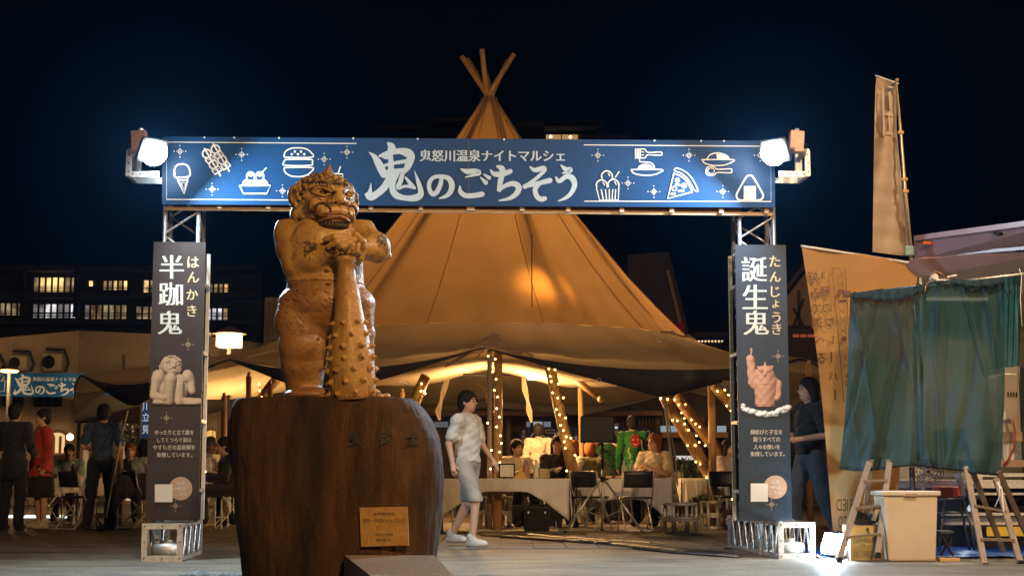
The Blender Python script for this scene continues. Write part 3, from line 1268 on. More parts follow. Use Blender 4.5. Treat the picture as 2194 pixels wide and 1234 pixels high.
# bushes behind the tables
M_leaf = mat('dark green leaves', (0.03, 0.055, 0.02), (0.05, 0.085, 0.03), 4, rough=0.6)


def bush(name, c, rx, ry, rz, n, label, size=0.09, cat='bush'):
    t = thing(name, label, cat, (c[0], c[1], 0))
    r_ = np.random.default_rng(int(abs(c[0] * 100)) + n)
    b = MB()
    for i in range(n):
        d = r_.normal(size=3)
        d /= np.linalg.norm(d)
        rr = r_.uniform(.45, 1.08)
        p = Vector((c[0] + d[0] * rx * rr, c[1] + d[1] * ry * rr, c[2] + d[2] * rz * rr))
        if p.z < 0.03:
            continue
        e = Euler(r_.uniform(0, 6.28, 3)).to_matrix()
        s_ = size * r_.uniform(.6, 1.3)
        b.add([p + e @ Vector(q) for q in ((-s_, 0, 0), (0, -s_ * .4, s_ * .1), (s_, 0, 0), (0, s_ * .4, s_ * .1))], [(0, 1, 2, 3)])
    f = b.build('foliage', M_leaf, t, fixn=False)
    for k in range(5):
        a = k * 1.3
        MB().tube([(c[0], c[1], 0), (c[0] + .3 * rx * math.cos(a), c[1] + .3 * ry * math.sin(a), c[2]), (c[0] + .7 * rx * math.cos(a), c[1] + .7 * ry * math.sin(a), c[2] + rz * .6)], [.03, .02, .008], 5).build('stem', mat('bark', (0.08, 0.05, 0.03), rough=0.9), t)
    return t


q = P(1500, 1020, 30)
bush('round_bush', (q.x, 30, 0.5), 1.1, .6, .6, 900, 'low dark rounded bush behind the right tables of the tent')
q = P(292, 900, 33)
bush('small_tree', (q.x, 33, q.z), .55, .5, .9, 700, 'dark leafy tree beside the navy vertical sign at the left', cat='tree')
q = P(505, 1005, 31)
bush('potted_shrub', (q.x, 31, .7), .3, .3, .5, 260, 'small shrub behind the person in black left of the pedestal')

# ------------------------------------------------------------------ entrance gate
GM = 0.0545
GO = Vector((-3.05, 13.45, 0))
gl = math.hypot(1, GM)
GX = Vector((1 / gl, GM / gl, 0))
GY = Vector((-GM / gl, 1 / gl, 0))


def gw(u, v, z):
    return GO + GX * u + GY * v + Vector((0, 0, z))


def ghit(px, py, v=0.0):
    """gate-plane point (u, z) seen at this pixel, on the plane v metres behind the front"""
    d = ray(px, py)
    o = GO + GY * v
    t = (o.dot(GY)) / d.dot(GY)
    p = Vector((d.x * t, d.y * t, EYE + d.z * t))
    return (p - GO).dot(GX), p.z


def gplane(v):
    def f(px, py, off=0.0):
        u, z = ghit(px, py, v)
        return gw(u, v - off, z)
    return f


gate = thing('entrance_gate', 'aluminium truss entrance gate spanning the plaza in front of the tent', 'gate', gw(2.7, 0.3, 0))


def gtube(p0, p1, r, name, m=M_alu, n=10):
    return MB().cyl(gw(*p0), gw(*p1), r, n=n)


def box_truss(u0, u1, v0, v1, z0, z1, axis, bay, chord=0.02, web=0.011, square=False):
    """four chords and zigzag webs; axis = 'u','v' or 'z'"""
    ch, wb_ = MB(), MB()
    lo = [u0, v0, z0]
    hi = [u1, v1, z1]
    ax = 'uvz'.index(axis)
    o1, o2 = [i for i in range(3) if i != ax]
    L_ = hi[ax] - lo[ax]
    n = max(1, round(L_ / bay))

    def pt(a, s1, s2):
        q = [0, 0, 0]
        q[ax] = lo[ax] + a * L_
        q[o1] = (lo[o1] + chord) if s1 < 0 else (hi[o1] - chord)
        q[o2] = (lo[o2] + chord) if s2 < 0 else (hi[o2] - chord)
        return gw(*q)
    for s1 in (-1, 1):
        for s2 in (-1, 1):
            if square:
                ch.bar(pt(0, s1, s2), pt(1, s1, s2), chord * 1.9)
            else:
                ch.cyl(pt(0, s1, s2), pt(1, s1, s2), chord, n=10)
    faces = (((-1, -1), (1, -1)), ((-1, 1), (1, 1)), ((-1, -1), (-1, 1)), ((1, -1), (1, 1)))
    for fi, (A, B) in enumerate(faces):
        for i in range(n):
            a0, a1 = i / n, (i + 1) / n
            am = (a0 + a1) / 2
            p_, q_ = (A, B) if fi % 2 == 0 else (B, A)
            wb_.cyl(pt(a0 + .004, *p_), pt(am, *q_), web, n=7, cap=False)
            wb_.cyl(pt(am, *q_), pt(a1 - .004, *p_), web, n=7, cap=False)
    return ch, wb_


def endplate(u0, u1, z0, z1, v, t=0.008, wd=0.05, m=M_steel, parent=None, facing='v', lab=None):
    b = MB()
    def qb(a0, a1, c0, c1):
        ps = [gw(a0, v, c0), gw(a1, v, c0), gw(a1, v, c1), gw(a0, v, c1)]
        b.poly(ps, GY * t)
    qb(u0, u1, z0, z0 + wd)
    qb(u0, u1, z1 - wd, z1)
    qb(u0, u0 + wd, z0 + wd + .001, z1 - wd - .001)
    qb(u1 - wd, u1, z0 + wd + .001, z1 - wd - .001)
    o = b.build('end_frame', m, parent)
    bo = MB()
    for (a, c) in ((u0 + wd / 2, z0 + wd / 2), (u1 - wd / 2, z0 + wd / 2), (u0 + wd / 2, z1 - wd / 2), (u1 - wd / 2, z1 - wd / 2), ((u0 + u1) / 2, z0 + wd / 2), ((u0 + u1) / 2, z1 - wd / 2), (u0 + wd / 2, (z0 + z1) / 2), (u1 - wd / 2, (z0 + z1) / 2)):
        bo.cyl(gw(a, v - .004, c), gw(a, v - .0005, c), 0.007, n=8)
    bo.build('bolts', M_black, o)
    return o


# sign and column extents measured on the gate plane
uL0, _ = ghit(349, 480, .12)
uL1, _ = ghit(430, 480, .12)
uR0, _ = ghit(1580, 490, .12)
uR1, _ = ghit(1662, 490, .12)
zTop = ghit(700, 297, 0)[1]
zBan = ghit(700, 440, 0)[1]
for (u0, u1) in ((uL0, uL1), (uR0, uR1)):
    c_, w_ = box_truss(u0, u1, .10, .44, 0.32, zTop - .02, 'z', .46)
    c_.build('column_chords', M_alu, gate, smooth=True)
    w_.build('column_braces', M_alu, gate, smooth=True)
c_, w_ = box_truss(uL1 - .02, uR0 + .02, .10, .44, zBan + .07, zTop - .04, 'u', .48)
c_.build('beam_chords', M_alu, gate, smooth=True)
w_.build('beam_braces', M_alu, gate, smooth=True)
# base trusses lie front to back
bu0, _ = ghit(305, 1160, -.18)
bu1, _ = ghit(391, 1160, -.18)
zb = 0.325
for (u0, u1, v0, v1, vj) in ((bu0, bu1, -.20, .95, .38), (ghit(1655, 1160, .1)[0] - .0, ghit(1731, 1160, .1)[0], -.16, 2.15, .62)):
    wd_ = u1 - u0
    c_, w_ = box_truss(u0, u1, v0 + .01, vj - .01, 0.004, zb, 'v', .30, chord=.016, web=.01, square=True)
    c_.build('base_chords', M_alu, gate)
    w_.build('base_braces', M_alu, gate, smooth=True)
    c_, w_ = box_truss(u0, u1, vj + .02, v1 - .01, 0.004, zb, 'v', .30, chord=.016, web=.01, square=True)
    c_.build('base_chords', M_alu, gate)
    w_.build('base_braces', M_alu, gate, smooth=True)
    for v in (v0, vj - .008, vj + .008, v1 - .01):
        endplate(u0 - .004, u1 + .004, 0.001, zb + .004, v, parent=gate)
    # ballast discs inside
    for vv in (v0 + .28, vj + .3):
        cc = gw((u0 + u1) / 2, vv, 0.045)
        wt = MB().lathe(cc, [(0.0, 0), (0.125, 0), (0.135, .02), (0.135, .075), (0.12, .095), (0.05, .10), (0.045, .13), (0, .13)], 24)
        t = wt.build('ballast_weight', mat('scuffed zinc weight', (0.45, 0.43, 0.38), (0.6, 0.57, 0.5), 14, rough=0.5, metal=0.6, bump=0.3), smooth=True)
        tag(t, {0: 'zinc ballast weight inside the front of the left gate foot', 1: 'zinc ballast weight in the back of the left gate foot',
                2: 'zinc ballast weight inside the front of the right gate foot', 3: 'zinc ballast weight in the back of the right gate foot'}[len([o_ for o_ in bpy.data.objects if o_.name.startswith('ballast_weight')]) - 1],
            'weight', 'ballast weights in the gate feet')
# cable up the right column
cb = MB()
cb.tube([gw(uR1 - .06, .2, z + 0.0) + GX * (.03 * math.sin(z * 7)) for z in np.linspace(2.7, 3.3, 14)], .007, 6)
cb.build('cable', mat('pale cable', (0.5, 0.5, 0.5), rough=0.5), gate, smooth=True)

# ------------------------------------------------------------------ banner
banner = thing('event_banner', 'wide blue banner with food drawings and white Japanese title across the gate', 'banner', gw(2.8, 0, zBan))
bp3 = gplane(0.0)
cor = [bp3(347, 293), bp3(1003.6, 297.5), bp3(1003.6, 441.5), bp3(347, 438)]
MB().poly(cor, GY * .025).build('board', M_navy, banner)
cor = [bp3(1005.4, 297.5), bp3(1660, 302), bp3(1661, 445), bp3(1005.4, 441.5)]
MB().poly(cor, GY * .025).build('board', M_navy, banner)
MB().poly([bp3(1003.4, 297.5, -.004), bp3(1005.6, 297.5, -.004), bp3(1005.6, 441.5, -.004), bp3(1003.4, 441.5, -.004)], GY * .01).build('seam', M_navy_warmlit, banner)
# timber frame showing below
fr_ = MB()
z0_ = ghit(700, 452, .06)[1]
z1_ = ghit(700, 445, .06)[1]
uA, uB = ghit(352, 448, .06)[0], ghit(1655, 448, .06)[0]
fr_.poly([gw(uA, .06, z0_ - .005), gw(uB, .06, z0_ - .005), gw(uB, .06, z1_ - .005), gw(uA, .06, z1_ - .005)], GY * .03)
fr_.build('bottom_rail', M_rawwood, banner)
for px in (465, 570, 678, 790, 897, 1000, 1008, 1114, 1213, 1328, 1435, 1541, 1638):
    u = ghit(px, 448, .03)[0]
    MB().poly([gw(u, .03, z1_ - .02), gw(u + .04, .03, z1_ - .02), gw(u + .04, .03, z1_ + .2), gw(u, .03, z1_ + .2)], GY * .028).build('batten', M_rawwood, banner)
bk = MB().poly([gw(uA + .3, .068, z1_ - .003), gw(uB - .3, .068, z1_ - .003), gw(uB - .3, .068, z1_ + .12), gw(uA + .3, .068, z1_ + .12)], GY * .02)
bk.build('back_panel', mat('brown back board', (0.14, 0.07, 0.04), rough=0.8), banner)


def banner_art(ink, inkw, full=True):
    z3 = lambda x, y: (250 + x / 3.98, 250 + y / 3.98)
    z6 = lambda x, y: (1230 + x / 3.989, 260 + y / 3.989)
    z5 = lambda x, y: (740 + x / 4.063, 280 + y / 4.063)

    def S(T, pts, w_, **k):
        ink.stroke([T(*p) for p in pts], w_ / 3.98, **k)

    if full:
        # frames
        ink.stroke([(764, 308), (357, 305), (357, 427.5), (622, 429)], 1.9, smooth=False)
        ink.stroke([(1251, 311), (1651, 314), (1652, 432), (1252, 431.5)], 1.9, smooth=False)
        # ice cream cone
        ink.mark('ice_cream_drawing')
        S(z3, [(497, 495), (492, 460), (510, 420), (555, 405), (600, 418), (622, 455), (624, 495)], 13)
        S(z3, [(490, 480), (505, 520), (612, 512), (628, 480)], 13)
        S(z3, [(508, 520), (530, 545), (600, 540), (612, 512)], 12, smooth=False)
        S(z3, [(523, 548), (576, 658), (605, 545)], 14, smooth=False)
        S(z3, [(548, 566), (577, 630), (588, 562)], 7, smooth=False, closed=True)
        # two skewers of dumplings
        ink.mark('skewer_drawing')
        for (ox, oy) in ((0, 0), (75, -38)):
            S(z3, [(750 + ox, 275 + oy), (885 + ox, 505 + oy)], 14, smooth=False)
            for k, kind in enumerate(('e', 'b', 'c', 'b')):
                cx, cyy = 768 + ox + k * 29, 318 + oy + k * 46
                x_, y_ = z3(cx, cyy)
                if kind in 'ec':
                    ink.arc(x_, y_, 9.0, 0, 360, 3.2)
                else:
                    S(z3, [(cx - 42, cyy + 5), (cx - 16, cyy + 38), (cx + 42, cyy + 2), (cx + 14, cyy - 34)], 13, closed=True, smooth=False)
                    S(z3, [(cx - 20, cyy + 10), (cx + 22, cyy - 12)], 5)
        # shaved ice / takoyaki tray
        ink.mark('food_tray_drawing')
        S(z3, [(1048, 590), (1082, 658), (1280, 658), (1314, 590)], 12, closed=True, smooth=False)
        ink.fill([z3(*p) for p in ((1070, 588), (1075, 555), (1105, 530), (1150, 545), (1180, 535), (1215, 545), (1260, 530), (1290, 560), (1295, 588))])
        for cx in (1143, 1220):
            x_, y_ = z3(cx, 508)
            ink.arc(x_, y_, 8.6, 150, 390, 3)
            ink.fill([z3(*p) for p in ((cx - 38, 500), (cx - 25, 478), (cx, 470), (cx + 25, 478), (cx + 38, 500), (cx, 515))])
        S(z3, [(1235, 482), (1274, 440)], 10)
        # hamburger
        ink.mark('hamburger_drawing')
        S(z3, [(1428, 348), (1436, 305), (1480, 275), (1545, 268), (1610, 275), (1655, 305), (1664, 348)], 11, closed=True)
        for (x_, y_) in ((1493, 323), (1520, 300), (1546, 323), (1572, 300), (1600, 323)):
            q = z3(x_, y_)
            ink.dot(q[0], q[1], 2.7, 10)
        S(z3, [(1440, 367), (1650, 367), (1668, 392), (1650, 417), (1440, 417), (1424, 392)], 11, closed=True)
        S(z3, [(1428, 436), (1664, 436), (1655, 475), (1610, 505), (1545, 514), (1480, 505), (1436, 475)], 11, closed=True)
        # drink cup behind the head
        ink.mark('drink_drawing')
        S(z3, [(1845, 487), (1930, 492), (1927, 520)], 10, smooth=False)
        S(z3, [(1888, 488), (1908, 430)], 12)
        S(z3, [(1850, 520), (1862, 610), (1915, 612), (1928, 520)], 9, smooth=False)
        # karaage cup
        ink.mark('fried_chicken_drawing')
        T = z6
        for (cx, cyy) in ((283, 468), (238, 545), (338, 540)):
            S(T, [(cx - 45, cyy + 20), (cx - 48, cyy - 10), (cx - 22, cyy - 38), (cx + 10, cyy - 40), (cx + 40, cyy - 14), (cx + 44, cyy + 18)], 11)
            S(T, [(cx + 8, cyy - 22), (cx + 22, cyy + 2)], 8)
        S(T, [(192, 575), (218, 676), (378, 674), (382, 570)], 9, smooth=False)
        for x0, x1 in ((232, 250), (268, 278), (300, 302), (330, 325), (355, 350)):
            S(T, [(x0, 585), (x1, 674)], 9, smooth=False)
        S(T, [(352, 480), (384, 432)], 9)
        # pasta with fork
        ink.mark('pasta_drawing')
        ink.fill([T(*p) for p in ((540, 410), (552, 385), (585, 368), (620, 365), (655, 375), (680, 395), (690, 410))])
        S(T, [(485, 415), (745, 415), (725, 442), (680, 458), (615, 464), (550, 458), (505, 442)], 10, closed=True)
        S(T, [(560, 318), (562, 345), (600, 350), (650, 355), (678, 375), (688, 408)], 10)
        for x_ in (524, 538, 552, 565):
            S(T, [(x_, 238), (x_, 318)], 9)
        S(T, [(572, 240), (605, 242), (630, 268), (735, 265), (750, 278), (735, 293), (630, 290), (605, 315), (572, 315)], 9)
        S(T, [(572, 262), (598, 266)], 6)
        S(T, [(572, 292), (598, 290)], 6)
        # pizza
        ink.mark('pizza_drawing')
        S(T, [(860, 410), (880, 402), (960, 440), (1020, 510), (1056, 590), (1040, 600), (1015, 570), (975, 500), (920, 450), (858, 425)], 9, closed=True)
        S(T, [(852, 445), (800, 662), (1010, 605)], 11, smooth=False)
        S(T, [(852, 447), (920, 475), (975, 530), (1010, 603)], 11)
        for (x_, y_, r_) in ((883, 505, 5.2), (940, 552, 6)):
            q = T(x_, y_)
            ink.dot(q[0], q[1], r_, 14)
        q = T(857, 577)
        ink.arc(q[0], q[1], 4.6, 0, 360, 2.2)
        for (p0, p1) in (((870, 540), (902, 546)), ((895, 598), (935, 596)), ((832, 622), (860, 622))):
            S(T, [p0, p1], 18)
        # curry plate and spoon
        ink.mark('plate_drawing')
        S(T, [(1092, 328), (1130, 328), (1160, 290), (1215, 272), (1270, 280), (1310, 300), (1330, 328), (1358, 328)], 9)
        ink.fill([T(*p) for p in ((1215, 280), (1222, 325), (1330, 325), (1315, 302), (1270, 283))])
        S(T, [(1092, 330), (1358, 330), (1330, 360), (1280, 376), (1225, 380), (1165, 376), (1115, 358)], 9, closed=True)
        S(T, [(1125, 430), (1135, 400), (1165, 388), (1200, 395), (1225, 412), (1335, 408), (1346, 425), (1335, 442), (1225, 440), (1200, 458), (1165, 464), (1135, 455)], 9, closed=True)
        q = T(1170, 426)
        ink.arc(q[0], q[1], 7.5, 0, 360, 1.8, ry=6)
        # rice ball
        ink.mark('rice_ball_drawing')
        S(T, [(1500, 465), (1530, 480), (1600, 600), (1615, 640), (1590, 672), (1500, 678), (1410, 672), (1388, 640), (1400, 600), (1470, 480)], 14, closed=True)
        ink.fill([T(*p) for p in ((1450, 555), (1553, 555), (1555, 680), (1448, 680))])
        for (x_, y_) in ((1067, 325), (814, 620), (1414, 635), (1770, 365), (1964, 305), (540, 298)):
            ink.mark('sparkle').sparkle(*z3(x_, y_))
        for (x_, y_) in ((203, 292), (460, 530), (681, 603), (982, 292), (1270, 602), (1590, 292)):
            ink.mark('sparkle').sparkle(*z6(x_, y_))
    # title brushwork
    def Bw(*pts):
        inkw.stroke([(*z5(p[0], p[1]), p[2] / 4.063) for p in pts])
    Bw((372, 112, 22), (400, 140, 66), (398, 180, 62), (365, 225, 52), (320, 222, 26))
    Bw((203, 188, 4), (250, 225, 40), (285, 280, 62), (315, 340, 68), (335, 385, 60))
    Bw((300, 222, 24), (380, 195, 46), (470, 180, 52), (540, 195, 76), (570, 225, 70), (560, 270, 66), (540, 320, 56), (515, 360, 34))
    Bw((388, 200, 44), (398, 280, 46), (395, 370, 56))
    Bw((330, 308, 24), (420, 285, 30), (530, 268, 34))
    Bw((320, 372, 36), (420, 355, 38), (525, 345, 36))
    Bw((400, 365, 54), (378, 430, 64), (335, 500, 62), (270, 555, 60), (220, 575, 72), (188, 560, 40))
    Bw((205, 575, 56), (218, 510, 26), (223, 455, 3))
    Bw((452, 370, 46), (415, 440, 52), (410, 510, 54), (445, 565, 58), (520, 588, 46), (600, 588, 58), (650, 565, 56), (655, 520, 46), (635, 450, 34), (602, 350, 4))
    Bw((500, 368, 34), (480, 440, 42), (458, 500, 34), (520, 486, 24), (588, 490, 36))
    Bw((525, 410, 18), (568, 465, 34), (600, 500, 30))
    Bw((835, 405, 32), (830, 460, 38), (800, 530, 42), (765, 555, 42), (735, 520, 38), (730, 460, 36), (765, 412, 34), (830, 400, 34), (900, 420, 44), (928, 480, 50), (910, 540, 44), (870, 575, 32), (818, 590, 12))
    Bw((1008, 338, 16), (1060, 358, 44), (1130, 352, 38), (1165, 370, 40), (1105, 390, 24), (1042, 408, 8))
    Bw((998, 485, 12), (1000, 530, 38), (1040, 565, 44), (1110, 568, 44), (1190, 555, 46))
    Bw((1176, 408, 10), (1222, 455, 38))
    Bw((1205, 382, 12), (1250, 412, 36))
    Bw((1265, 345, 14), (1300, 380, 42), (1380, 375, 46), (1435, 355, 42))
    Bw((1322, 312, 20), (1360, 330, 52), (1368, 370, 48), (1350, 440, 46), (1340, 515, 42))
    Bw((1340, 520, 22), (1395, 480, 36), (1460, 462, 46), (1508, 490, 52), (1492, 545, 46), (1430, 590, 32), (1338, 610, 12))
    Bw((1608, 318, 14), (1650, 345, 38), (1722, 328, 42), (1730, 352, 34), (1670, 410, 30), (1600, 465, 36), (1562, 488, 42))
    Bw((1562, 488, 30), (1680, 460, 38), (1780, 435, 46))
    Bw((1695, 460, 30), (1652, 510, 42), (1665, 570, 44), (1700, 598, 44), (1735, 592, 40))
    Bw((1878, 303, 14), (1920, 340, 42), (1958, 342, 44), (1938, 362, 32), (1888, 372, 10))
    Bw((1832, 405, 14), (1860, 442, 36), (1920, 402, 40), (1970, 412, 52), (1995, 470, 46), (1968, 540, 38), (1920, 585, 30), (1852, 615, 10))
    inkw.mark('subtitle_lettering').text('鬼怒川温泉ナイトマルシェ', 899.5, 321.5, 1210, 347, serif=.05, bold=.004)


ink, inkw = Ink(bp3), Ink(bp3)
banner_art(ink, inkw)
ink.build('frame_lines', M_ink, banner)
inkw.build('title_lettering', M_inkw, banner)
for px in (438, 502, 598, 757, 895, 1080, 1402, 1502, 1551):
    u, z = ghit(px, 295 + (px - 347) * .007, 0)
    MB().cyl(gw(u, -.012, z + .002), gw(u, .0, z + .002), .008, n=8).build('screw', M_white, banner)

# second banner of the same print far back on the left
b2 = thing('event_banner', 'small far copy of the blue title banner at the left edge before the cream building', 'banner', P(90, 850, 35.0))
map2 = lambda x, y, off=0.0: (lambda v: v + Vector((0, -off * 5 - .03, 0)))(P(30 + (x - 782) * .3576, 800 + (y - 300) * .352 + (x - 782) * .002, 35.2))
MB().poly([map2(600, 296), map2(1420, 296), map2(1420, 440), map2(600, 440)], (0, .05, 0)).build('board', mat('printed blue board', (0.005, 0.10, 0.36), rough=0.6, spec=.2), b2)
i2, i3 = Ink(lambda x, y, off=0: map2(x, y, off + .004)), Ink(lambda x, y, off=0: map2(x, y, off + .004))
banner_art(i2, i3, full=False)
i2.stroke([(692, 345), (734, 345), (728, 410), (700, 410)], 6, closed=True, smooth=False)
i2.stroke([(716, 345), (726, 322)], 6)
i2.sparkle(700, 310, 5, 2.2)
i2.stroke([(605, 432), (768, 432)], 3, smooth=False)
i3.build('title_lettering', mat('far banner ink', (0.6, 0.72, 0.95)), b2)
i2.build('drink_drawing', M_ink, b2)
for px in (-30, 262):
    q = P(px, 850, 35.3)
    MB().cyl((q.x, 35.3, 0), (q.x, 35.3, q.z + 1.0), .04).build('leg', M_dark, b2)


# ------------------------------------------------------------------ tower signs
def tower_sign(name, label, pxs, v, side, main, reading, mrow, rrow, mx, rx, body, body_y, figure, stars, circle, sq, msize, rsize):
    """pxs: corners TL TR BR BL in photo pixels"""
    pl = gplane(v)
    cs = [ghit(*p, v) for p in pxs]
    u0 = (cs[0][0] + cs[3][0]) / 2
    u1 = (cs[1][0] + cs[2][0]) / 2
    zt, zb_ = (cs[0][1] + cs[1][1]) / 2, (cs[2][1] + cs[3][1]) / 2
    t = thing(name, label, 'sign', gw((u0 + u1) / 2, v, zb_))
    MB().poly([gw(u0, v, zb_), gw(u1, v, zb_), gw(u1, v, zt), gw(u0, v, zt)], GY * .02).build('board', M_navy_warmlit if side == 'R' else M_navy_coollit, t)
    # frame and rear board make a hollow box round the column
    sd = 1 if side == 'R' else -1
    ue = u1 if sd > 0 else u0
    f = MB()
    for z in (zb_, zt - .03):
        f.poly([gw(u0 + .01, v + .021, z), gw(u1 - .01, v + .021, z), gw(u1 - .01, v + .021, z + .03), gw(u0 + .01, v + .021, z + .03)], GY * .03)
    for u in (u0 + .01, u1 - .04):
        f.poly([gw(u, v + .021, zb_ + .031), gw(u + .03, v + .021, zb_ + .031), gw(u + .03, v + .021, zt - .031), gw(u, v + .021, zt - .031)], GY * .028)
    f.build('frame', M_white if side == 'R' else M_rawwood, t)
    vb = v + .37
    MB().poly([gw(u0 - .02 * sd, vb, zb_), gw(u1 - .02 * sd, vb, zb_), gw(u1 - .02 * sd, vb, zt - .05), gw(u0 - .02 * sd, vb, zt - .05)], GY * .02).build('rear_board', M_navy_warmlit, t)
    f = MB()
    for u in (u0 + .005, u1 - .035):
        f.poly([gw(u, vb - .03, zb_), gw(u + .03, vb - .03, zb_), gw(u + .03, vb - .03, zt - .06), gw(u, vb - .03, zt - .06)], GY * .028)
    f.build('rear_frame', M_white if side == 'R' else M_rawwood, t)
    for z in np.linspace(zb_ + .25, zt - .4, 4):
        MB().poly([gw(ue - .03 * (sd > 0), v + .055, z), gw(ue - .03 * (sd > 0) + .03, v + .055, z), gw(ue - .03 * (sd > 0) + .03, v + .055, z + .03), gw(ue - .03 * (sd > 0), v + .055, z + .03)], GY * (vb - v - .09)).build('spacer', M_alu, t)
    # map of art: pixel of photo -> plane
    wv = Ink(lambda x, y, off=0: pl(x, y, off * .15))
    for ry in range(9):
        yy_ = body_y[3] + 22 + ry * 12.5
        if yy_ > pxs[2][1] - 3:
            break
        for cx in np.arange(pxs[3][0] + 10 + (ry % 2) * 12, pxs[2][0] - 8, 24):
            for rr in (11, 8, 5):
                if cx - rr > pxs[3][0] + 2 and cx + rr < pxs[2][0] - 2:
                    wv.arc(cx, yy_ + 6, rr, 180, 360, .9, n=8)
    wv.build('wave_pattern', M_wave, t)
    k = Ink(pl)
    for ch, y, x in zip(main, mrow, mx):
        k.mark('title_character').text(ch, x - msize / 2, y - msize / 2, x + msize / 2, y + msize / 2, serif=.045, bold=-.004)
    k.build('title_characters', mat('printed ivory ink', (0.50, 0.48, 0.40), rough=0.5), t)
    k = Ink(pl)
    for ch, y, x in zip(reading, rrow, rx):
        sz = rsize * (.72 if ch == 'ょ' else 1)
        k.text(ch, x - sz / 2, y - sz / 2, x + sz / 2, y + sz / 2, serif=.03, keep=True)
    for (x, y) in stars:
        k.mark('sparkle').sparkle(x, y, 2.7, 1.0)
    k.build('reading_characters', M_gold, t)
    k = Ink(pl)
    for tx, y, (x0, x1) in zip(body[0], body_y, body[1]):
        k.mark('text_line').text(tx, x0, y - 5.2, x1, y + 5.2, serif=.03)
    k.build('description_text', mat('printed tan ink', (0.50, 0.42, 0.32), rough=0.5), t)
    k = Ink(pl)
    k.dot(circle[0], circle[1], circle[2], 36)
    k.build('round_badge', mat('printed tan disc', (0.42, 0.27, 0.18), rough=0.5), t)
    k = Ink(lambda x, y, off=0: pl(x, y, off + .006))
    for tx, dy, w_ in (('公式', -11, 17), ('HPは', 0, 22), ('こちら', 11, 24)):
        k.mark('text_line').text(tx, circle[0] - w_ / 2, circle[1] + dy - 4.2, circle[0] + w_ / 2, circle[1] + dy + 4.2)
    k.mark('blank_square').fill([(sq[0], sq[1]), (sq[2], sq[1]), (sq[2], sq[3]), (sq[0], sq[3])])
    k.build('badge_text', mat('printed badge ink', (0.6, 0.56, 0.5), rough=0.5), t)
    figure(t, pl)
    return t


def blob(cx, cy_, rx, ry, n=22, a=0.0, wob=0.0):
    out = []
    for i in range(n):
        th = 2 * math.pi * i / n
        q = 1 + wob * math.sin(5 * th)
        x, y = rx * q * math.cos(th), ry * q * math.sin(th)
        out.append((cx + x * math.cos(a) - y * math.sin(a), cy_ + x * math.sin(a) + y * math.cos(a)))
    return out


PT = [mat('printed carving dark tone', (0.16, 0.085, 0.04), rough=0.5), mat('printed carving mid tone', (0.34, 0.20, 0.11), (0.28, 0.155, 0.08), 14, rough=0.5),
      mat('printed carving light tone', (0.50, 0.33, 0.19), rough=0.5)]
PR = [mat('printed red wood dark', (0.14, 0.05, 0.025), rough=0.5), mat('printed red wood mid', (0.36, 0.15, 0.085), (0.30, 0.12, 0.07), 14, rough=0.5),
      mat('printed red wood light', (0.48, 0.24, 0.15), rough=0.5), mat('printed cloud white', (0.55, 0.55, 0.55), (0.42, 0.42, 0.44), 20, rough=0.5)]


def print_relief(name, t, pl, sd, cols, box, L=(-.35, -.75, .55), step=1.1):
    """a printed photograph of a carving: flat quads whose ink tone follows the picture"""
    x0, y0, x1, y1 = box
    L = np.array(L) / np.linalg.norm(L)
    gy, gx_, gz = None, None, None
    A = sd.a
    nx, nz = int((x1 - x0) / step), int((y1 - y0) / step)
    D = np.full((nx + 1, nz + 1), np.nan)
    ins = A < 0
    anyc = ins.any(axis=1)
    first = ins.argmax(axis=1)
    for i in range(nx + 1):
        for j in range(nz + 1):
            a_ = int(round((x0 + i * step - sd.lo[0]) / sd.vox))
            b_ = int(round((-(y0 + j * step) - sd.lo[2]) / sd.vox))
            if 0 <= a_ < A.shape[0] and 0 <= b_ < A.shape[2] and anyc[a_, b_]:
                f_ = first[a_, b_]
                v1, v0 = A[a_, f_, b_], A[a_, max(f_ - 1, 0), b_]
                D[i, j] = sd.ax[1][f_] - sd.vox * (v1 / (v1 - v0 - 1e-6))
    mb_, cl_ = MB(), []
    for i in range(nx):
        for j in range(nz):
            q_ = D[i:i + 2, j:j + 2]
            if np.isnan(q_).any():
                continue
            dx = (q_[1].mean() - q_[0].mean()) / step
            dz = -(q_[:, 1].mean() - q_[:, 0].mean()) / step
            n_ = np.array([dx, -1, dz])
            n_ /= np.linalg.norm(n_)
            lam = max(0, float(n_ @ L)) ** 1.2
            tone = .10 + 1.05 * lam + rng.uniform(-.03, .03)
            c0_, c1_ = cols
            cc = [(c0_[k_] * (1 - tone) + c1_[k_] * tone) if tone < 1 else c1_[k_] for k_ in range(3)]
            xs, ys = x0 + i * step, y0 + j * step
            mb_.add([pl(xs, ys, .004), pl(xs + step, ys, .004), pl(xs + step, ys + step, .004), pl(xs, ys + step, .004)], [(0, 1, 2, 3)])
            cl_.append(cc)
    m = MATS.get('printed photograph ink')
    if m is None:
        m = mat('printed photograph ink', (.3, .2, .1), rough=.5)
        at_ = m.node_tree.nodes.new('ShaderNodeAttribute')
        at_.attribute_name = 'ink'
        m.node_tree.links.new(at_.outputs['Color'], m.node_tree.nodes['Principled BSDF'].inputs['Base Color'])
    o = mb_.build(name, m, t, fixn=False)
    ca = o.data.color_attributes.new('ink', 'FLOAT_COLOR', 'CORNER')
    ca.data.foreach_set('color', np.repeat(np.array([[*c_, 1.0] for c_ in cl_]), 4, axis=0).ravel())
    return o


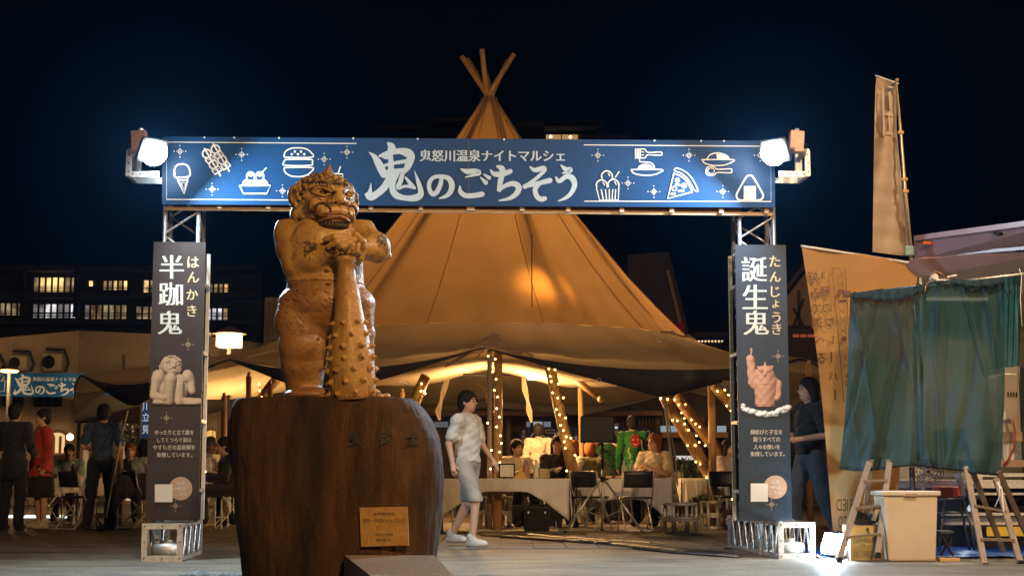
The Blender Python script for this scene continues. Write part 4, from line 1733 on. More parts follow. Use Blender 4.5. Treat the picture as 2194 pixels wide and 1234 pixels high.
def fig_left(t, pl):
    S_ = Sdf((312, -40, -872), (440, 40, -750), 1.0)
    e = lambda x, y, r, d=0, k=4, **a: S_.ell((x, d, -y), r, k, **a)
    e(368, 830, (38, 22, 34), 6)
    e(340, 808, (15, 14, 17), -4)
    e(402, 806, (13, 13, 15), -4)
    S_.cap((336, -4, -812), (330, -8, -845), 12, 9, 4)
    S_.cap((330, -10, -848), (352, -22, -852), 9, 7, 3)
    S_.cap((408, -2, -812), (412, -8, -838), 10, 8, 4)
    S_.cap((366, -24, -812), (362, -16, -860), 13, 10, 3)
    S_.cap((385, -12, -825), (384, -14, -862), 10, 9, 3)
    S_.cap((384, -14, -858), (428, -12, -860), 8, 7, 3)
    e(345, 862, (20, 12, 6), -14)
    e(412, 864, (20, 12, 5), -14)
    e(367, 782, (24, 22, 21), -8)
    e(372, 793, (18, 14, 10), -16)
    e(345, 786, (5, 5, 7), -6, 1)
    e(373, 784, (5, 6, 4.5), -30, 2)
    for x in (361, 382):
        e(x, 779, (5, 4, 2.6), -27, 1, cut=True)
        e(x, 779.5, (3.6, 4, 2), -26, .5)
    S_.path([(354, -25, -774), (362, -29, -772), (370, -28, -776)], 2.2, 2)
    S_.path([(376, -28, -776), (382, -28, -772), (389, -23, -774)], 2.0, 2)
    S_.path([(362, -28, -793), (372, -31, -790), (384, -26, -793)], 1.6, 1, cut=True)
    for i in range(46):
        a_ = rng.uniform(0, 1)
        x = 348 + 40 * a_
        y = 772 - 11 * math.sin(a_ * 3.1) + rng.uniform(0, 1) ** 1 * 10 * (1 if x < 356 else .4)
        f_ = S_.front(x, -y)
        if f_ is not None:
            S_.ell((x, f_, -y), 2.7, .6)
    S_.cap((352, -30, -810), (350, -20, -838), 1.5, 1.5, 3, cut=True)
    S_.cap((340, -24, -830), (350, -24, -834), 1.2, 1.2, 2, cut=True)
    S_.above(-757)
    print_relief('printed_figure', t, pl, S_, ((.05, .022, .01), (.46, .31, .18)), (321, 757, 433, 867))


def fig_right(t, pl):
    S_ = Sdf((1578, -40, -900), (1702, 40, -738), 1.0)
    e = lambda x, y, r, d=0, k=3, **a: S_.ell((x, d, -y), r, k, **a)
    S_.cap((1640, 0, -820), (1640, 0, -862), 27, 22, 3)
    e(1640, 825, (33, 20, 14), 0)
    S_.cap((1608, -4, -772), (1614, -2, -818), 9, 12, 3)
    e(1607, 768, (9, 8, 8), -6)
    S_.cap((1610, -8, -764), (1609, -8, -748), 3, 2.6, 1)
    S_.cap((1667, -4, -822), (1668, -8, -848), 9, 6, 3)
    e(1665, 853, (6, 6, 6), -14)
    e(1639, 802, (20, 19, 20), -8)
    e(1639, 810, (14, 10, 9), -18)
    e(1639, 803, (4, 5, 3.6), -29, 1.5)
    for x in (1631, 1648):
        e(x, 798, (5, 4, 2.2), -26, 1, cut=True)
        e(x, 798.5, (3.5, 4, 1.6), -25, .5)
        e(x, 793, (6, 4, 2), -24, 1)
    S_.path([(1630, -27, -811), (1639, -30, -814), (1649, -27, -811)], 1.5, 1, cut=True)
    for i in range(30):
        x = 1621 + 36 * (i % 15) / 14
        y = 793 - 13 * math.sin((x - 1621) / 36 * 3.1) - (i // 15) * 4
        f_ = S_.front(x, -y)
        if f_ is not None:
            S_.ell((x, f_, -y), 2.8, .6)
    S_.cap((1639, -8, -786), (1639, -6, -772), 4, 1, 1)
    S_.cap((1612, -30, -850), (1664, -30, -850), 1.3, 1.3, 2, cut=True)
    S_.cap((1640, -30, -825), (1640, -30, -848), 1.1, 1.1, 2, cut=True)
    S_.cap((1622, -26, -826), (1658, -26, -826), 1.1, 1.1, 2, cut=True)
    S_.a = S_.a + (.8 * np.sin(S_.ax[0][:, None, None] * .35) * np.sin(S_.ax[2][None, None, :] * .3)).astype(np.float32)
    S_.below(-872)
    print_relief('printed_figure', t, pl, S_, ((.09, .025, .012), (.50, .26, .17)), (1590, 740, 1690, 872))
    C2 = Sdf((1578, -40, -900), (1702, 40, -850), 1.0)
    for i in range(40):
        u = i / 39
        x = 1586 + 108 * u
        y = 870 + 17 * math.sin(u * 3.14) + rng.uniform(-4, 4)
        C2.ell((min(max(x, 1592), 1688), rng.uniform(-14, 0), -y), (rng.uniform(5, 9), 9, rng.uniform(3.5, 6)), 1.2)
    k_ = lambda x, y, off=0: pl(x, y, off + .003)
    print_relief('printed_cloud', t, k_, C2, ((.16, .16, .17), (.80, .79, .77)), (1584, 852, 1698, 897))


tower_sign('tower_sign', 'tall dark sign board on the left gate column showing a seated carved ogre', ((328, 518), (440, 519), (426, 1115), (313, 1114)), 0.0, 'R',
           '半跏鬼', 'はんかき', (572, 630, 691), (562, 594, 631, 666), (368, 366, 364), (414, 414, 412, 411),
           (('ゆったりと立て膝を', 'してくつろぐ姿は', 'やすらぎの温泉郷を', '象徴しています。'), ((332, 415), (337, 410), (328, 418), (336, 412))), (926, 942, 958, 974),
           fig_left, ((403, 738), (357, 895), (376, 1083)), (387, 1046, 25), (332, 1037, 370, 1075), 50, 24)
tower_sign('tower_sign', 'dark sign board on the right gate column with a standing carved child ogre', ((1575, 524), (1683, 525), (1698, 1116), (1586, 1115)), .30 - .30, 'L',
           '誕生鬼', 'たんじょうき', (577, 636, 691), (560, 593, 625, 651, 680, 705), (1616, 1618, 1620), (1660, 1661, 1661, 1662, 1663, 1664),
           (('縁結びと子宝を', '願うすべての', '人々の想いを', '象徴しています。'), ((1608, 1676), (1614, 1671), (1615, 1671), (1608, 1681))), (925, 941, 957, 972),
           fig_right, ((1667, 763), (1653, 1080)), (1661, 1043, 25), (1608, 1035, 1645, 1074), 52, 23)


# ------------------------------------------------------------------ floodlights on the gate
FL = emis('floodlight lens', (0.80, 0.93, 1.0), 130)


def floodlight(px_c, py_c, px_box, side, label):
    """side -1 = left end. Head faces inwards to the banner and the viewer"""
    u, z = ghit(px_c, py_c, -.42)
    t = thing('floodlight', label, 'floodlight', gw(u, -.42, z), 0, 'bright floodlights on the ends of the gate')
    c = gw(u, -.42, z)
    aim = (GX * (-side) * .55 + GY * -.60 + Vector((0, 0, -.50))).normalized()
    uu = aim.cross(Vector((0, 0, 1))).normalized()
    vv = uu.cross(aim)
    m_ = Matrix((uu, vv, aim)).transposed()
    MB().box(c - aim * .08, (.27, .24, .06), m=m_).build('housing', mat('dark lamp housing', (0.05, 0.05, 0.055), rough=.5), t, bevel=.03)
    MB().cyl(c - aim * .03, c + aim * .02, .115, n=28).build('lens', FL, t, bevel=.02)
    fins = MB()
    for k in range(7):
        fins.box(c - aim * .12 + uu * (-.09 + .03 * k), (.006, .17, .05), m=m_)
    fins.build('cooling_fins', M_alu, t)
    # bracket truss stub
    bu = ghit(px_box, 345, -.05)[0]
    u_in = ghit(347 if side < 0 else 1661, 370, -.05)[0]
    zl, zh = ghit(px_box, 384, -.05)[1], ghit(px_box, 330, -.05)[1]
    b = MB()
    for v in (-.18, .12):
        b.bar(gw(bu, v, zl + .02), gw(u_in, v, zl + .02), .006, .055, up=(0, 0, 1))
        b.bar(gw(bu, v, zl), gw(bu, v, zh), .045, .045)
    b.bar(gw(bu, -.18, zl + .02), gw(bu, .12, zl + .02), .04, .04)
    b.bar(gw(bu, -.18, zh), gw(bu, .12, zh), .04, .04)
    b.bar(gw(bu + side * -.06, -.02, zl + .04), gw(bu + side * -.06, -.02, zh + .03), .045, .03)
    b.build('bracket', M_alu, t)
    h = MB()
    for k in range(4):
        h.cyl(gw(bu + (u_in - bu) * (k + .5) / 4, -.186, zl + .02), gw(bu + (u_in - bu) * (k + .5) / 4, -.1835, zl + .02), .008, n=8)
    for k in range(3):
        h.cyl(gw(bu, -.206, zl + (zh - zl) * (k + .5) / 3), gw(bu, -.2035, zl + (zh - zl) * (k + .5) / 3), .008, n=8)
    h.build('bolts', M_black, t)
    # ballast box
    ub = ghit(px_box + (-side) * 16, 305, -.22)[0]
    zc = ghit(px_box, 305, -.22)[1]
    MB().box(gw(ub, -.22, zc), (.13, .10, .20), m=Matrix.Rotation(R(4 * side), 3, 'Y')).build('driver_box', mat('brushed pinkish metal', (0.42, 0.30, 0.26), (0.30, 0.20, 0.17), 12, rough=0.45, metal=0.5, stretch=(1, 1, 5)), t, bevel=.004)
    MB().cyl(gw(ub + .01, -.22, zc + .10), gw(ub + .01, -.22, zc + .125), .022, n=10).build('cable_gland', M_alu, t)
    MB().tube([gw(ub + .06 * side, -.22, zc), gw(ub + .10 * side, -.22, zc - .02), gw(ub + .09 * side, -.2, zc - .12), gw(bu, -.1, zl + .1)], .006, 6).build('cable', M_black, t)
    MB().bar(c - aim * .09 - uu * .13, gw(ub, -.2, zc - .06), .02, .02).build('yoke', M_alu, t)
    return t, c, aim


FA = floodlight(333, 330, 283, -1, 'bright floodlight on a bracket at the left end of the gate banner')
FB = floodlight(1655, 330, 1722, 1, 'bright floodlight on a bracket at the right end of the gate banner')

# ------------------------------------------------------------------ pedestal and ogre statue
def statue_mat(name, base, light, dark, rough=0.46, patch=0.5, s=7.0):
    m = bpy.data.materials.new(name)
    m.use_nodes = True
    t = m.node_tree
    n, L = t.nodes, t.links
    b = n['Principled BSDF']
    co = n.new('ShaderNodeTexCoord')
    nz = n.new('ShaderNodeTexNoise')
    nz.inputs['Scale'].default_value = s
    nz.inputs['Detail'].default_value = 7
    L.new(co.outputs['Object'], nz.inputs['Vector'])
    rp = n.new('ShaderNodeValToRGB')
    rp.color_ramp.elements[0].position = .35
    rp.color_ramp.elements[0].color = (*base, 1)
    rp.color_ramp.elements[1].position = .65
    rp.color_ramp.elements[1].color = (*light, 1)
    L.new(nz.outputs['Fac'], rp.inputs[0])
    # dark patina patches
    n2 = n.new('ShaderNodeTexNoise')
    n2.inputs['Scale'].default_value = s * 1.3
    n2.inputs['Detail'].default_value = 12
    n2.inputs['Roughness'].default_value = .75
    L.new(co.outputs['Object'], n2.inputs['Vector'])
    r2 = n.new('ShaderNodeMapRange')
    r2.inputs['From Min'].default_value = .54
    r2.inputs['From Max'].default_value = .60
    r2.inputs['To Max'].default_value = patch
    L.new(n2.outputs['Fac'], r2.inputs['Value'])
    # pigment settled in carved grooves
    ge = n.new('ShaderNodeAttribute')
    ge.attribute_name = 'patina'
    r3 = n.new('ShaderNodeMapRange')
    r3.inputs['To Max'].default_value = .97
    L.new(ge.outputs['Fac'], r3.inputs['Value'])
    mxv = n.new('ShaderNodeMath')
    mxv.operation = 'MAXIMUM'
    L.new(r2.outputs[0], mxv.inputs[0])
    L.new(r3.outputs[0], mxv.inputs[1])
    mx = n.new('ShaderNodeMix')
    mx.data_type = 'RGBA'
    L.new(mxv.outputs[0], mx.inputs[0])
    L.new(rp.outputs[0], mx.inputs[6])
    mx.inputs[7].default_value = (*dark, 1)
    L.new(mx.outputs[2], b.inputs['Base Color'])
    rr = n.new('ShaderNodeMapRange')
    rr.inputs['To Min'].default_value = rough - .08
    rr.inputs['To Max'].default_value = rough + .18
    L.new(n2.outputs['Fac'], rr.inputs['Value'])
    L.new(rr.outputs[0], b.inputs['Roughness'])
    b.inputs['Coat Weight'].default_value = .08
    b.inputs['Coat Roughness'].default_value = .3
    nb = n.new('ShaderNodeTexNoise')
    nb.inputs['Scale'].default_value = 34
    nb.inputs['Detail'].default_value = 6
    L.new(co.outputs['Object'], nb.inputs['Vector'])
    bp = n.new('ShaderNodeBump')
    bp.inputs['Strength'].default_value = .5
    bp.inputs['Distance'].default_value = .015
    L.new(nb.outputs['Fac'], bp.inputs['Height'])
    L.new(bp.outputs[0], b.inputs['Normal'])
    return m


M_stat = statue_mat('weathered ochre bronze', (0.31, 0.165, 0.042), (0.46, 0.275, 0.085), (0.03, 0.016, 0.008))
M_fur = statue_mat('brown carved fur cloth', (0.22, 0.11, 0.04), (0.31, 0.165, 0.058), (0.03, 0.014, 0.008), rough=.45, patch=.3)
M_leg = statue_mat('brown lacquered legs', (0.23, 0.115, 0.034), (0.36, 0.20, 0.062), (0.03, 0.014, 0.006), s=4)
M_club = statue_mat('ochre studded club', (0.29, 0.155, 0.04), (0.43, 0.255, 0.078), (0.05, 0.022, 0.01), rough=.44, patch=.35, s=5)
M_face = statue_mat('ochre bronze face', (0.36, 0.195, 0.055), (0.50, 0.31, 0.10), (0.02, 0.012, 0.008), patch=.75, s=9)
M_mouth = statue_mat('red brown lip bronze', (0.24, 0.10, 0.045), (0.30, 0.14, 0.06), (0.03, 0.012, 0.01), rough=.3, patch=.2)

YS = 8.75
SB = P(700, 857, YS)                    # statue base point
KS = (P(800, 600, YS).x - P(700, 600, YS).x) / 100.0   # metres per photo pixel there


def q(px, py, d=0.0):
    """local statue coordinates"""
    v = P(px, py, YS) - SB
    s_ = (YS + d) / YS
    w_ = P(px, py, YS + d) - SB
    return (w_.x, d, w_.z)


statue = thing('ogre_statue', 'golden brown carved horned ogre statue leaning on a spiked club', 'statue', SB)
k = KS
B = Sdf((-.42, -.48, -.03), (.48, .32, 1.06), .005)
B.cap(q(692, 520), q(697, 600), 78 * k, 82 * k, .02)
B.ell(q(690, 560, -.05), (82 * k, .19, 60 * k), .04)
B.cap(q(640, 498, .0), q(765, 495, .02), 40 * k, 34 * k, .06)
# neck
B.cap(q(700, 495, -.02), q(700, 450, -.03), 42 * k, 45 * k, .04)
# near arm (viewer's left)
B.ell(q(631, 500, -.02), (44 * k, .11, 46 * k), .03)
B.cap(q(630, 508, -.04), q(638, 566, -.14), 40 * k, 34 * k, .02)
B.ell(q(627, 530, -.06), (36 * k, .09, 44 * k), .02)
B.cap(q(640, 566, -.15), q(712, 536, -.27), 33 * k, 21 * k, .015)
B.ell(q(668, 556, -.20), (38 * k, .08, 26 * k), .02, rot=(0, .3, 0))
# far arm
B.ell(q(770, 497, -.02), (34 * k, .09, 34 * k), .03)
B.cap(q(776, 498, -.03), q(808, 532, -.10), 27 * k, 27 * k, .02)
B.cap(q(808, 536, -.11), q(765, 530, -.24), 28 * k, 19 * k, .015)
B.ell(q(800, 522, -.12), (33 * k, .08, 27 * k), .02)
B.cap(q(822, 540, -.10), q(830, 548, -.10), 13 * k, 9 * k, .01)
# ruffled elbow ridges
for a_ in range(5):
    B.cap(q(640 + a_ * 5, 520 + a_ * 11, -.19), q(648 + a_ * 5, 516 + a_ * 10, -.20), 4 * k, 3 * k, .008)
# spur on the upper arm
B.cap(q(645, 508, -.14), q(655, 492, -.17), 11 * k, 2 * k, .012)
# hands stacked on the club
B.ell(q(742, 522, -.30), (32 * k, .06, 17 * k), .012, rot=(0, -.15, 0))
B.ell(q(748, 540, -.29), (28 * k, .06, 12 * k), .01)
for (p0, p1, p2, r_) in (((742, 508), (716, 508), (697, 513), 6.5), ((748, 512), (722, 519), (705, 529), 7.5), ((756, 516), (734, 529), (719, 544), 8.2)):
    B.path([q(*p0, -.335), q(*p1, -.355), q(*p2, -.335)], [r_ * 1.15 * k, r_ * 1.1 * k, r_ * .95 * k], .005)
for i in range(4):
    B.path([q(737 + i * 10, 528 - i * 1, -.345), q(735 + i * 10, 541 - i * .6, -.345)], 5.6 * k, .004)
B.path([q(762, 505, -.32), q(776, 517, -.33), q(777, 528, -.31)], [8 * k, 8 * k, 7 * k], .006)
B.path([q(775, 530, -.25), q(772, 552, -.25), q(768, 566, -.22)], [9 * k, 8 * k, 5 * k], .01)
# hips, legs
B.ell(q(700, 655, .0), (98 * k, .235, 70 * k), .03)
B.cap(q(652, 690, -.04), q(650, 775, -.06), 54 * k, 47 * k, .03)
B.ell(q(650, 740, -.08), (53 * k, .15, 52 * k), .02)
B.cap(q(650, 775, -.05), q(652, 835, -.02), 46 * k, 38 * k, .02)
B.cap(q(752, 690, .04), q(766, 770, .03), 50 * k, 36 * k, .03)
B.cap(q(766, 770, .03), q(775, 835, .04), 34 * k, 26 * k, .02)
# feet and toes
B.ell(q(668, 846, -.12), (58 * k, .15, 17 * k), .02)
for i in range(4):
    B.ell(q(690 + i * 15, 851, -.26), (8.5 * k, .035, 6.5 * k), .004)
B.ell(q(770, 848, -.03), (50 * k, .12, 14 * k), .02)
for i in range(3):
    B.ell(q(803 + i * 13, 850, -.07 + i * .012), (7.5 * k, .035, 7.5 * k), .004)
# muscles, ribs and belly fold
B.ell(q(668, 505, -.17), (38 * k, .05, 26 * k), .02)
B.ell(q(660, 598, -.12), (46 * k, .09, 26 * k), .02)
B.cap(q(612, 611, -.10), q(720, 611, -.235), 2.5 * k, 2.5 * k, .006, cut=True)
B.cap(q(620, 576, -.13), q(700, 582, -.22), 3 * k, 3 * k, .012, cut=True)
B.cap(q(602, 700, -.1), q(700, 735, -.2), 3 * k, 2 * k, .012, cut=True)
B.cap(q(705, 745, -.18), q(690, 840, -.16), 9 * k, 5 * k, .012, cut=True)
B.below(0.0)
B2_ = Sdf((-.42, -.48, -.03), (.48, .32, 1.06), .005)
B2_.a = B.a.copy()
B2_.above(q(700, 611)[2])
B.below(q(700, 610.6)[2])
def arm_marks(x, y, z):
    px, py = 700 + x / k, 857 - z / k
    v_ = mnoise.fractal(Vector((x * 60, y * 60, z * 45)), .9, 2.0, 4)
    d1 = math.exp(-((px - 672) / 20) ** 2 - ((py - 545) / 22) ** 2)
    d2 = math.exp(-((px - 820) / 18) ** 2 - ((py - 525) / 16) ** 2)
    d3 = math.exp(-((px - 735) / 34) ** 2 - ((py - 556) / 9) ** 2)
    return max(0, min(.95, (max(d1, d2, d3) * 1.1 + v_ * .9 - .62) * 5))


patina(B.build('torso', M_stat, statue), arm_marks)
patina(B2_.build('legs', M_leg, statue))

# fur loincloth as its own shell
C_ = Sdf((-.42, -.45, .3), (.46, .32, .75), .005)
C_.ell(q(700, 652, .0), (104 * k, .25, 56 * k), .01)
C_.cap(q(640, 690, -.06), q(648, 712, -.08), 52 * k, 46 * k, .03)
C_.cap(q(760, 690, -.02), q(772, 716, -.02), 44 * k, 32 * k, .03)
C_.above(q(700, 611)[2])
C_.ell(q(690, 800, -.1), (60 * k, .5, 66 * k), .01, cut=True)
for i in range(85):
    px = rng.uniform(598, 800)
    py = rng.uniform(620, 720)
    x_, _, z_ = q(px, py)
    yf = C_.front(x_, z_)
    if yf is None:
        continue
    x2, _, z2 = q(px + rng.uniform(8, 22), py + rng.uniform(6, 14))
    yf2 = C_.front(x2, z2) or yf
    C_.cap((x_, yf, z_), (x2, yf2, z2), 1.2 * k, .6 * k, .004, cut=True)
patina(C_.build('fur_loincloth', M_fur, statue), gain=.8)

# head, carved facing -y and then turned to the right
HT = Matrix.Translation(q(696, 433, -.04)) @ Matrix.Rotation(R(31), 4, 'Z') @ Matrix.Rotation(R(5), 4, 'X') @ Matrix.Scale(1.07, 4)
H_ = Sdf((-.27, -.31, -.22), (.27, .24, .24), .0034)


def hk(x, y, z):
    return (x * k, y * k, z * k)


def he(x, y, z, rx, ry, rz, kk=3, **a):
    H_.ell(hk(x, y, z), hk(rx, ry, rz), kk * k, **a)


def hf(x, z, dd=0.0):
    """surface point of the face at lateral x, height z (photo pixels)"""
    y = H_.front(x * k, z * k)
    return (x * k, (y if y is not None else -.1) + dd * k, z * k)


def hpth(pts, r_, kk=1.5, **a):
    H_.path([hf(*p) for p in pts], [t_ * k for t_ in r_] if isinstance(r_, (list, tuple)) else r_ * k, kk * k, **a)


he(0, 4, 2, 64, 62, 52)
he(0, -22, -18, 55, 44, 38, 8)
he(0, -40, -34, 40, 28, 20, 8)
he(0, -46, -50, 33, 24, 13, 6)
for sg in (-1, 1):
    he(sg * 34, -44, -14, 20, 16, 16, 8)
    he(sg * 50, 6, -30, 18, 26, 24, 8)
# broad muzzle, nose with wings
he(0, -62, -26, 34, 16, 15, 8)
he(0, -66, 0, 12, 15, 11, 6)
H_.cap(hk(0, -54, 22), hk(0, -70, 2), 8 * k, 11 * k, 5 * k)
for sg in (-1, 1):
    he(sg * 14, -64, -5, 10, 10, 8.5, 3)
# brow ridges meeting in a frown
for sg in (-1, 1):
    hpth([(sg * 46, 22), (sg * 36, 30), (sg * 22, 30), (sg * 9, 20)], [5, 8, 9, 8], 3)
for sg in (-1, 1):
    ex, ez = sg * 29, 15
    H_.ell(hf(ex, ez, 2), hk(17, 8, 10), 3 * k, cut=True)
    H_.ell(hf(ex, ez, 4), hk(13, 10, 8), 1 * k)
    H_.ell(hf(ex + sg * -2, ez - 1), hk(3, 3, 3), .5 * k, cut=True)
    hpth([(ex - sg * 15, ez - 5, -1), (ex, ez - 9.5, -2), (ex + sg * 15, ez - 2, 0)], 2.6, .8)
    hpth([(ex - sg * 16, ez + 1, -1), (ex - sg * 2, ez + 9, -2.5), (ex + sg * 15, ez + 5, 0)], 3.2, .8)
    hpth([(ex - sg * 12, ez - 15), (ex + sg * 4, ez - 18), (ex + sg * 16, ez - 12)], 1.6, 1.5, cut=True)
    for a_ in range(6):
        fx = ex + sg * (-14 + a_ * 6)
        hpth([(fx, 27 + a_ * .6), (fx + sg * 3, 37)], 1.7, 1, cut=True)
    H_.ell(hf(sg * 9, -8), hk(4, 4, 2.6), 1 * k, cut=True)
    hpth([(sg * 20, 2), (sg * 26, -8), (sg * 24, -16)], 1.7, 1.5, cut=True)
# down-turned mouth and the hollows round the tusks
hpth([(-38, -42), (-26, -33), (-12, -28), (0, -26), (12, -28), (26, -33), (38, -42)], 3.2, 1.5, cut=True)
for sg in (-1, 1):
    pts_ = [(sg * 32 + 12 * math.cos(R(t)), -23 + 13 * math.sin(R(t))) for t in range(-30, 215, 30)]
    hpth(pts_, 2.2, 1, cut=True)
for i in range(9):
    hpth([(-26 + i * 6.5, -47), (-22 + i * 5.5, -60)], 1.5, 1, cut=True)
# curled hair over crown, temples and nape
hr = np.random.default_rng(3)
NC = 330
for i in range(NC):
    zc = 1 - 2 * (i + .5) / NC
    an = i * 2.39996
    rr_ = math.sqrt(1 - zc * zc)
    dx, dy, dz = rr_ * math.cos(an), rr_ * math.sin(an), zc
    X_, Y_, Z_ = dx * 65, 4 + dy * 63, 2 + dz * 53
    line = 34 if dy < -.35 else (34 - (dy + .35) * 150)
    line = max(line, -52)
    if abs(dx) > .8 and dy < .1:
        line = min(line, 0)
    if Z_ < line:
        continue
    rc = hr.uniform(5.0, 6.6)
    H_.ell(hk(X_, Y_, Z_), rc * k, 1 * k)
    H_.ell(hk(X_ + dx * rc, Y_ + dy * rc, Z_ + dz * rc), rc * .42 * k, .5 * k, cut=True)
    H_.ell(hk(X_ + dx * rc * .8, Y_ + dy * rc * .8, Z_ + dz * rc * .8), rc * .20 * k, .3 * k)
# ears
for sg in (-1, 1):
    H_.ell(hk(sg * 66, 2, 8), hk(9, 15, 20), 3 * k, rot=(0, 0, sg * -.5))
    H_.ell(hk(sg * 71, -5, 8), hk(6, 8, 12), 2 * k, cut=True, rot=(0, 0, sg * -.5))
    H_.ell(hk(sg * 64, -6, -12), hk(5, 6, 8), 2 * k)
head_o = H_.build('head', M_face, statue)


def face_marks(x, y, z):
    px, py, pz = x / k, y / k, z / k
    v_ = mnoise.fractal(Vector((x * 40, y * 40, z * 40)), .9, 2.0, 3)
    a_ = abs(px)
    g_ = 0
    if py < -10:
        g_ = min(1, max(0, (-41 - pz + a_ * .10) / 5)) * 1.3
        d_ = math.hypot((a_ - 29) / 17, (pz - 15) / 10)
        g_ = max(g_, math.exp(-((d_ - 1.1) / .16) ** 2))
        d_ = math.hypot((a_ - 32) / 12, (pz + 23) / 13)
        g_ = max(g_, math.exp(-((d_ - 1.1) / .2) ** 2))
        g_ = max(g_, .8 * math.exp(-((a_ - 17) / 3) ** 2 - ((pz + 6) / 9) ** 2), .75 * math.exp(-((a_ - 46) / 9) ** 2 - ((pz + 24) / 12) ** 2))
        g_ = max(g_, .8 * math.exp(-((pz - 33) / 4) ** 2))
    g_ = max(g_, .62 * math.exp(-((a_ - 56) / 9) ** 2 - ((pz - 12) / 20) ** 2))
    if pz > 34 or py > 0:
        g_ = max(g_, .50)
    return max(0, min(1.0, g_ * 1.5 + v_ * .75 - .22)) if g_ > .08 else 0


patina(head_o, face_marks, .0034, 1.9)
head_o.data.transform(HT)


def hput(mb_, name, m_):
    mb_.v = [HT @ v for v in mb_.v]
    return mb_.build(name, m_, statue, smooth=True, local=True)


lp = [Vector(hf(a_, b_, c_)) for a_, b_, c_ in ((-40, -43, 2), (-26, -33, -2), (-12, -28, -3), (0, -26, -3), (12, -28, -3), (26, -33, -2), (40, -43, 2))]
hput(MB().tube(lp, [2 * k, 3.2 * k, 3.8 * k, 3.4 * k, 3.8 * k, 3.2 * k, 2 * k], 8), 'upper_lip', M_mouth)
hput(MB().tube([p + Vector((0, .004, -7.0 * k)) for p in lp], [1.5 * k, 3 * k, 3.8 * k, 4 * k, 3.8 * k, 3 * k, 1.5 * k], 8), 'lower_lip', M_mouth)
for sg in (-1, 1):
    p0, p1 = Vector(hf(sg * 33, -33, 1)), Vector(hf(sg * 31, -13, -5))
    hput(MB().tube([p0, p0.lerp(p1, .5) + Vector((0, -.003, 0)), p1], [7.5 * k, 5.4 * k, .8 * k], 10), 'tusk', M_club)
t_ = MB()
ring_ = [Vector(hk(math.cos(i * math.pi / 3) * 17, -6 + math.sin(i * math.pi / 3) * 15, 50)) for i in range(6)]
t_.add(ring_ + [Vector(hk(0, -14, 76))], [(i, (i + 1) % 6, 6) for i in range(6)])
t_.v = [HT @ v for v in t_.v]
t_.build('horn', M_fur, statue, local=True)

# studded iron club
club = MB()
pb, pt_ = Vector(q(757, 857, -.30)), Vector(q(740, 549, -.31))
ax_ = (pt_ - pb)
L_ = ax_.length
ax_.normalize()
prof = [(0, 44), (.03, 47), (.12, 48), (.25, 47), (.40, 41), (.52, 34), (.62, 29), (.72, 25.5), (.80, 23), (.805, 20.5), (.90, 18.5), (.955, 18), (.96, 20), (.985, 21), (1, 18)]
u_, v_, _ = basis(ax_)
vs, NN = [], 32
for t, r_ in prof:
    for i in range(NN):
        a_ = 2 * math.pi * i / NN
        vs.append(pb + ax_ * L_ * t + (u_ * math.cos(a_) + v_ * math.sin(a_)) * r_ * k)
fs = [(j * NN + i, j * NN + (i + 1) % NN, (j + 1) * NN + (i + 1) % NN, (j + 1) * NN + i) for j in range(len(prof) - 1) for i in range(NN)]
fs += [tuple(range(NN - 1, -1, -1)), tuple((len(prof) - 1) * NN + i for i in range(NN))]
club.add(vs, fs)
club_o = club.build('club', M_club, statue, smooth=True, local=True)
for f_ in club_o.data.polygons:
    if len(f_.vertices) > 4:
        f_.use_smooth = False
spikes = []
for row_, t in enumerate((.045, .125, .205, .285, .365, .445, .53)):
    r_ = np.interp(t, [p[0] for p in prof], [p[1] for p in prof]) * k
    n_ = 8 if row_ < 4 else 7
    for i in range(n_):
        a_ = 2 * math.pi * (i + .5 * (row_ % 2)) / n_ + .2
        d_ = (u_ * math.cos(a_) + v_ * math.sin(a_))
        c_ = pb + ax_ * L_ * t + d_ * (r_ - .006)
        s_ = MB()
        rs_ = (8.0 if row_ < 5 else 6.5) * k
        s_.cyl(c_, c_ + d_ * .012, rs_ * 1.0, rs_ * .92, n=8)
        s_.cyl(c_ + d_ * .0125, c_ + d_ * (.012 + rs_ * 1.0), rs_ * .9, .0015, n=5)
        s_.build('spike', M_club, club_o, local=True)

# ---- rough timber pedestal
PB = G(715, 1290)
YP = YS + .02
leftp = [(1300, 528), (1234, 523), (1200, 520), (1150, 516), (1100, 512), (1060, 513), (1020, 516), (980, 504), (940, 497), (900, 497), (876, 502), (864, 509), (857, 516)]
rightp = [(1300, 925), (1234, 928), (1187, 932), (1150, 938), (1100, 943), (1050, 946), (1000, 945), (970, 941), (940, 934), (910, 921), (885, 907), (868, 897), (857, 888)]
ped = thing('pedestal', 'dark weathered block pedestal with carved characters under the ogre statue', 'pedestal', (P(715, 1200, YP).x, YP, 0))
zs_ = [P(700, yy_, YP).z for yy_, _ in leftp]
lx = [P(x, yy_, YP).x for yy_, x in leftp]
rx_ = [P(x, yy_, YP).x for yy_, x in rightp]
order = np.argsort(zs_)
zA = np.array(zs_)[order]
lA, rA = np.array(lx)[order], np.array(rx_)[order]
ztop = P(700, 857, YP).z
NZ, NA = 110, 200
pr = MB()
grid_ = []
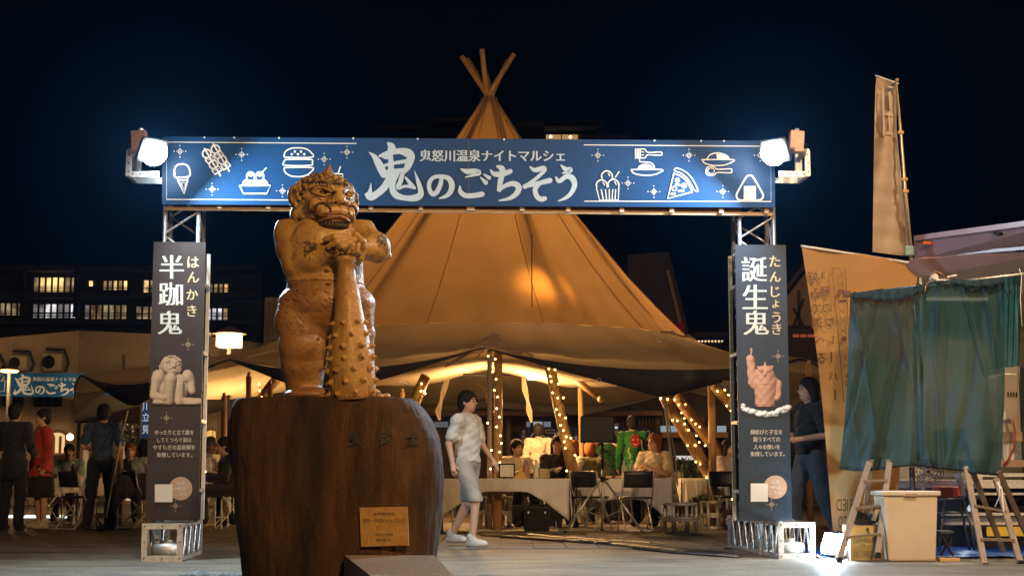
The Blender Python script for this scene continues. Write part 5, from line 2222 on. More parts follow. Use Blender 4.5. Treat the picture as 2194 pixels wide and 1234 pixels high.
for j in range(NZ + 1):
    z = ztop * (j / NZ)
    xl, xr = np.interp(z, zA, lA), np.interp(z, zA, rA)
    cx, hw = (xl + xr) / 2, (xr - xl) / 2
    row_ = []
    for i in range(NA):
        a_ = 2 * math.pi * i / NA
        ca, sa = math.cos(a_), math.sin(a_)
        e_ = 0.62
        ux = math.copysign(abs(ca) ** e_, ca)
        uy = math.copysign(abs(sa) ** e_, sa)
        p = Vector((cx + hw * ux, YP + .42 * uy * (.9 + .1 * z / ztop), z))
        fade = min(1, (1 - j / NZ) * 12)
        f_ = mnoise.fractal(Vector((p.x * 3.2, p.y * 3.2, p.z * 1.3)), 1.0, 2.0, 4)
        g_ = mnoise.fractal(Vector((p.x * 17, p.y * 17, p.z * 2.2)), .8, 2.0, 4)
        side_ = max(0, min(1, (ux - .62) / .3))
        amp = (.026 * f_ + .006 * g_) * (1.0 if fade > .99 else fade)
        nrm = Vector((ux, uy, 0)).normalized()
        row_.append(p + nrm * amp)
    grid_.append(row_)
vs = [p for r_ in grid_ for p in r_]
fs = [(j * NA + i, j * NA + (i + 1) % NA, (j + 1) * NA + (i + 1) % NA, (j + 1) * NA + i) for j in range(NZ) for i in range(NA)]
fs.append(tuple(NZ * NA + i for i in range(NA)))
pr.add(vs, fs)
M_ped = bpy.data.materials.new('dark weathered timber')
M_ped.use_nodes = True
t = M_ped.node_tree
n, L = t.nodes, t.links
b = n['Principled BSDF']
co = n.new('ShaderNodeTexCoord')
mp = n.new('ShaderNodeMapping')
mp.inputs['Scale'].default_value = (3.4, 3.4, 1.0)
L.new(co.outputs['Object'], mp.inputs[0])
n1 = n.new('ShaderNodeTexNoise')
n1.inputs['Scale'].default_value = 1.0
n1.inputs['Detail'].default_value = 9
n1.inputs['Roughness'].default_value = .62
n1.inputs['Distortion'].default_value = .6
L.new(mp.outputs[0], n1.inputs['Vector'])
rp = n.new('ShaderNodeValToRGB')
rp.color_ramp.elements[0].position = .34
rp.color_ramp.elements[0].color = (.010, .006, .004, 1)
rp.color_ramp.elements[1].position = .70
rp.color_ramp.elements[1].color = (.088, .045, .021, 1)
e_ = rp.color_ramp.elements.new(.5)
e_.color = (.036, .020, .011, 1)
L.new(n1.outputs['Fac'], rp.inputs[0])
n2 = n.new('ShaderNodeTexNoise')
n2.inputs['Scale'].default_value = 120
n2.inputs['Detail'].default_value = 3
L.new(co.outputs['Object'], n2.inputs['Vector'])
mr = n.new('ShaderNodeMapRange')
mr.inputs['From Min'].default_value = .3
mr.inputs['From Max'].default_value = .7
mr.inputs['To Min'].default_value = .65
mr.inputs['To Max'].default_value = 1.35
L.new(n2.outputs['Fac'], mr.inputs['Value'])
mx = n.new('ShaderNodeMix')
mx.data_type = 'RGBA'
mx.blend_type = 'MULTIPLY'
mx.inputs[0].default_value = 1
L.new(rp.outputs[0], mx.inputs[6])
L.new(mr.outputs[0], mx.inputs[7])
L.new(mx.outputs[2], b.inputs['Base Color'])
b.inputs['Roughness'].default_value = .75
b.inputs['Specular IOR Level'].default_value = .18
mp2 = n.new('ShaderNodeMapping')
mp2.inputs['Scale'].default_value = (28, 28, 5)
L.new(co.outputs['Object'], mp2.inputs[0])
n3 = n.new('ShaderNodeTexNoise')
n3.inputs['Scale'].default_value = 1
n3.inputs['Detail'].default_value = 5
L.new(mp2.outputs[0], n3.inputs['Vector'])
bp = n.new('ShaderNodeBump')
bp.inputs['Strength'].default_value = .9
bp.inputs['Distance'].default_value = .014
L.new(n3.outputs['Fac'], bp.inputs['Height'])
L.new(bp.outputs[0], b.inputs['Normal'])
block = pr.build('block', M_ped, ped, smooth=True)
for f_ in block.data.polygons:
    if len(f_.vertices) > 4:
        f_.use_smooth = False
bvh = BVHTree.FromPolygons([tuple(v) for v in pr.v], [f for f in pr.f if len(f) == 4])


def onped(px, py, off=0.0):
    d = ray(px, py).normalized()
    h = bvh.ray_cast(Vector((0, 0, EYE)), d, 30)
    if h[0] is None:
        return P(px, py, YP - .4)
    return h[0] - d * (off + .011)


k3 = Ink(onped)
for ch, cx, cyy, sz in (('鬼', 759, 941, 26), ('怒', 828, 939, 29), ('太', 885, 940, 24)):
    k3.mark('carved_character').text(ch, cx - sz / 2, cyy - 15, cx + sz / 2, cyy + 15, serif=.07, bold=.03)
k3.build('carved_characters', mat('black carved lettering', (0.006, 0.005, 0.004), rough=.6), ped)

# brass plaque
pc = [onped(770, 1087), onped(873, 1085), onped(876, 1168), onped(773, 1171)]
ymin = min(p.y for p in pc) - .014
pl4 = [P(770, 1087, ymin), P(873, 1085, ymin), P(876, 1168, ymin), P(773, 1171, ymin)]
plq = thing('brass_plaque', 'brass plaque with engraved Japanese lines fixed low on the pedestal', 'plaque', P(822, 1170, ymin))
MB().poly(pl4, (0, .035, 0)).build('plate', mat('dull brass', (0.42, 0.25, 0.09), (0.34, 0.19, 0.06), 20, rough=.42, metal=.45, bump=.15, bscale=60), plq, bevel=.002)
k3 = Ink(lambda x, y, off=0: P(x, y, ymin - off - .001))
for tx, cx, cyy, w_, h_ in (('結成40周年記念', 823, 1100, 44, 7), ('鬼怒川・川治温泉 ライオンズクラブ', 823, 1114.5, 92, 8), ('2003年10月8日', 823, 1144, 36, 6), ('藤原 雄三 作', 822, 1156, 32, 6)):
    k3.mark('text_line').text(tx, cx - w_ / 2, cyy - h_ / 2, cx + w_ / 2, cyy + h_ / 2, serif=.03)
k3.build('engraving', mat('engraved brown lettering', (0.10, 0.055, 0.02), rough=.6), plq)

# granite slab before the pedestal
gs = MB()
zt = .245
tl, tr = P(737, 1191, YP - .44), P(930, 1186, YP - .46)
zt = (tl.z + tr.z) / 2
fl, frr = G(800, 1238, zt), G(978, 1238, zt)
sc_ = 1.25
p0 = Vector((tl.x, tl.y, zt))
p1 = Vector((tr.x, tr.y, zt))
p2 = p1 + (frr - p1) * sc_
p3 = p0 + (fl - p0) * sc_
gs.poly([p0, p1, p2, p3], (0, 0, -zt))
o = gs.build('granite_step', mat('speckled granite', (0.11, 0.085, 0.06), (0.26, 0.20, 0.14), 110, rough=.55, bump=.2, bscale=120, detail=2, lo=.42, hi=.58, c3=(0.03, 0.025, 0.02), c3scale=140, c3lo=.56, c3hi=.6), bevel=.006)
tag(o, 'speckled granite slab set in front of the pedestal', 'slab')


def stone(px, py, sx_, sy_, sz_, lab, seed):
    c = G(px, py)
    t_ = MB().sphere((0, 0, 0), 1, 18, 12)
    for v in t_.v:
        f_ = mnoise.fractal(v * 1.3 + Vector((seed, 0, 0)), 1, 2, 4) * .28
        v *= 1 + f_
        v.x *= sx_
        v.y *= sy_
        v.z = max(v.z * sz_, -.02)
        v += c
    o_ = t_.build('rock', mat('dark wet rock', (0.045, 0.035, 0.028), (0.10, 0.08, 0.06), 9, rough=.6, bump=.7, bscale=25), smooth=True)
    tag(o_, lab, 'rock', 'rocks round the pedestal')


stone(425, 1241, .17, .12, .055, 'long low dark rock at the bottom edge, farthest left of the pedestal', 1)
stone(497, 1241, .12, .10, .05, 'dark rock touching the left foot of the pedestal', 5)
stone(1062, 1242, .22, .12, .04, 'low dark rock right of the granite slab at the bottom edge', 9)

# ------------------------------------------------------------------ tipi tent
TC = Vector(((1048 - 1097) / F_PX * 26.0 * 1.0, 26.0, 0))
TC.x = P(1048, 400, 26).x
M_canv = mat('sand canvas', (0.40, 0.245, 0.10), (0.46, 0.29, 0.125), 1.3, rough=.85, bump=.35, bscale=3.0, transl=.42, sheen=.2)
M_skirt = mat('sand canvas skirt', (0.45, 0.35, 0.23), (0.52, 0.41, 0.27), 1.3, rough=.85, bump=.12, bscale=4.0, transl=.5)
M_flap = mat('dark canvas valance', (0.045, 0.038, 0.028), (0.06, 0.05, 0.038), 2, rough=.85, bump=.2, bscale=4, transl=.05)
M_pole = mat('golden pine pole', (0.42, 0.23, 0.085), (0.52, 0.31, 0.13), 2.2, rough=.5, stretch=(6, 6, 1), bump=.15)

tent = thing('tipi_tent', 'huge sand coloured tipi tent with crossed poles above its peak', 'tent', TC)
# edge key points: angle, radius, height of pale edge, height of dark edge
KP = [(-168, 6.9, 2.1, 1.75), (-151, 7.0, 2.27, 2.25), (-139, 6.75, 2.05, 1.71), (-125.4, 6.2, 2.38, 2.36), (-111, 6.1, 2.17, 1.80), (-90, 5.25, 2.52, 2.50), (-66.5, 6.15, 2.18, 1.80),
      (-40.5, 6.15, 2.47, 2.44), (-18, 6.6, 2.25, 1.85), (5, 6.4, 2.55, 2.50), (28, 6.4, 2.25, 1.9), (48, 5.8, 2.5, 2.45), (70, 5.6, 2.2, 1.98), (90, 5.2, 2.35, 2.15), (110, 5.6, 2.2, 1.98), (132, 5.8, 2.5, 2.4), (152, 6.3, 2.2, 1.9), (172, 6.6, 2.45, 2.4)]
ang = np.array([p[0] for p in KP], float)


def edge(th):
    """th in degrees -> (R, z1, z2); dark edge straight between corners, pale edge sagging"""
    t = (th + 168) % 360 - 168
    if t < -168:
        t += 360
    A = np.append(ang, 192)
    i = int(np.searchsorted(A, t, side='right') - 1)
    i = min(max(i, 0), len(A) - 2)
    f = (t - A[i]) / (A[i + 1] - A[i])
    a, b = KP[i], KP[(i + 1) % len(KP)]
    Rr = a[1] + (b[1] - a[1]) * f
    s_ = f * f * (3 - 2 * f)
    # straight chord shape for radius
    z2 = a[3] + (b[3] - a[3]) * f
    peak_first = a[2] > b[2]
    g = f if peak_first else 1 - f
    hi_, lo_ = (a[2], b[2]) if peak_first else (b[2], a[2])
    z1 = lo_ + (hi_ - lo_) * (1 - g) ** 1.9
    return Rr, z1, min(z2, z1 - .004)


NT = 216
cone = [(.11, 7.42), (.16, 7.30), (.34, 7.02), (.60, 6.62), (1.02, 5.98), (1.45, 5.38), (1.95, 4.74), (2.45, 4.12), (2.95, 3.55), (3.42, 3.05)]
rows_ = []
for (r_, z_) in cone:
    rw = []
    for i in range(NT):
        th = -180 + 360 * i / NT
        # canvas runs straight between eight seams
        m8 = 2 * math.pi / 12
        a_ = (R(th) + m8 / 2) % m8 - m8 / 2
        fac = math.cos(m8 / 2) / math.cos(a_)
        fac = .35 + .65 * fac
        wob = 1 + .006 * math.sin(R(th) * 24 + z_) + .022 * mnoise.noise(Vector((math.cos(R(th)) * 3.2, math.sin(R(th)) * 3.2, z_ * .55))) + (.010 * math.sin(R(th) * 45 + 3 * mnoise.noise(Vector((th * .05, z_, 0)))) * max(0, 1 - (z_ - 3.05) / 1.2))
        rw.append(TC + Vector((math.cos(R(th)) * r_ * fac * wob, math.sin(R(th)) * r_ * fac * wob, z_)))
    rows_.append(rw)
ncone = len(rows_)
sk = [(0.0)] + [.12, .3, .5, .7, .86, 1.0]
srows = []
for s_ in sk:
    rw = []
    for i in range(NT):
        th = -180 + 360 * i / NT
        Rr, z1, z2 = edge(th)
        base = rows_[-1][i] - TC
        rb = math.hypot(base.x, base.y)
        rr_ = rb + (Rr - rb) * s_
        zz = base.z + (z1 - base.z) * s_
        # catenary sag, plus raised folds running to the peaks
        zz += -.16 * math.sin(math.pi * s_) * (1 - .5 * s_)
        zz += (.05 * math.sin(R(th) * 36 + 2 * s_) + .12 * mnoise.noise(Vector((th * .06, s_ * 2, 3)))) * (.15 + s_) * (1.05 - s_)
        rw.append(TC + Vector((math.cos(R(th)) * rr_, math.sin(R(th)) * rr_, zz)))
    srows.append(rw)


def ringmesh(rows):
    mb = MB()
    vs = [p for r_ in rows for p in r_]
    n_ = len(rows[0])
    fs = [(j * n_ + i, j * n_ + (i + 1) % n_, (j + 1) * n_ + (i + 1) % n_, (j + 1) * n_ + i) for j in range(len(rows) - 1) for i in range(n_)]
    return mb.add(vs, fs)


ringmesh(rows_).build('cone_canvas', M_canv, tent, smooth=True)
ringmesh(srows).build('skirt_canvas', M_skirt, tent, smooth=True)
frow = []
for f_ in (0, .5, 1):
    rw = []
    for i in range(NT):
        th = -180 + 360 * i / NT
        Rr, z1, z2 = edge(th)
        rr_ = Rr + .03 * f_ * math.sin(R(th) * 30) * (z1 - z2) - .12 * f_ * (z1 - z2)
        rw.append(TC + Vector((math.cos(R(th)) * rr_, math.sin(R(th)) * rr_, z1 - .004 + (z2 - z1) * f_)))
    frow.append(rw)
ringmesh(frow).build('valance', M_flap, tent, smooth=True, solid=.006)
# seams and ropes down the cone
for kx in range(12):
    i = int((kx * 30 + 15) / 360 * NT)
    pts_ = [rows_[j][i] + (rows_[j][i] - TC - Vector((0, 0, rows_[j][i].z))).normalized() * .012 for j in range(ncone)]
    MB().tube(pts_, .007, 5).build('seam', mat('canvas seam', (0.30, 0.19, 0.085), rough=.9), tent, smooth=True)
# pale sheet standing in for the lamplit canvas underside at the front peak
lit_underside = []
for s_ in (0, .5, 1):
    rw = []
    for i in range(13):
        th = R(-90 + (i - 6) * 7.2)
        r_ = 3.3 - 2.2 * s_ + 1.2
        rw.append(TC + Vector((math.cos(th) * (4.75 - 2.0 * s_), math.sin(th) * (4.75 - 2.0 * s_), 2.36 + .06 * math.cos(i) - .05 * s_ - abs(i - 6) * .035)))
    lit_underside.append(rw)
MB().grid(lit_underside).build('lit_canvas_sheet', mat('pale lit canvas', (0.52, 0.42, 0.27), (0.58, 0.48, 0.32), 3, rough=.8, transl=.3), tent, smooth=True, solid=.004)
# coiled ropes on the entrance peak
cp = MB()
pk = P(1058, 742, 20.72)
for j in range(7):
    w_ = .16 + .085 * j
    z_ = pk.z + .20 - .038 * j
    cp.tube([Vector((pk.x + w_ * (i / 6 - 1) * 1.0 if i < 6 else pk.x + w_ * (i / 6 - 1), 20.66 + .35 - .05 * j + .03 * math.sin(i * 2 + j), z_ - abs(i / 6 - 1) ** 1.6 * .10 * (1 + j * .25) + .008 * math.sin(i * 3 + j))) for i in range(13)], .013, 5)
cp.build('rope_coil', mat('rose tan rope', (0.36, 0.25, 0.18), (0.26, 0.17, 0.12), 40, rough=.9), tent, smooth=True)
for (a_, b_) in (((1022, 766), (1052, 745)), ((1142, 762), (1090, 748))):
    MB().tube([P(*b_, 20.6), P((a_[0] + b_[0]) / 2, (a_[1] + b_[1]) / 2 - 6, 20.55), P(*a_, 20.5)], .012, 5).build('rope_end', MATS['rose tan rope'], tent, smooth=True)

# structural poles crossing above the peak
neck = TC + Vector((0, 0, 7.45))
POLES = [(-22, 4.6), (22, 5.6), (-68, 4.7), (-128, 4.6), (162, 5.0), (80, 4.6)]
pole_ends = []
for a_, r_ in POLES:
    foot = TC + Vector((math.cos(R(a_)) * r_, math.sin(R(a_)) * r_, 0))
    side_ = Vector((math.cos(R(a_ + 90)), math.sin(R(a_ + 90)), 0)) * .045
    nk = neck + side_ - Vector((math.cos(R(a_)), math.sin(R(a_)), 0)) * .0
    d_ = (nk - foot).normalized()
    tipv = nk + d_ * .86
    low_ = foot.lerp(nk, .42)
    t_ = MB().tube([low_, foot.lerp(nk, .7), nk, tipv], [.078, .07, .052, .045], 14)
    t_.build('main_pole', M_pole, tent, smooth=True)
    pole_ends.append((foot, nk))
# entrance poles
ep = [(P(1049, 750, 20.8), G(1052, 1092) * 0 + Vector((P(1049, 1050, 20.8).x, 20.8, 0)), .036, mat('grey weathered pole', (0.32, 0.25, 0.19), (0.4, 0.32, 0.25), 4, rough=.7, stretch=(5, 5, 1))),
      (P(1068, 748, 21.0), Vector((P(1066, 1100, 20.6).x, 20.6, 0)), .062, M_pole)]
for a_, b_, r_, m_ in ep:
    MB().cyl(b_, a_, r_, r_ * .9, n=16).build('entrance_pole', m_, tent, smooth=True)
# side poles
for (px0, py0, px1, Y_, r_) in ((1243, 822, 1249, 24.0, .045), (1524, 827, 1527, 22.2, .06), (533, 806, 533, 21.6, .045), (579, 822, 579, 22.0, .04), (862, 840, 862, 27.0, .05), (1733, 780, 1733, 21.9, .05), (480, 850, 482, 22.5, .05)):
    a_ = P(px0, py0, Y_)
    t_ = MB().cyl((P(px1, 1000, Y_).x, Y_, 0), a_, r_, r_ * .9, n=12)
    t_.cyl(a_ + Vector((0, 0, .002)), a_ + Vector((0, 0, .06)), r_ * .55, n=8)
    t_.build('side_pole', M_pole, tent, smooth=True)
# wind boards / folded webbing hanging inside at the back
for (pts_, Y_) in ([[(960, 805), (952, 830), (944, 860), (938, 880), (941, 900)], 27.0], [[(1121, 808), (1124, 835), (1130, 860), (1133, 880), (1138, 905)], 27.0]):
    g_ = []
    for j, (x_, y_) in enumerate(pts_):
        c_ = P(x_, y_, Y_)
        w_ = .02 + .035 * abs(math.sin(j * 1.5 + .3))
        g_.append([c_ + Vector((-w_, 0, 0)), c_ + Vector((w_, .03, 0))])
    MB().grid(g_).build('webbing', mat('cream webbing', (0.3, 0.24, 0.16), (0.24, 0.19, 0.12), 9, rough=.8), tent, solid=.02)
# cords inside
for pts_ in (((1000, 805), (1015, 820), (1040, 835), (1060, 828), (1090, 805)), ((1038, 833), (1042, 850), (1041, 862))):
    MB().tube([P(x_, y_, 22.0) for x_, y_ in pts_], .012, 5).build('cord', mat('golden cord', (0.45, 0.27, 0.1), rough=.8), tent, smooth=True)
MB().bar(P(992, 802, 22.5), P(1093, 804, 22.5), .02).build('spreader_bar', M_dark, tent)
# strut ending in a ball under the right skirt
MB().tube([P(1195, 782, 23.0), P(1287, 855, 22.4)], [.06, .045], 10).build('strut', M_pole, tent, smooth=True)
MB().sphere(P(1288, 855, 22.38), .055, 10, 8).build('strut_cap', mat('pale cap', (0.5, 0.45, 0.38), rough=.5), tent, smooth=True)
# light fitting under the peak
MB().cyl(P(1076, 749, 21.6), P(1076, 749, 21.75), .06, n=14).build('lamp_fitting', M_black, tent)
# folded edge hem on the right and left skirt ridge
hem = MB()
for (a0, a1) in ((-36, 12), (-180, -128)):
    pts_ = []
    for s in np.linspace(a0, a1, 26):
        i = int(round((s + 180) / 360 * NT)) % NT
        pts_.append(srows[0][i] + Vector((0, 0, .035 + .015 * math.sin(s * 2.3))) + (srows[1][i] - srows[0][i]) * .3)
    hem.tube(pts_, .018, 5)
    hem.tube([p_ + Vector((.03, -.03, .02 * math.sin(i_))) for i_, p_ in enumerate(pts_)], .009, 5)
hem.build('hem_lacing', mat('pale lacing', (0.42, 0.36, 0.28), rough=.9), tent, smooth=True)
# shackles on the valance
for (px, py) in ((1283, 815), (1553, 820), (872, 822), (1412, 728), (480, 865)):
    c_ = P(px, py, 20.3)
    MB().tube([c_ + Vector((.03 * math.cos(t), 0, .03 * math.sin(t))) for t in np.linspace(0, 6.0, 12)], .006, 5).build('shackle', M_steel, tent, smooth=True)


# guy ropes and ring ballasts
def ballast(c, r_, h_, label, grp='round steel ring ballasts'):
    t = thing('ring_ballast', label, 'ballast', c, 0, grp)
    c = Vector(c)
    for i, z in enumerate((.012, h_ * .5, h_ - .03)):
        MB().lathe(c + Vector((0, 0, z)), [(r_ * .82, 0), (r_, 0), (r_, .028), (r_ * .82, .028), (r_ * .82, .0)], 28).build('ring', M_steel, t)
        if i == 1:
            MB().lathe(c + Vector((0, 0, z - .03)), [(r_ * .82, 0), (r_, 0), (r_, .026), (r_ * .82, .026), (r_ * .82, .0)], 28).build('ring', M_steel, t)
    for i in range(8):
        a_ = i * math.pi / 4 + .25
        p_ = c + Vector((math.cos(a_) * r_ * .9, math.sin(a_) * r_ * .9, 0))
        MB().cyl(p_ + Vector((0, 0, .005)), p_ + Vector((0, 0, h_ - .004)), .024, n=10).build('post', M_steel, t, smooth=True)
    return t


for (x0, x1, yt, yb, lab) in ((1419, 1498, 1077, 1149, 'front steel ring ballast right of the speaker stand holding the guy rope'),
                              (1500, 1556, 1073, 1137, 'steel ring ballast behind and right of its larger twin near the right gate tower'),
                              (191, 260, 1075, 1137, 'steel ring ballast below the slanting guy rope near the left tower'),
                              (1022, 1098, 1064, 1136, 'steel ring ballast around the foot of the entrance pole')):
    c = G((x0 + x1) / 2, yb - 4)
    r_ = (x1 - x0) / 2 * c.y / F_PX
    h_ = P(0, yt, c.y - r_).z
    ballast(c, r_, max(h_, .3), lab)


def rope(pts, r_, label, cat='rope', m=M_rope, name='guy_rope', grp='guy ropes of the tent'):
    o = MB().tube(pts, r_, 6).build(name, m, smooth=True)
    return tag(o, label, cat, grp)


rope([P(1424, 862, 20.25), P(1429, 908, 20.05), P(1438, 980, 19.7), P(1446, 1040, 19.4), P(1456, 1085, 19.2), P(1457, 1120, 19.2)], .016, 'pale guy rope running down from the right canvas corner to a ring ballast')
rope([P(1426, 862, 20.25), P(1434, 908, 20.04), P(1447, 980, 19.69), P(1452, 1040, 19.39)], .010, 'thin second guy rope beside the one at the right canvas corner')
rope([P(273, 880, 21.3), P(262, 925, 21.0), P(250, 990, 20.7), P(232, 1075, 20.4), P(226, 1110, 20.3)], .017, 'tan guy rope slanting from the left canvas corner to the left ring ballast')
rope([P(261, 900, 21.4), P(250, 945, 21.2), P(258, 960, 21.2), P(262, 920, 21.3)], .010, 'short looped rope end beside the left guy rope')
rope([P(440, 757, 21.6), P(470, 775, 21.5), P(520, 768, 21.5), P(600, 748, 21.5)], .010, 'thin loose cord lying along the left skirt of the tent')
rope([P(441, 757, 21.2), P(452, 780, 21.1), P(461, 788, 21.1), P(462, 776, 21.1), P(448, 765, 21.15)], .009, 'curled loose cord end hanging beside the left sign tower')
o = MB().cyl(P(1424, 851, 20.25), P(1424, 866, 20.25), .03, n=10).build('corner_knot', M_rope, tent)


# ------------------------------------------------------------------ fairy lights
BULB = emis('fairy bulb glow', (1.0, 0.62, 0.14), 20)
bmesh_b = MB().sphere((0, 0, 0), .0125, 8, 6)
proto_me = None


def fairy(label, pts, Y0, Y1=None):
    global proto_me
    Y1 = Y1 or Y0
    n_ = len(pts)
    ps = [P(x, y, Y0 + (Y1 - Y0) * i / max(1, n_ - 1)) for i, (x, y) in enumerate(pts)]
    t = thing('fairy_lights', label, 'string lights', ps[0], 0, 'fairy light strings on the tent poles')
    MB().tube(ps, .004, 4).build('wire', M_black, t)
    for p_ in ps:
        if proto_me is None:
            o_ = bmesh_b.build('bulb', BULB, t, local=True)
            proto_me = o_.data
        else:
            o_ = bpy.data.objects.new('bulb', proto_me)
            COL.objects.link(o_)
            o_.parent = t
        o_.location = p_ - Vector(t.location)
    return t


fairy('warm fairy lights winding down the thick entrance pole', [(1046, 763), (1061, 769), (1056, 796), (1063, 812), (1059, 836), (1066, 850), (1064, 875), (1070, 893), (1045, 906), (1064, 914), (1072, 933), (1074, 949), (1053, 964), (1071, 968), (1071, 990), (1065, 1003), (1051, 1004)], 20.4)
fairy('warm fairy lights on the leaning pole right of the entrance', [(1186, 784), (1176, 790), (1189, 792), (1179, 806), (1181, 817), (1196, 822), (1184, 841), (1195, 852), (1207, 852), (1192, 877), (1199, 888), (1212, 895), (1201, 911), (1207, 922), (1213, 935), (1223, 938), (1209, 946), (1211, 960), (1232, 975), (1214, 1008)], 21.0, 21.3)
fairy('warm fairy lights on the pole leaning left just right of the statue', [(903, 822), (909, 838), (902, 838), (911, 843), (889, 860), (897, 869), (902, 875), (893, 895), (898, 905)], 21.5)
fairy('warm fairy lights along the outer of the two right leaning poles', [(1415, 853), (1430, 855), (1441, 900), (1451, 901), (1467, 908), (1475, 921), (1473, 954), (1490, 954), (1491, 989), (1500, 994), (1513, 989), (1514, 1023), (1536, 1062), (1554, 1063), (1569, 1069)], 21.4, 22.8)
fairy('warm fairy lights along the inner of the two right leaning poles', [(1445, 856), (1454, 867), (1468, 866), (1460, 884), (1466, 896), (1481, 899), (1490, 908), (1499, 914), (1492, 933), (1498, 947), (1511, 954), (1521, 950), (1501, 964), (1531, 994), (1543, 997), (1553, 998), (1539, 1028)], 22.6, 23.6)
fairy('short run of fairy lights at the upper right beside the gate tower', [(1537, 838), (1553, 835), (1561, 846), (1557, 869), (1566, 880)], 22)
fairy('warm fairy lights on the left leaning pole between tower and pedestal', [(555, 823), (556, 836), (536, 850), (561, 850), (480, 918), (485, 933), (457, 952), (450, 963), (485, 948), (508, 1090)], 23)
# trailing lights low on the left
fairy('few fairy lights trailing on the paving left of the pedestal', [(506, 1060), (508, 1088), (440, 1010)], 21)
# leaning poles that show left of the pedestal and right under the skirt
for (a_, b_, Y0, Y1, r_) in (((592, 812), (452, 985), 22.8, 24.2, .08), ((912, 806), (880, 880), 21.6, 21.8, .085), ((1178, 784), (1245, 1090), 21.2, 21.6, .085), ((1424, 852), (1572, 1105), 21.6, 23.2, .095), ((1452, 852), (1562, 1000), 22.7, 23.8, .09), ((1530, 826), (1600, 905), 22.1, 22.4, .08)):
    MB().tube([P(*a_, Y0), P(*b_, Y1)], [r_ * .9, r_ * 1.05], 14).build('leaning_pole', M_pole, tent, smooth=True)

# ------------------------------------------------------------------ people
SKIN = mat('skin', (0.42, 0.24, 0.155), (0.46, 0.27, 0.18), 8, rough=.55)
SKIN2 = mat('pale skin', (0.50, 0.31, 0.22), (0.54, 0.34, 0.25), 8, rough=.55)
HAIRK = mat('black hair', (0.012, 0.009, 0.008), (0.025, 0.018, 0.014), 30, rough=.7, spec=.2, stretch=(4, 4, 1))
HAIRB = mat('auburn hair', (0.16, 0.055, 0.02), (0.22, 0.08, 0.03), 30, rough=.7, spec=.2, stretch=(4, 4, 1))
HAIRO = mat('orange brown hair', (0.35, 0.12, 0.035), (0.42, 0.16, 0.05), 30, rough=.7, spec=.2, stretch=(4, 4, 1))
EYE_M = mat('dark eye', (0.01, 0.008, 0.008), rough=.2)
LIP_M = mat('lip', (0.30, 0.08, 0.06), rough=.5)


def cloth(name, c):
    return mat(name, c, tuple(x * .72 for x in c), 6, rough=.85, bump=.25, bscale=9, sheen=.15)


C_navy, C_black, C_red = cloth('navy cloth', (0.012, 0.015, 0.03)), cloth('black cloth', (0.009, 0.009, 0.011)), cloth('red knit', (0.42, 0.035, 0.012))
C_blue, C_white, C_cream = cloth('dark blue tee', (0.03, 0.055, 0.12)), cloth('white tee', (0.62, 0.60, 0.56)), cloth('cream shirt', (0.60, 0.50, 0.36))
C_green, C_olive, C_pink = cloth('green festival coat', (0.02, 0.20, 0.03)), cloth('olive cloth', (0.16, 0.15, 0.07)), cloth('pale pink shirt', (0.5, 0.40, 0.40))
C_mint, C_khaki, C_grey = cloth('mint tee', (0.30, 0.42, 0.36)), cloth('khaki coat', (0.20, 0.155, 0.095)), cloth('grey shorts', (0.36, 0.33, 0.29))
C_teal, C_orange = cloth('dark slate trousers', (0.05, 0.065, 0.085)), cloth('orange scarf', (0.5, 0.16, 0.05))


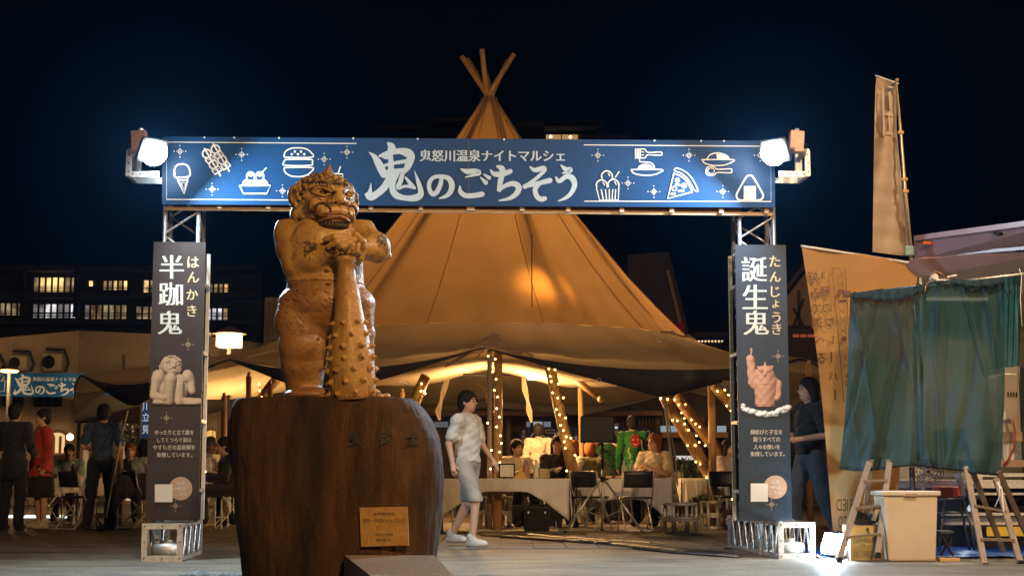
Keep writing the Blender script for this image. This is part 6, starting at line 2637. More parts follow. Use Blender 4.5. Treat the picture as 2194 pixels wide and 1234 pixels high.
def person(label, loc, rot, pose='stand', h=1.66, top=C_white, bottom=C_black, shoe=C_black, hair=HAIRK, hs='short', skin=SKIN, sleeve='short',
           arms=None, lean=0.0, head_turn=0.0, head_tilt=0.0, legs=None, skirt=False, face=True, coat=False, extra=None, vox=.0145, back=False):
    s = h / 1.66
    J = {}
    if pose == 'stand':
        zp = .92
        J.update(pel=(0, 0, .93), wai=(0, 0, 1.08), che=(0, .01, 1.27), nec=(0, .015, 1.42), hed=(0, -.015, 1.545))
        J.update(hL=(-.09, 0, .88), kL=(-.10, -.02, .48), aL=(-.11, .03, .09), hR=(.09, 0, .88), kR=(.10, -.02, .48), aR=(.11, .03, .09))
        J.update(sL=(-.175, .01, 1.355), eL=(-.225, .04, 1.09), wL=(-.235, -.03, .86), sR=(.175, .01, 1.355), eR=(.225, .04, 1.09), wR=(.235, -.03, .86))
    else:
        J.update(pel=(0, 0, .52), wai=(0, .01, .66), che=(0, 0, .85), nec=(0, -.01, 1.0), hed=(0, -.04, 1.12))
        J.update(hL=(-.09, -.02, .52), kL=(-.13, -.42, .52), aL=(-.13, -.38, .10), hR=(.09, -.02, .52), kR=(.13, -.42, .52), aR=(.13, -.38, .10))
        J.update(sL=(-.175, 0, .935), eL=(-.23, -.10, .70), wL=(-.12, -.32, .76), sR=(.175, 0, .935), eR=(.23, -.10, .70), wR=(.12, -.32, .76))
    if legs:
        J.update(legs)
    if arms:
        J.update(arms)
    if lean:
        px_, pz_ = J['pel'][1], J['pel'][2]
        for k_ in ('wai', 'che', 'nec', 'hed', 'sL', 'sR', 'eL', 'eR', 'wL', 'wR'):
            x, y, z = J[k_]
            dz, dy = z - pz_, y - px_
            J[k_] = (x, px_ + dy * math.cos(lean) - dz * math.sin(lean), pz_ + dz * math.cos(lean) + dy * math.sin(lean))
    J = {a: np.array(b) * s for a, b in J.items()}
    pts = np.array(list(J.values()))
    lo, hi = pts.min(0) - .19, pts.max(0) + .19
    lo[2] = min(lo[2], -.01)
    t = thing('person', label, 'person', loc, rot)
    Bd = Sdf(lo, hi, vox)
    c = lambda a, b, r1, r2=None, k_=.02: Bd.cap(J[a], J[b], r1 * s, (r2 if r2 is not None else r1) * s, k_)
    c('pel', 'wai', .12, .105)
    c('wai', 'che', .105, .125, .05)
    Bd.cap(J['sL'], J['sR'], .055 * s, .055 * s, .05)
    c('che', 'nec', .08, .05, .05)
    c('nec', 'hed', .05, .052, .01)
    hd = J['hed']
    M = Matrix.Rotation(head_turn, 3, 'Z') @ Matrix.Rotation(head_tilt, 3, 'X')

    def hp(x, y, z):
        v = M @ Vector((x, y, z)) * s
        return (hd[0] + v.x, hd[1] + v.y, hd[2] + v.z)
    Bd.ell(hp(0, .012, .03), (.076 * s, .094 * s, .095 * s), .01, rot=(0, 0, head_turn))
    Bd.ell(hp(0, -.025, -.045), (.055 * s, .058 * s, .062 * s), .03, rot=(0, 0, head_turn))
    Bd.cap(hp(0, -.088, .012), hp(0, -.106, -.016), .008 * s, .013 * s, .012)
    for sg in (-1, 1):
        Bd.ell(hp(sg * .078, .01, 0), (.010 * s, .02 * s, .03 * s), .008)
    for S_ in 'LR':
        Bd.cap(J['s' + S_], J['e' + S_], .048 * s, .038 * s, .02)
        Bd.cap(J['e' + S_], J['w' + S_], .036 * s, .026 * s, .012)
        dv = J['w' + S_] - J['e' + S_]
        dv = dv / np.linalg.norm(dv)
        hc = J['w' + S_] + dv * .05 * s
        Bd.cap(J['w' + S_], hc, .026 * s, .033 * s, .01)
        Bd.cap(J['h' + S_], J['k' + S_], .082 * s, .055 * s, .03)
        Bd.cap(J['k' + S_], J['a' + S_], .052 * s, .036 * s, .02)
    mb = Bd.mb()
    # fingers and thumb
    for S_, sg in (('L', -1), ('R', 1)):
        dv = Vector(J['w' + S_] - J['e' + S_]).normalized()
        uu, vv, _ = basis(dv)
        w_ = Vector(J['w' + S_]) + dv * .065 * s
        for fi, (of, ln) in enumerate(((-.024, .055), (-.008, .066), (.008, .062), (.024, .048))):
            p0 = w_ + uu * of * s
            p1 = p0 + (dv + vv * .25 * sg) * ln * .55 * s
            p2 = p1 + (dv + vv * .8 * sg) * ln * .5 * s
            mb.tube([p0, p1, p2], [.010 * s, .009 * s, .007 * s], 6)
        th0 = Vector(J['w' + S_]) + dv * .02 * s + uu * .022 * s
        mb.tube([th0, th0 + (dv * .5 + uu * .9) * .03 * s, th0 + (dv + uu * .9) * .045 * s], [.012 * s, .010 * s, .008 * s], 6)
    body = mb.build('body', skin, t, smooth=True, local=True)
    # shirt
    sh_ = Sdf(lo, hi, vox)
    g = .018
    wj = 'wR' if False else None
    sh_.cap(J['pel'], J['wai'], (.125 + g) * s, (.115 + g) * s, .03)
    sh_.cap(J['wai'], J['che'], (.112 + g) * s, (.13 + g) * s, .05)
    sh_.cap(J['sL'], J['sR'], (.056 + g) * s, (.056 + g) * s, .05)
    sh_.cap(J['che'], (J['nec'] * .75 + J['che'] * .25), .08 * s, .058 * s, .03)
    for S_ in 'LR':
        if sleeve == 'short':
            e = J['s' + S_] * .3 + J['e' + S_] * .7
            sh_.cap(J['s' + S_], e, (.052 + g) * s, (.050 + g) * s, .02)
            # open the cuff
            dv = (J['e' + S_] - J['s' + S_])
            dv = dv / np.linalg.norm(dv)
        else:
            sh_.cap(J['s' + S_], J['e' + S_], (.050 + g) * s, (.040 + g) * s, .02)
            sh_.cap(J['e' + S_], J['w' + S_], (.040 + g) * s, (.030 + g) * s, .015)
    if coat:
        sh_.cap(J['pel'], J['pel'] - np.array([0, 0, .16]) * s, .155 * s, .175 * s, .03)
    cut = (J['pel'][2] - (.02 if pose == 'stand' else .08) * s) if not coat else J['pel'][2] - .26 * s
    if lean < .4:
        sh_.below(cut)
    # soft folds
    n1 = rng.uniform(0, 6)
    X, Y, Z = sh_.ax[0][:, None, None], sh_.ax[1][None, :, None], sh_.ax[2][None, None, :]
    sh_.a = sh_.a + (.0075 * np.sin(Z * 33 + X * 24 + n1 + 1.5 * np.sin(X * 17 + n1)) * np.sin(X * 26 - Z * 9 + Y * 18 + n1) + .004 * np.sin(Z * 75 - X * 50 + n1)).astype(np.float32)
    sh_.build('shirt', top, t)
    # trousers
    tr_ = Sdf(lo, hi, vox)
    if skirt:
        if pose == 'stand':
            tr_.cap(J['pel'] + np.array([0, 0, .04]), (J['kL'] + J['kR']) / 2 + np.array([0, 0, .05]), .15 * s, .19 * s, .02)
            tr_.below((J['kL'][2] - .04 * s))
        else:
            tr_.cap(J['pel'], (J['kL'] + J['kR']) / 2, .16 * s, .17 * s, .02)
    else:
        tr_.ell(J['pel'] - np.array([0, 0, .02]) * s, (.155 * s, .13 * s, .12 * s), .02)
        for S_ in 'LR':
            lw = 1.0 if skirt is False else 1.0
            tr_.cap(J['h' + S_], J['k' + S_], .102 * s, .078 * s, .02)
            if hs is not None and bottom is not C_grey:
                tr_.cap(J['k' + S_], J['a' + S_] * .97 + J['k' + S_] * .03, .076 * s, .066 * s, .02)
        if bottom is C_grey:
            tr_.below(J['kL'][2] - .02)
        tr_.a = tr_.a + (.006 * np.sin(Z * 34 + X * 25 + n1 + 2 * np.sin(Z * 11)) * np.sin(X * 30 + Z * 8)).astype(np.float32)
    tr_.build('skirt' if skirt else 'trousers', bottom, t)
    # shoes
    for S_ in 'LR':
        a_ = J['a' + S_]
        k_ = J['k' + S_]
        so = Sdf(a_ - np.array([.12, .24, .13]), a_ + np.array([.12, .16, .12]), .012)
        so.ell((a_[0], a_[1] - .055 * s, a_[2] - .045 * s), (.046 * s, .135 * s, .05 * s), .01)
        so.cap(a_, a_ + np.array([0, .01, .02]), .047 * s, .05 * s, .02)
        so.below(a_[2] - .085 * s)
        so.build('shoe', shoe, t)
    # hair
    hr_ = Sdf(hd - .3, hd + .3, .0125)
    hr_.ell(hp(0, .022, .045), (.090 * s, .104 * s, .098 * s), .01, rot=(0, 0, head_turn))
    if hs in ('bob', 'long'):
        zz = -.10 if hs == 'bob' else -.24
        for sg in (-1, 1):
            hr_.cap(hp(sg * .068, .02, .02), hp(sg * .085, .02, zz), .035 * s, .03 * s, .03)
        hr_.cap(hp(0, .06, .02), hp(0, .07, zz), .06 * s, .055 * s, .04)
    else:
        hr_.ell(hp(0, .058, -.012), (.082 * s, .070 * s, .088 * s), .02)
        if hs == 'bun':
            hr_.ell(hp(0, .09, .10), (.04 * s,) * 3, .01)
    if hs != 'hood':
        hr_.ell(hp(0, -.085, -.045), (.062 * s, .07 * s, .10 * s), .01, cut=True, rot=(0, 0, head_turn))
    Xh, Yh, Zh = hr_.ax[0][:, None, None], hr_.ax[1][None, :, None], hr_.ax[2][None, None, :]
    hr_.a = hr_.a + (.003 * np.sin(Xh * 120 + Zh * 14) * np.sin(Yh * 110)).astype(np.float32)
    hr_.build('hair', hair, t)
    if face:
        for sg in (-1, 1):
            e_ = MB().sphere(hp(sg * .031, -.083, .018), .0105 * s, 8, 6, (1.3, .6, .6))
            e_.build('eye', EYE_M, body, local=True)
            MB().tube([hp(sg * .016, -.090, .038), hp(sg * .032, -.091, .044), hp(sg * .048, -.080, .039)], .0035 * s, 5).build('eyebrow', hair, body, local=True)
        MB().tube([hp(-.020, -.082, -.052), hp(0, -.090, -.050), hp(.020, -.082, -.052)], .0055 * s, 6).build('mouth', LIP_M, body, local=True)
    if extra:
        extra(t, J, hp, s)
    return t


def strap(t, J, hp, s, a='sL', b='hR', m=None):
    """bag strap over one shoulder, both sides of the trunk"""
    A, Bp = Vector(J[a]), Vector(J[b])
    for yo in (-.15, .15):
        pts = [A + Vector((.03, 0, .075)) * s, A.lerp(Bp, .3) + Vector((0, yo * .95, .02)) * s, A.lerp(Bp, .6) + Vector((0, yo, 0)) * s, Bp + Vector((.03, yo * .6, .05)) * s]
        MB().tube(pts, .009, 5).build('strap', m or M_black, t, local=True)


def at(px, py, Y):
    return Vector((P(px, py, Y).x, Y, 0))


PI = math.pi
# ---- left group
person('person in dark navy suit standing with back turned at the left edge', at(24, 1120, 20.4), PI - .15, h=1.71, top=C_navy, bottom=C_navy, sleeve='long', face=False, coat=True,
       arms=dict(eR=(.24, -.02, 1.10), wR=(.16, -.22, 1.12), eL=(-.24, .02, 1.1), wL=(-.20, -.16, 1.0)))
person('person in loose red jumper and dark skirt turned left beside the navy suit', at(84, 1120, 21.2), -1.0, h=1.66, top=C_red, bottom=C_black, skirt=True, sleeve='long', hs='bun', shoe=C_white, skin=SKIN2, coat=True,
       legs=dict(kL=(-.07, -.02, .48), kR=(.07, .03, .48)))
person('tall person in dark blue tee standing with back turned by the left guy rope', at(213, 1122, 20.9), PI + .1, h=1.72, top=C_blue, bottom=C_black, face=False, lean=.10,
       arms=dict(eL=(-.25, .0, 1.08), wL=(-.24, -.12, .88), eR=(.25, .02, 1.1), wR=(.12, -.22, 1.08)), legs=dict(aL=(-.16, .03, .09), kL=(-.13, -.02, .48), aR=(.16, .03, .09), kR=(.13, -.02, .48)),
       extra=lambda t, J, hp, s: strap(t, J, hp, s))
person('person in mint tee seated behind the left table', at(146, 1050, 24.5), .1, pose='sit', top=C_mint, skin=SKIN2)
person('person in pale shirt with dark strap seated just left of the left sign tower', at(296, 1080, 21.5), 2.3, pose='sit', top=C_white, bottom=C_navy, face=False, hs='bob', lean=.12, extra=lambda t, J, hp, s: strap(t, J, hp, s, 'sR', 'hL'))
person('person with reddish round hair seated behind the left guy rope', at(276, 1050, 24.0), .2, pose='sit', top=C_navy, hair=HAIRB, face=True)
person('grey haired person in white shirt seated behind bottles right of the left tower', at(447, 1050, 22.6), .9, pose='sit', h=1.75, top=C_white, hair=mat('grey hair', (0.12, 0.10, 0.09), rough=.5), skin=SKIN)
person('person in black with short black hair seated facing left beside the pedestal', at(496, 1060, 21.4), -1.25, pose='sit', h=1.72, top=C_black, bottom=C_black, sleeve='long', lean=.15, shoe=C_grey)
# ---- centre group
person('person in white tee and pale shorts walking between pedestal and entrance pole', at(1000, 1165, 15.9), PI / 2 - .5, h=1.62, top=C_white, bottom=C_grey, shoe=C_white, skin=SKIN2,
       legs=dict(kL=(-.09, -.16, .50), aL=(-.09, -.12, .09), kR=(.09, .05, .47), aR=(.09, .24, .12)),
       arms=dict(eL=(-.22, .10, 1.10), wL=(-.2, .06, .87), eR=(.22, -.06, 1.1), wR=(.22, -.20, .92)))
person('person in cream shirt with dark fringe seated left of the tall bottles', at(1106, 1050, 22.0), .35, pose='sit', h=1.68, top=C_cream, head_turn=.3)
person('person in pale shirt seen from behind above the table, between two diners', at(1154, 1040, 24.2), PI, pose='stand', h=1.56, top=C_cream, bottom=C_black, face=False, sleeve='long')
person('person with long black hair and black top eating at the white table', at(1193, 1050, 21.9), .25, pose='sit', h=1.74, top=C_black, hs='long', sleeve='long', skin=SKIN2, head_turn=-.5)
person('person with orange brown hair holding a white cup up behind the leaning pole', at(1226, 1050, 23.0), -.9, pose='sit', h=1.7, top=C_cream, hair=HAIRO, arms=dict(eR=(.24, -.16, .80), wR=(.12, -.28, 1.0)))
person('person with reddish orange head scarf seated behind the speaker pole', at(1264, 1050, 23.2), PI - .4, pose='sit', h=1.68, top=C_olive, hair=C_orange, hs='hood', face=False)
person('person in pale pink shirt standing behind the speaker stand', at(1306, 1050, 26.0), .9, h=1.5, top=C_pink, sleeve='long')


def oni_patch(t, J, hp, s):
    """plain red horned face printed on the back of the coat"""
    c = Vector((J['che'][0], J['che'][1] + .20 * s, J['che'][2] - .01))

    def p3(x, y, off=0):
        return (c.x - x, c.y + off * 2 + .006 - (x * x) * 1.2, c.z + y)
    k_ = Ink(p3)
    k_.fill([(.085 * math.cos(a), .10 * math.sin(a)) for a in np.linspace(0, 6.28, 19)[:-1]])
    k_.fill([(-.06, .07), (-.05, .14), (-.02, .09)])
    k_.fill([(.06, .07), (.05, .14), (.02, .09)])
    o = k_.b.build('red_emblem', mat('red print', (0.38, 0.015, 0.012), rough=.8), t, local=True, fixn=False)
    k_ = Ink(lambda x, y, off=0: p3(x, y, off + .004))
    for sg in (-1, 1):
        k_.stroke([(sg * .055, .035, .012), (sg * .03, .02, .022), (sg * .02, .02, .01)])
    k_.stroke([(-.045, -.035, .008), (0, -.055, .02), (.045, -.035, .008)])
    k_.stroke([(-.10, -.10, .02), (-.12, -.16, .02), (-.09, -.22, .02), (-.10, -.28, .02)])
    k_.stroke([(.10, .03, .02), (.11, -.10, .02), (.14, -.16, .02), (.11, -.24, .02)])
    k_.b.build('pale_emblem', mat('pale print', (0.5, 0.42, 0.28), rough=.8), t, local=True, fixn=False)


person('person in bright green festival coat with red horned face on its back', at(1357, 1050, 24.6), PI + .12, h=1.70, top=C_green, bottom=C_black, face=False, sleeve='long', coat=True, extra=oni_patch, lean=.05)
person('person in green coat bending over the table behind the speaker pole', at(1322, 1050, 25.0), -1.0, h=1.60, top=cloth('dull green coat', (0.03, 0.12, 0.03)), bottom=C_black, sleeve='long', lean=.75, coat=False)
person('person with auburn bob and white tee seated facing left at the right table', at(1404, 1050, 22.2), -.45, pose='sit', h=1.80, top=C_cream, hair=HAIRB, hs='bob', skin=SKIN2, head_turn=-.35,
       arms=dict(eL=(-.22, -.14, .70), wL=(-.05, -.34, .78), eR=(.24, -.12, .70), wR=(.04, -.33, .79)))
person('person with dark hair in pale shirt seated behind the right sign tower edge', at(1560, 1050, 23.4), .7, pose='sit', h=1.72, top=C_pink, hs='bob')
person('person in black tee and dark trousers walking between right tower and orange flag', at(1741, 1185, 15.6), -PI / 2 + .35, h=1.74, top=C_black, bottom=C_teal, shoe=C_white, skin=SKIN2, hs='bob', face=True,
       arms=dict(eL=(-.22, .02, 1.10), wL=(-.16, -.24, 1.12), eR=(.22, .06, 1.1), wR=(.14, -.22, 1.06)),
       legs=dict(kL=(-.10, -.14, .50), aL=(-.10, -.12, .09), kR=(.09, .10, .48), aR=(.09, .26, .12)))


# ------------------------------------------------------------------ furniture
def folding_chair(m_seat):
    t = thing('folding_chair', 'folding chair', 'chair')
    b = MB()
    # local: faces -y, back at +y
    for s in (-1, 1):
        x = s * .205
        MB().tube([(x, .26, .015), (x, .24, .06), (x * .96, -.03, .48), (x * .96, -.14, .60)], .011, 8).build('leg', M_steel, t, local=True, smooth=True) if False else None
        MB().tube([(x, -.27, .012), (x, -.24, .03), (x, .10, .44), (x, .21, .62), (x, .24, .80)], .011, 8).build('leg', M_steel, t, local=True, smooth=True)
        MB().tube([(x * .9, .27, .012), (x * .9, .24, .03), (x * .9, -.16, .45)], .011, 8).build('leg', M_steel, t, local=True, smooth=True)
    MB().cyl((-.205, -.27, .013), (.205, -.27, .013), .010).build('foot_bar', M_steel, t, local=True)
    MB().cyl((-.185, .27, .013), (.185, .27, .013), .010).build('foot_bar', M_steel, t, local=True)
    MB().box((0, -.01, .445), (.38, .38, .03)).build('seat', m_seat, t, local=True, bevel=.012)
    g = []
    for j in range(5):
        z = .58 + .055 * j
        wd = .20 + .012 * math.sin(j / 4 * 3.14)
        y0 = .195 + (z - .58) * .22
        g.append([Vector((wd * i / 5, y0 + .03 - .03 * (i / 5) ** 2, z)) for i in range(-5, 6)])
    MB().grid(g).build('backrest', m_seat, t, local=True, solid=.018, smooth=True)
    return t


M_seatb = mat('black chair vinyl', (0.02, 0.021, 0.024), rough=.45)
M_seatg = mat('grey chair vinyl', (0.13, 0.12, 0.10), rough=.5)
ch0, chg = folding_chair(M_seatb), folding_chair(M_seatg)
chairs = [
    (ch0, 1362, 20.4, PI + .1, 'black folding chair facing away right of the speaker pole'),
    (ch0, 1266, 20.9, PI - .5, 'black folding chair half hidden behind the speaker pole'),
    (ch0, 1562, 21.5, .25, 'black folding chair beside the edge of the right gate tower'),
    (ch0, 170, 21.0, PI - .55, 'black folding chair angled in front of the left cloth table'),
    (ch0, 82, 21.8, PI - .6, 'black folding chair behind the person in red at the left'),
    (ch0, 306, 20.9, 2.3, 'black folding chair under the khaki coat left of the left tower'),
    (ch0, 500, 21.5, -1.25, 'dark folding chair under the person in black by the pedestal'),
    (chg, 1428, 22.8, -.3, 'grey backed folding chair behind the person with auburn bob'),
    (chg, 1106, 22.2, .3, 'grey folding chair under the person in cream shirt'),
    (chg, 1196, 22.2, .2, 'grey folding chair under the person eating in black'),
    (chg, 447, 22.8, .9, 'grey folding chair under the grey haired person'),
    (chg, 146, 24.7, .1, 'grey folding chair under the person in mint tee'),
    (chg, 276, 24.2, .2, 'grey folding chair under the person with reddish hair'),
    (chg, 1226, 23.2, -.9, 'grey folding chair under the person with orange brown hair'),
    (chg, 1264, 23.2, PI - .4, 'grey folding chair under the person in head scarf'),
    (chg, 1562, 23.5, .7, 'grey folding chair under the person behind the right tower edge'),
]
seen_ = set()
for proto, px, Y_, rz, lab in chairs:
    loc_ = at(px, 1100, Y_)
    if id(proto) not in seen_:
        seen_.add(id(proto))
        c_ = proto
        c_.location, c_.rotation_euler = loc_, (0, 0, rz)
        c_['label'] = lab
    else:
        c_ = copy_tree(proto, loc_, rz, lab)
    c_['group'] = 'folding chairs round the tables'


def table(px0, px1, Y_, dep, label, clabel, drop=.26, corners=(.38, .38), zt=.70, ripple=1.0):
    a, b = P(px0, 1030, Y_).x, P(px1, 1030, Y_).x
    t = thing('folding_table', label, 'table', ((a + b) / 2, Y_ + dep / 2, 0), 0, 'long folding tables under white cloths')
    MB().bx(a + .02, b - .02, Y_ + .01, Y_ + dep - .01, zt - .03, zt - .004).build('tabletop', M_white, t)
    for x in (a + .15, b - .15):
        for y in (Y_ + .06, Y_ + dep - .06):
            MB().cyl((x, y, 0), (x, y, zt - .03), .014, n=8).build('leg', M_steel, t)
        MB().cyl((x, Y_ + .06, .15), (x, Y_ + dep - .06, .15), .010, n=6).build('stretcher', M_steel, t)
    # cloth: top sheet plus a hanging front and sides whose hem swings
    nx = 40
    rows = []
    def xw(i):
        return a + (b - a) * i / nx
    for (y, z) in ((Y_ + dep, zt), (Y_ + dep * .5, zt + .001), (Y_, zt)):
        rows.append([Vector((xw(i), y, z)) for i in range(nx + 1)])
    for j in range(1, 9):
        f = j / 8
        rw = []
        for i in range(nx + 1):
            u = i / nx
            cl = corners[0] * max(0, 1 - u / .33) ** 1.2 + corners[1] * max(0, 1 - (1 - u) / .33) ** 1.2
            h_ = drop + cl - .05 * math.sin(u * math.pi)
            wave = ripple * (.028 * math.sin(u * 31 + 1.3) + .02 * math.sin(u * 57)) * f
            rw.append(Vector((xw(i), Y_ - .015 - .03 * f + wave, zt - h_ * f)))
        rows.append(rw)
    c_ = MB().grid(rows)
    for side_, x in ((-1, a), (1, b)):
        g = []
        for j in range(7):
            f = j / 6
            g.append([Vector((x + side_ * (.012 + .02 * f + .02 * f * math.sin(i * 1.7)), Y_ - .02 * f + dep * i / 10, zt - (drop + corners[0 if side_ < 0 else 1] * max(0, 1 - i / 3.5)) * f)) for i in range(11)])
        c_.grid(g)
    o = c_.build('tablecloth', M_cloth, smooth=True, solid=.004)
    tag(o, clabel, 'tablecloth', 'white tablecloths')
    return t


table(946, 1219, 20.2, .75, 'long folding table behind the entrance pole in the tent', 'white cloth hanging in swags on the table behind the entrance pole', drop=.22, corners=(.28, .34))
table(1236, 1440, 21.2, .75, 'folding table behind the speaker stand', 'white cloth on the table behind the speaker stand', drop=.34, corners=(.25, .30))
table(1462, 1560, 22.4, .7, 'folding table partly behind the leaning poles at right', 'white cloth on the farthest right table by the leaning poles', drop=.30, corners=(.1, .2))
table(372, 437, 21.6, .75, 'folding table mostly hidden by the left gate tower', 'white cloth on the table between left tower and pedestal, mostly hidden', drop=.2, corners=(.2, .2))
table(438, 497, 21.3, .6, 'narrow end of a folding table left of the pedestal', 'white cloth falling to a long point left of the pedestal', drop=.28, corners=(.25, .22))
table(110, 200, 22.2, .75, 'small folding table before the mint tee person at left', 'tan and white cloth slanting off the left table', drop=.26, corners=(.3, .16))

# white end post beside the table
o = MB().bx(P(944, 1000, 19.7).x, P(950, 1000, 19.7).x, 19.7, 19.75, 0, P(947, 1010, 19.7).z).build('white_post', M_white)
tag(o, 'thin white upright stake at the left end of the entrance table', 'stake')


def bottle(px, Y_, z, h, r, m, label, capm=None, y_off=.35):
    c = Vector((P(px, 1020, Y_).x, Y_ + y_off, z))
    t = thing('bottle', label, 'bottle', c, 0)
    MB().lathe(c, [(r * .9, 0), (r, .01), (r, h * .62), (r * .85, h * .72), (r * .38, h * .86), (r * .36, h * .93), (0, h * .93)], 16).build('bottle_body', m, t, smooth=True)
    MB().lathe(c + Vector((0, 0, h * .93)), [(r * .45, 0), (r * .45, h * .07), (0, h * .07)], 12).build('lid', capm or M_white, t)
    return t


M_clear = mat('clear plastic', (0.55, 0.55, 0.52), rough=.15, alpha=.55)
bottle(1128, 20.2, .702, .27, .045, mat('rose tumbler', (0.36, 0.20, 0.17), rough=.35), 'rose brown tall tumbler on the entrance table')
bottle(1150, 20.2, .702, .25, .036, M_white, 'white capped bottle right of the rose tumbler')
bottle(1341, 21.2, .702, .25, .034, M_clear, 'left of the two clear bottles before the green coat', y_off=.3)
bottle(1358, 21.2, .702, .25, .034, M_clear, 'right of the two clear bottles before the green coat', y_off=.3)
bottle(444, 21.6, .702, .30, .045, M_clear, 'clear tall bottle on the table right of the left tower', y_off=.1)
bottle(141, 22.2, .702, .24, .03, mat('brown glass', (0.06, 0.025, 0.01), rough=.1), 'dark brown bottle on the left table')
for px, y_ in ((456, 21.25), (466, 21.3), (473, 21.35)):
    c = Vector((P(px, 1020, y_).x, y_ + .1, .702))
    o = MB().lathe(c, [(.03, 0), (.042, .07), (.035, .072), (0, .06)], 14).build('cup', M_white, smooth=True)
    tag(o, 'small cream cup on the table left of the person in black, %s' % {456: 'leftmost of three', 466: 'middle of three', 473: 'rightmost of three'}[px], 'cup', 'small cups left of the person in black')
c = Vector((P(1113, 1020, 20.2).x, 20.35, .702))
o = MB().add([c + Vector(v) for v in ((-.09, 0, 0), (.10, 0, 0), (.10, .12, .0), (-.09, .12, 0), (-.03, .02, .07), (.04, .02, .11), (.09, .10, .05), (-.05, .10, .06))], [(0, 1, 5, 4), (1, 2, 6, 5), (2, 3, 7, 6), (3, 0, 4, 7), (4, 5, 6, 7)]).build('yellow_napkin', mat('yellow paper', (0.65, 0.45, 0.10), rough=.7))
tag(o, 'crumpled yellow paper on the entrance table before the cream shirt', 'paper')
o = MB().box(Vector((P(1168, 1020, 20.2).x, 20.55, .77)), (.14, .09, .13)).build('paper_bag', mat('pale kraft paper', (0.5, 0.40, 0.2), rough=.8), bevel=.01)
tag(o, 'pale paper carton on the table before the person eating in black', 'carton')
for px, wd in ((1310, .14), (1322, .16)):
    o = MB().box(Vector((P(px, 1022, 21.4).x, 21.45, .722)), (wd, .12, .035)).build('food_tray', mat('orange food tray', (0.6, 0.38, 0.2), rough=.7), bevel=.008)
    tag(o, 'low food tray on the table beside the speaker pole, %s one' % ('left' if px == 1310 else 'right'), 'tray')
# bag and dark bundle below the table
c = at(1150, 1130, 20.0)
bagt = thing('black_bag', 'boxy black bag standing under the entrance table', 'bag', c)
MB().box(c + Vector((0, 0, .17)), (.34, .22, .32)).build('bag_body', C_black, bagt, bevel=.03)
MB().box(c + Vector((0, -.115, .12)), (.26, .015, .16)).build('pocket', C_black, bagt, bevel=.006)
MB().tube([c + Vector((-.08, 0, .33)), c + Vector((-.06, 0, .42)), c + Vector((.06, 0, .42)), c + Vector((.08, 0, .33))], .012, 6).build('handle', M_black, bagt, smooth=True)
for sx_ in (-.11, .11):
    MB().box(c + Vector((sx_, -.118, .26)), (.02, .012, .03)).build('buckle', M_steel, bagt)
dr = Sdf((-.42, -.2, 0), (.42, .2, .5), .015)
dr.cap((-.3, 0, .25), (.28, 0, .28), .09, .1, .04)
for i in range(7):
    dr.cap((-.33 + i * .11, 0, .3), (-.36 + i * .12, -.03, .12 - .02 * (i % 3)), .05, .035, .04)
o = dr.build('black_jacket', C_black)
o.location = at(1160, 1100, 20.25)
tag(o, 'dark jacket draped under the entrance table around the black bag', 'jacket')
# khaki coat over chair left of tower
dr = Sdf((-.3, -.22, 0), (.3, .22, .62), .013)
dr.cap((-.14, 0, .50), (.16, 0, .52), .07, .08, .03)
for i in range(5):
    dr.cap((-.16 + i * .08, -.03, .50), (-.2 + i * .095, -.06 - .02 * (i % 2), .24 + .05 * (i % 3)), .06, .05, .03)
dr.cap((-.2, -.05, .35), (-.24, -.05, .08), .06, .04, .04)
o = dr.build('khaki_coat', C_khaki)
o.location = at(285, 1090, 20.75) + Vector((0, 0, .18))
tag(o, 'crumpled khaki coat hung on the chair left of the left tower', 'coat')
# amplifier box on the entrance table
o = thing('amplifier', 'black case standing on the entrance table beside the pole', 'case', Vector((P(1086, 1020, 20.2).x, 20.5, .705)))
c = Vector(o.location)
MB().box(c + Vector((0, 0, .10)), (.22, .2, .20)).build('case_body', M_black, o, bevel=.01)
MB().box(c + Vector((0, -.102, .10)), (.18, .006, .16)).build('front_panel', M_steel, o)

# ---- loudspeaker on a tripod
c = at(1292, 1130, 19.6)
st = thing('speaker_stand', 'silver tripod stand carrying the black loudspeaker in the tent', 'stand', c)
ztop_ = P(1290, 950, 19.6).z
MB().cyl(c + Vector((0, 0, .12)), c + Vector((0, 0, .82)), .019, n=12).build('pole', M_alu, st, smooth=True)
MB().cyl(c + Vector((0, 0, .82)), c + Vector((0, 0, ztop_)), .015, n=12).build('inner_pole', M_black, st, smooth=True)
for z in (.66, 1.02):
    MB().cyl(c + Vector((0, 0, z)), c + Vector((0, 0, z + .07)), .03, n=12).build('collar', M_black, st)
    MB().cyl(c + Vector((.03, 0, z + .035)), c + Vector((.075, -.01, z + .035)), .012, n=8).build('knob', M_black, st)
for a_ in (R(200), R(-22), R(88)):
    d_ = Vector((math.cos(a_), math.sin(a_), 0))
    lg = MB().cyl(c + Vector((0, 0, .68)) + d_ * .03, c + d_ * .54 + Vector((0, 0, .02)), .014, n=8).build('leg', M_alu, st, smooth=True)
    MB().cyl(c + d_ * .515 + Vector((0, 0, .035)), c + d_ * .555 + Vector((0, 0, .004)), .02, n=8).build('rubber_foot', M_black, lg)
    MB().cyl(c + Vector((0, 0, .20)), c + d_ * .30 + Vector((0, 0, .32)), .009, n=6).build('brace', M_alu, st)
spk = thing('loudspeaker', 'black loudspeaker box on the silver tripod stand', 'speaker', c + Vector((0, 0, ztop_)))
c2_ = c + Vector((-.05, 0, ztop_ + .185))
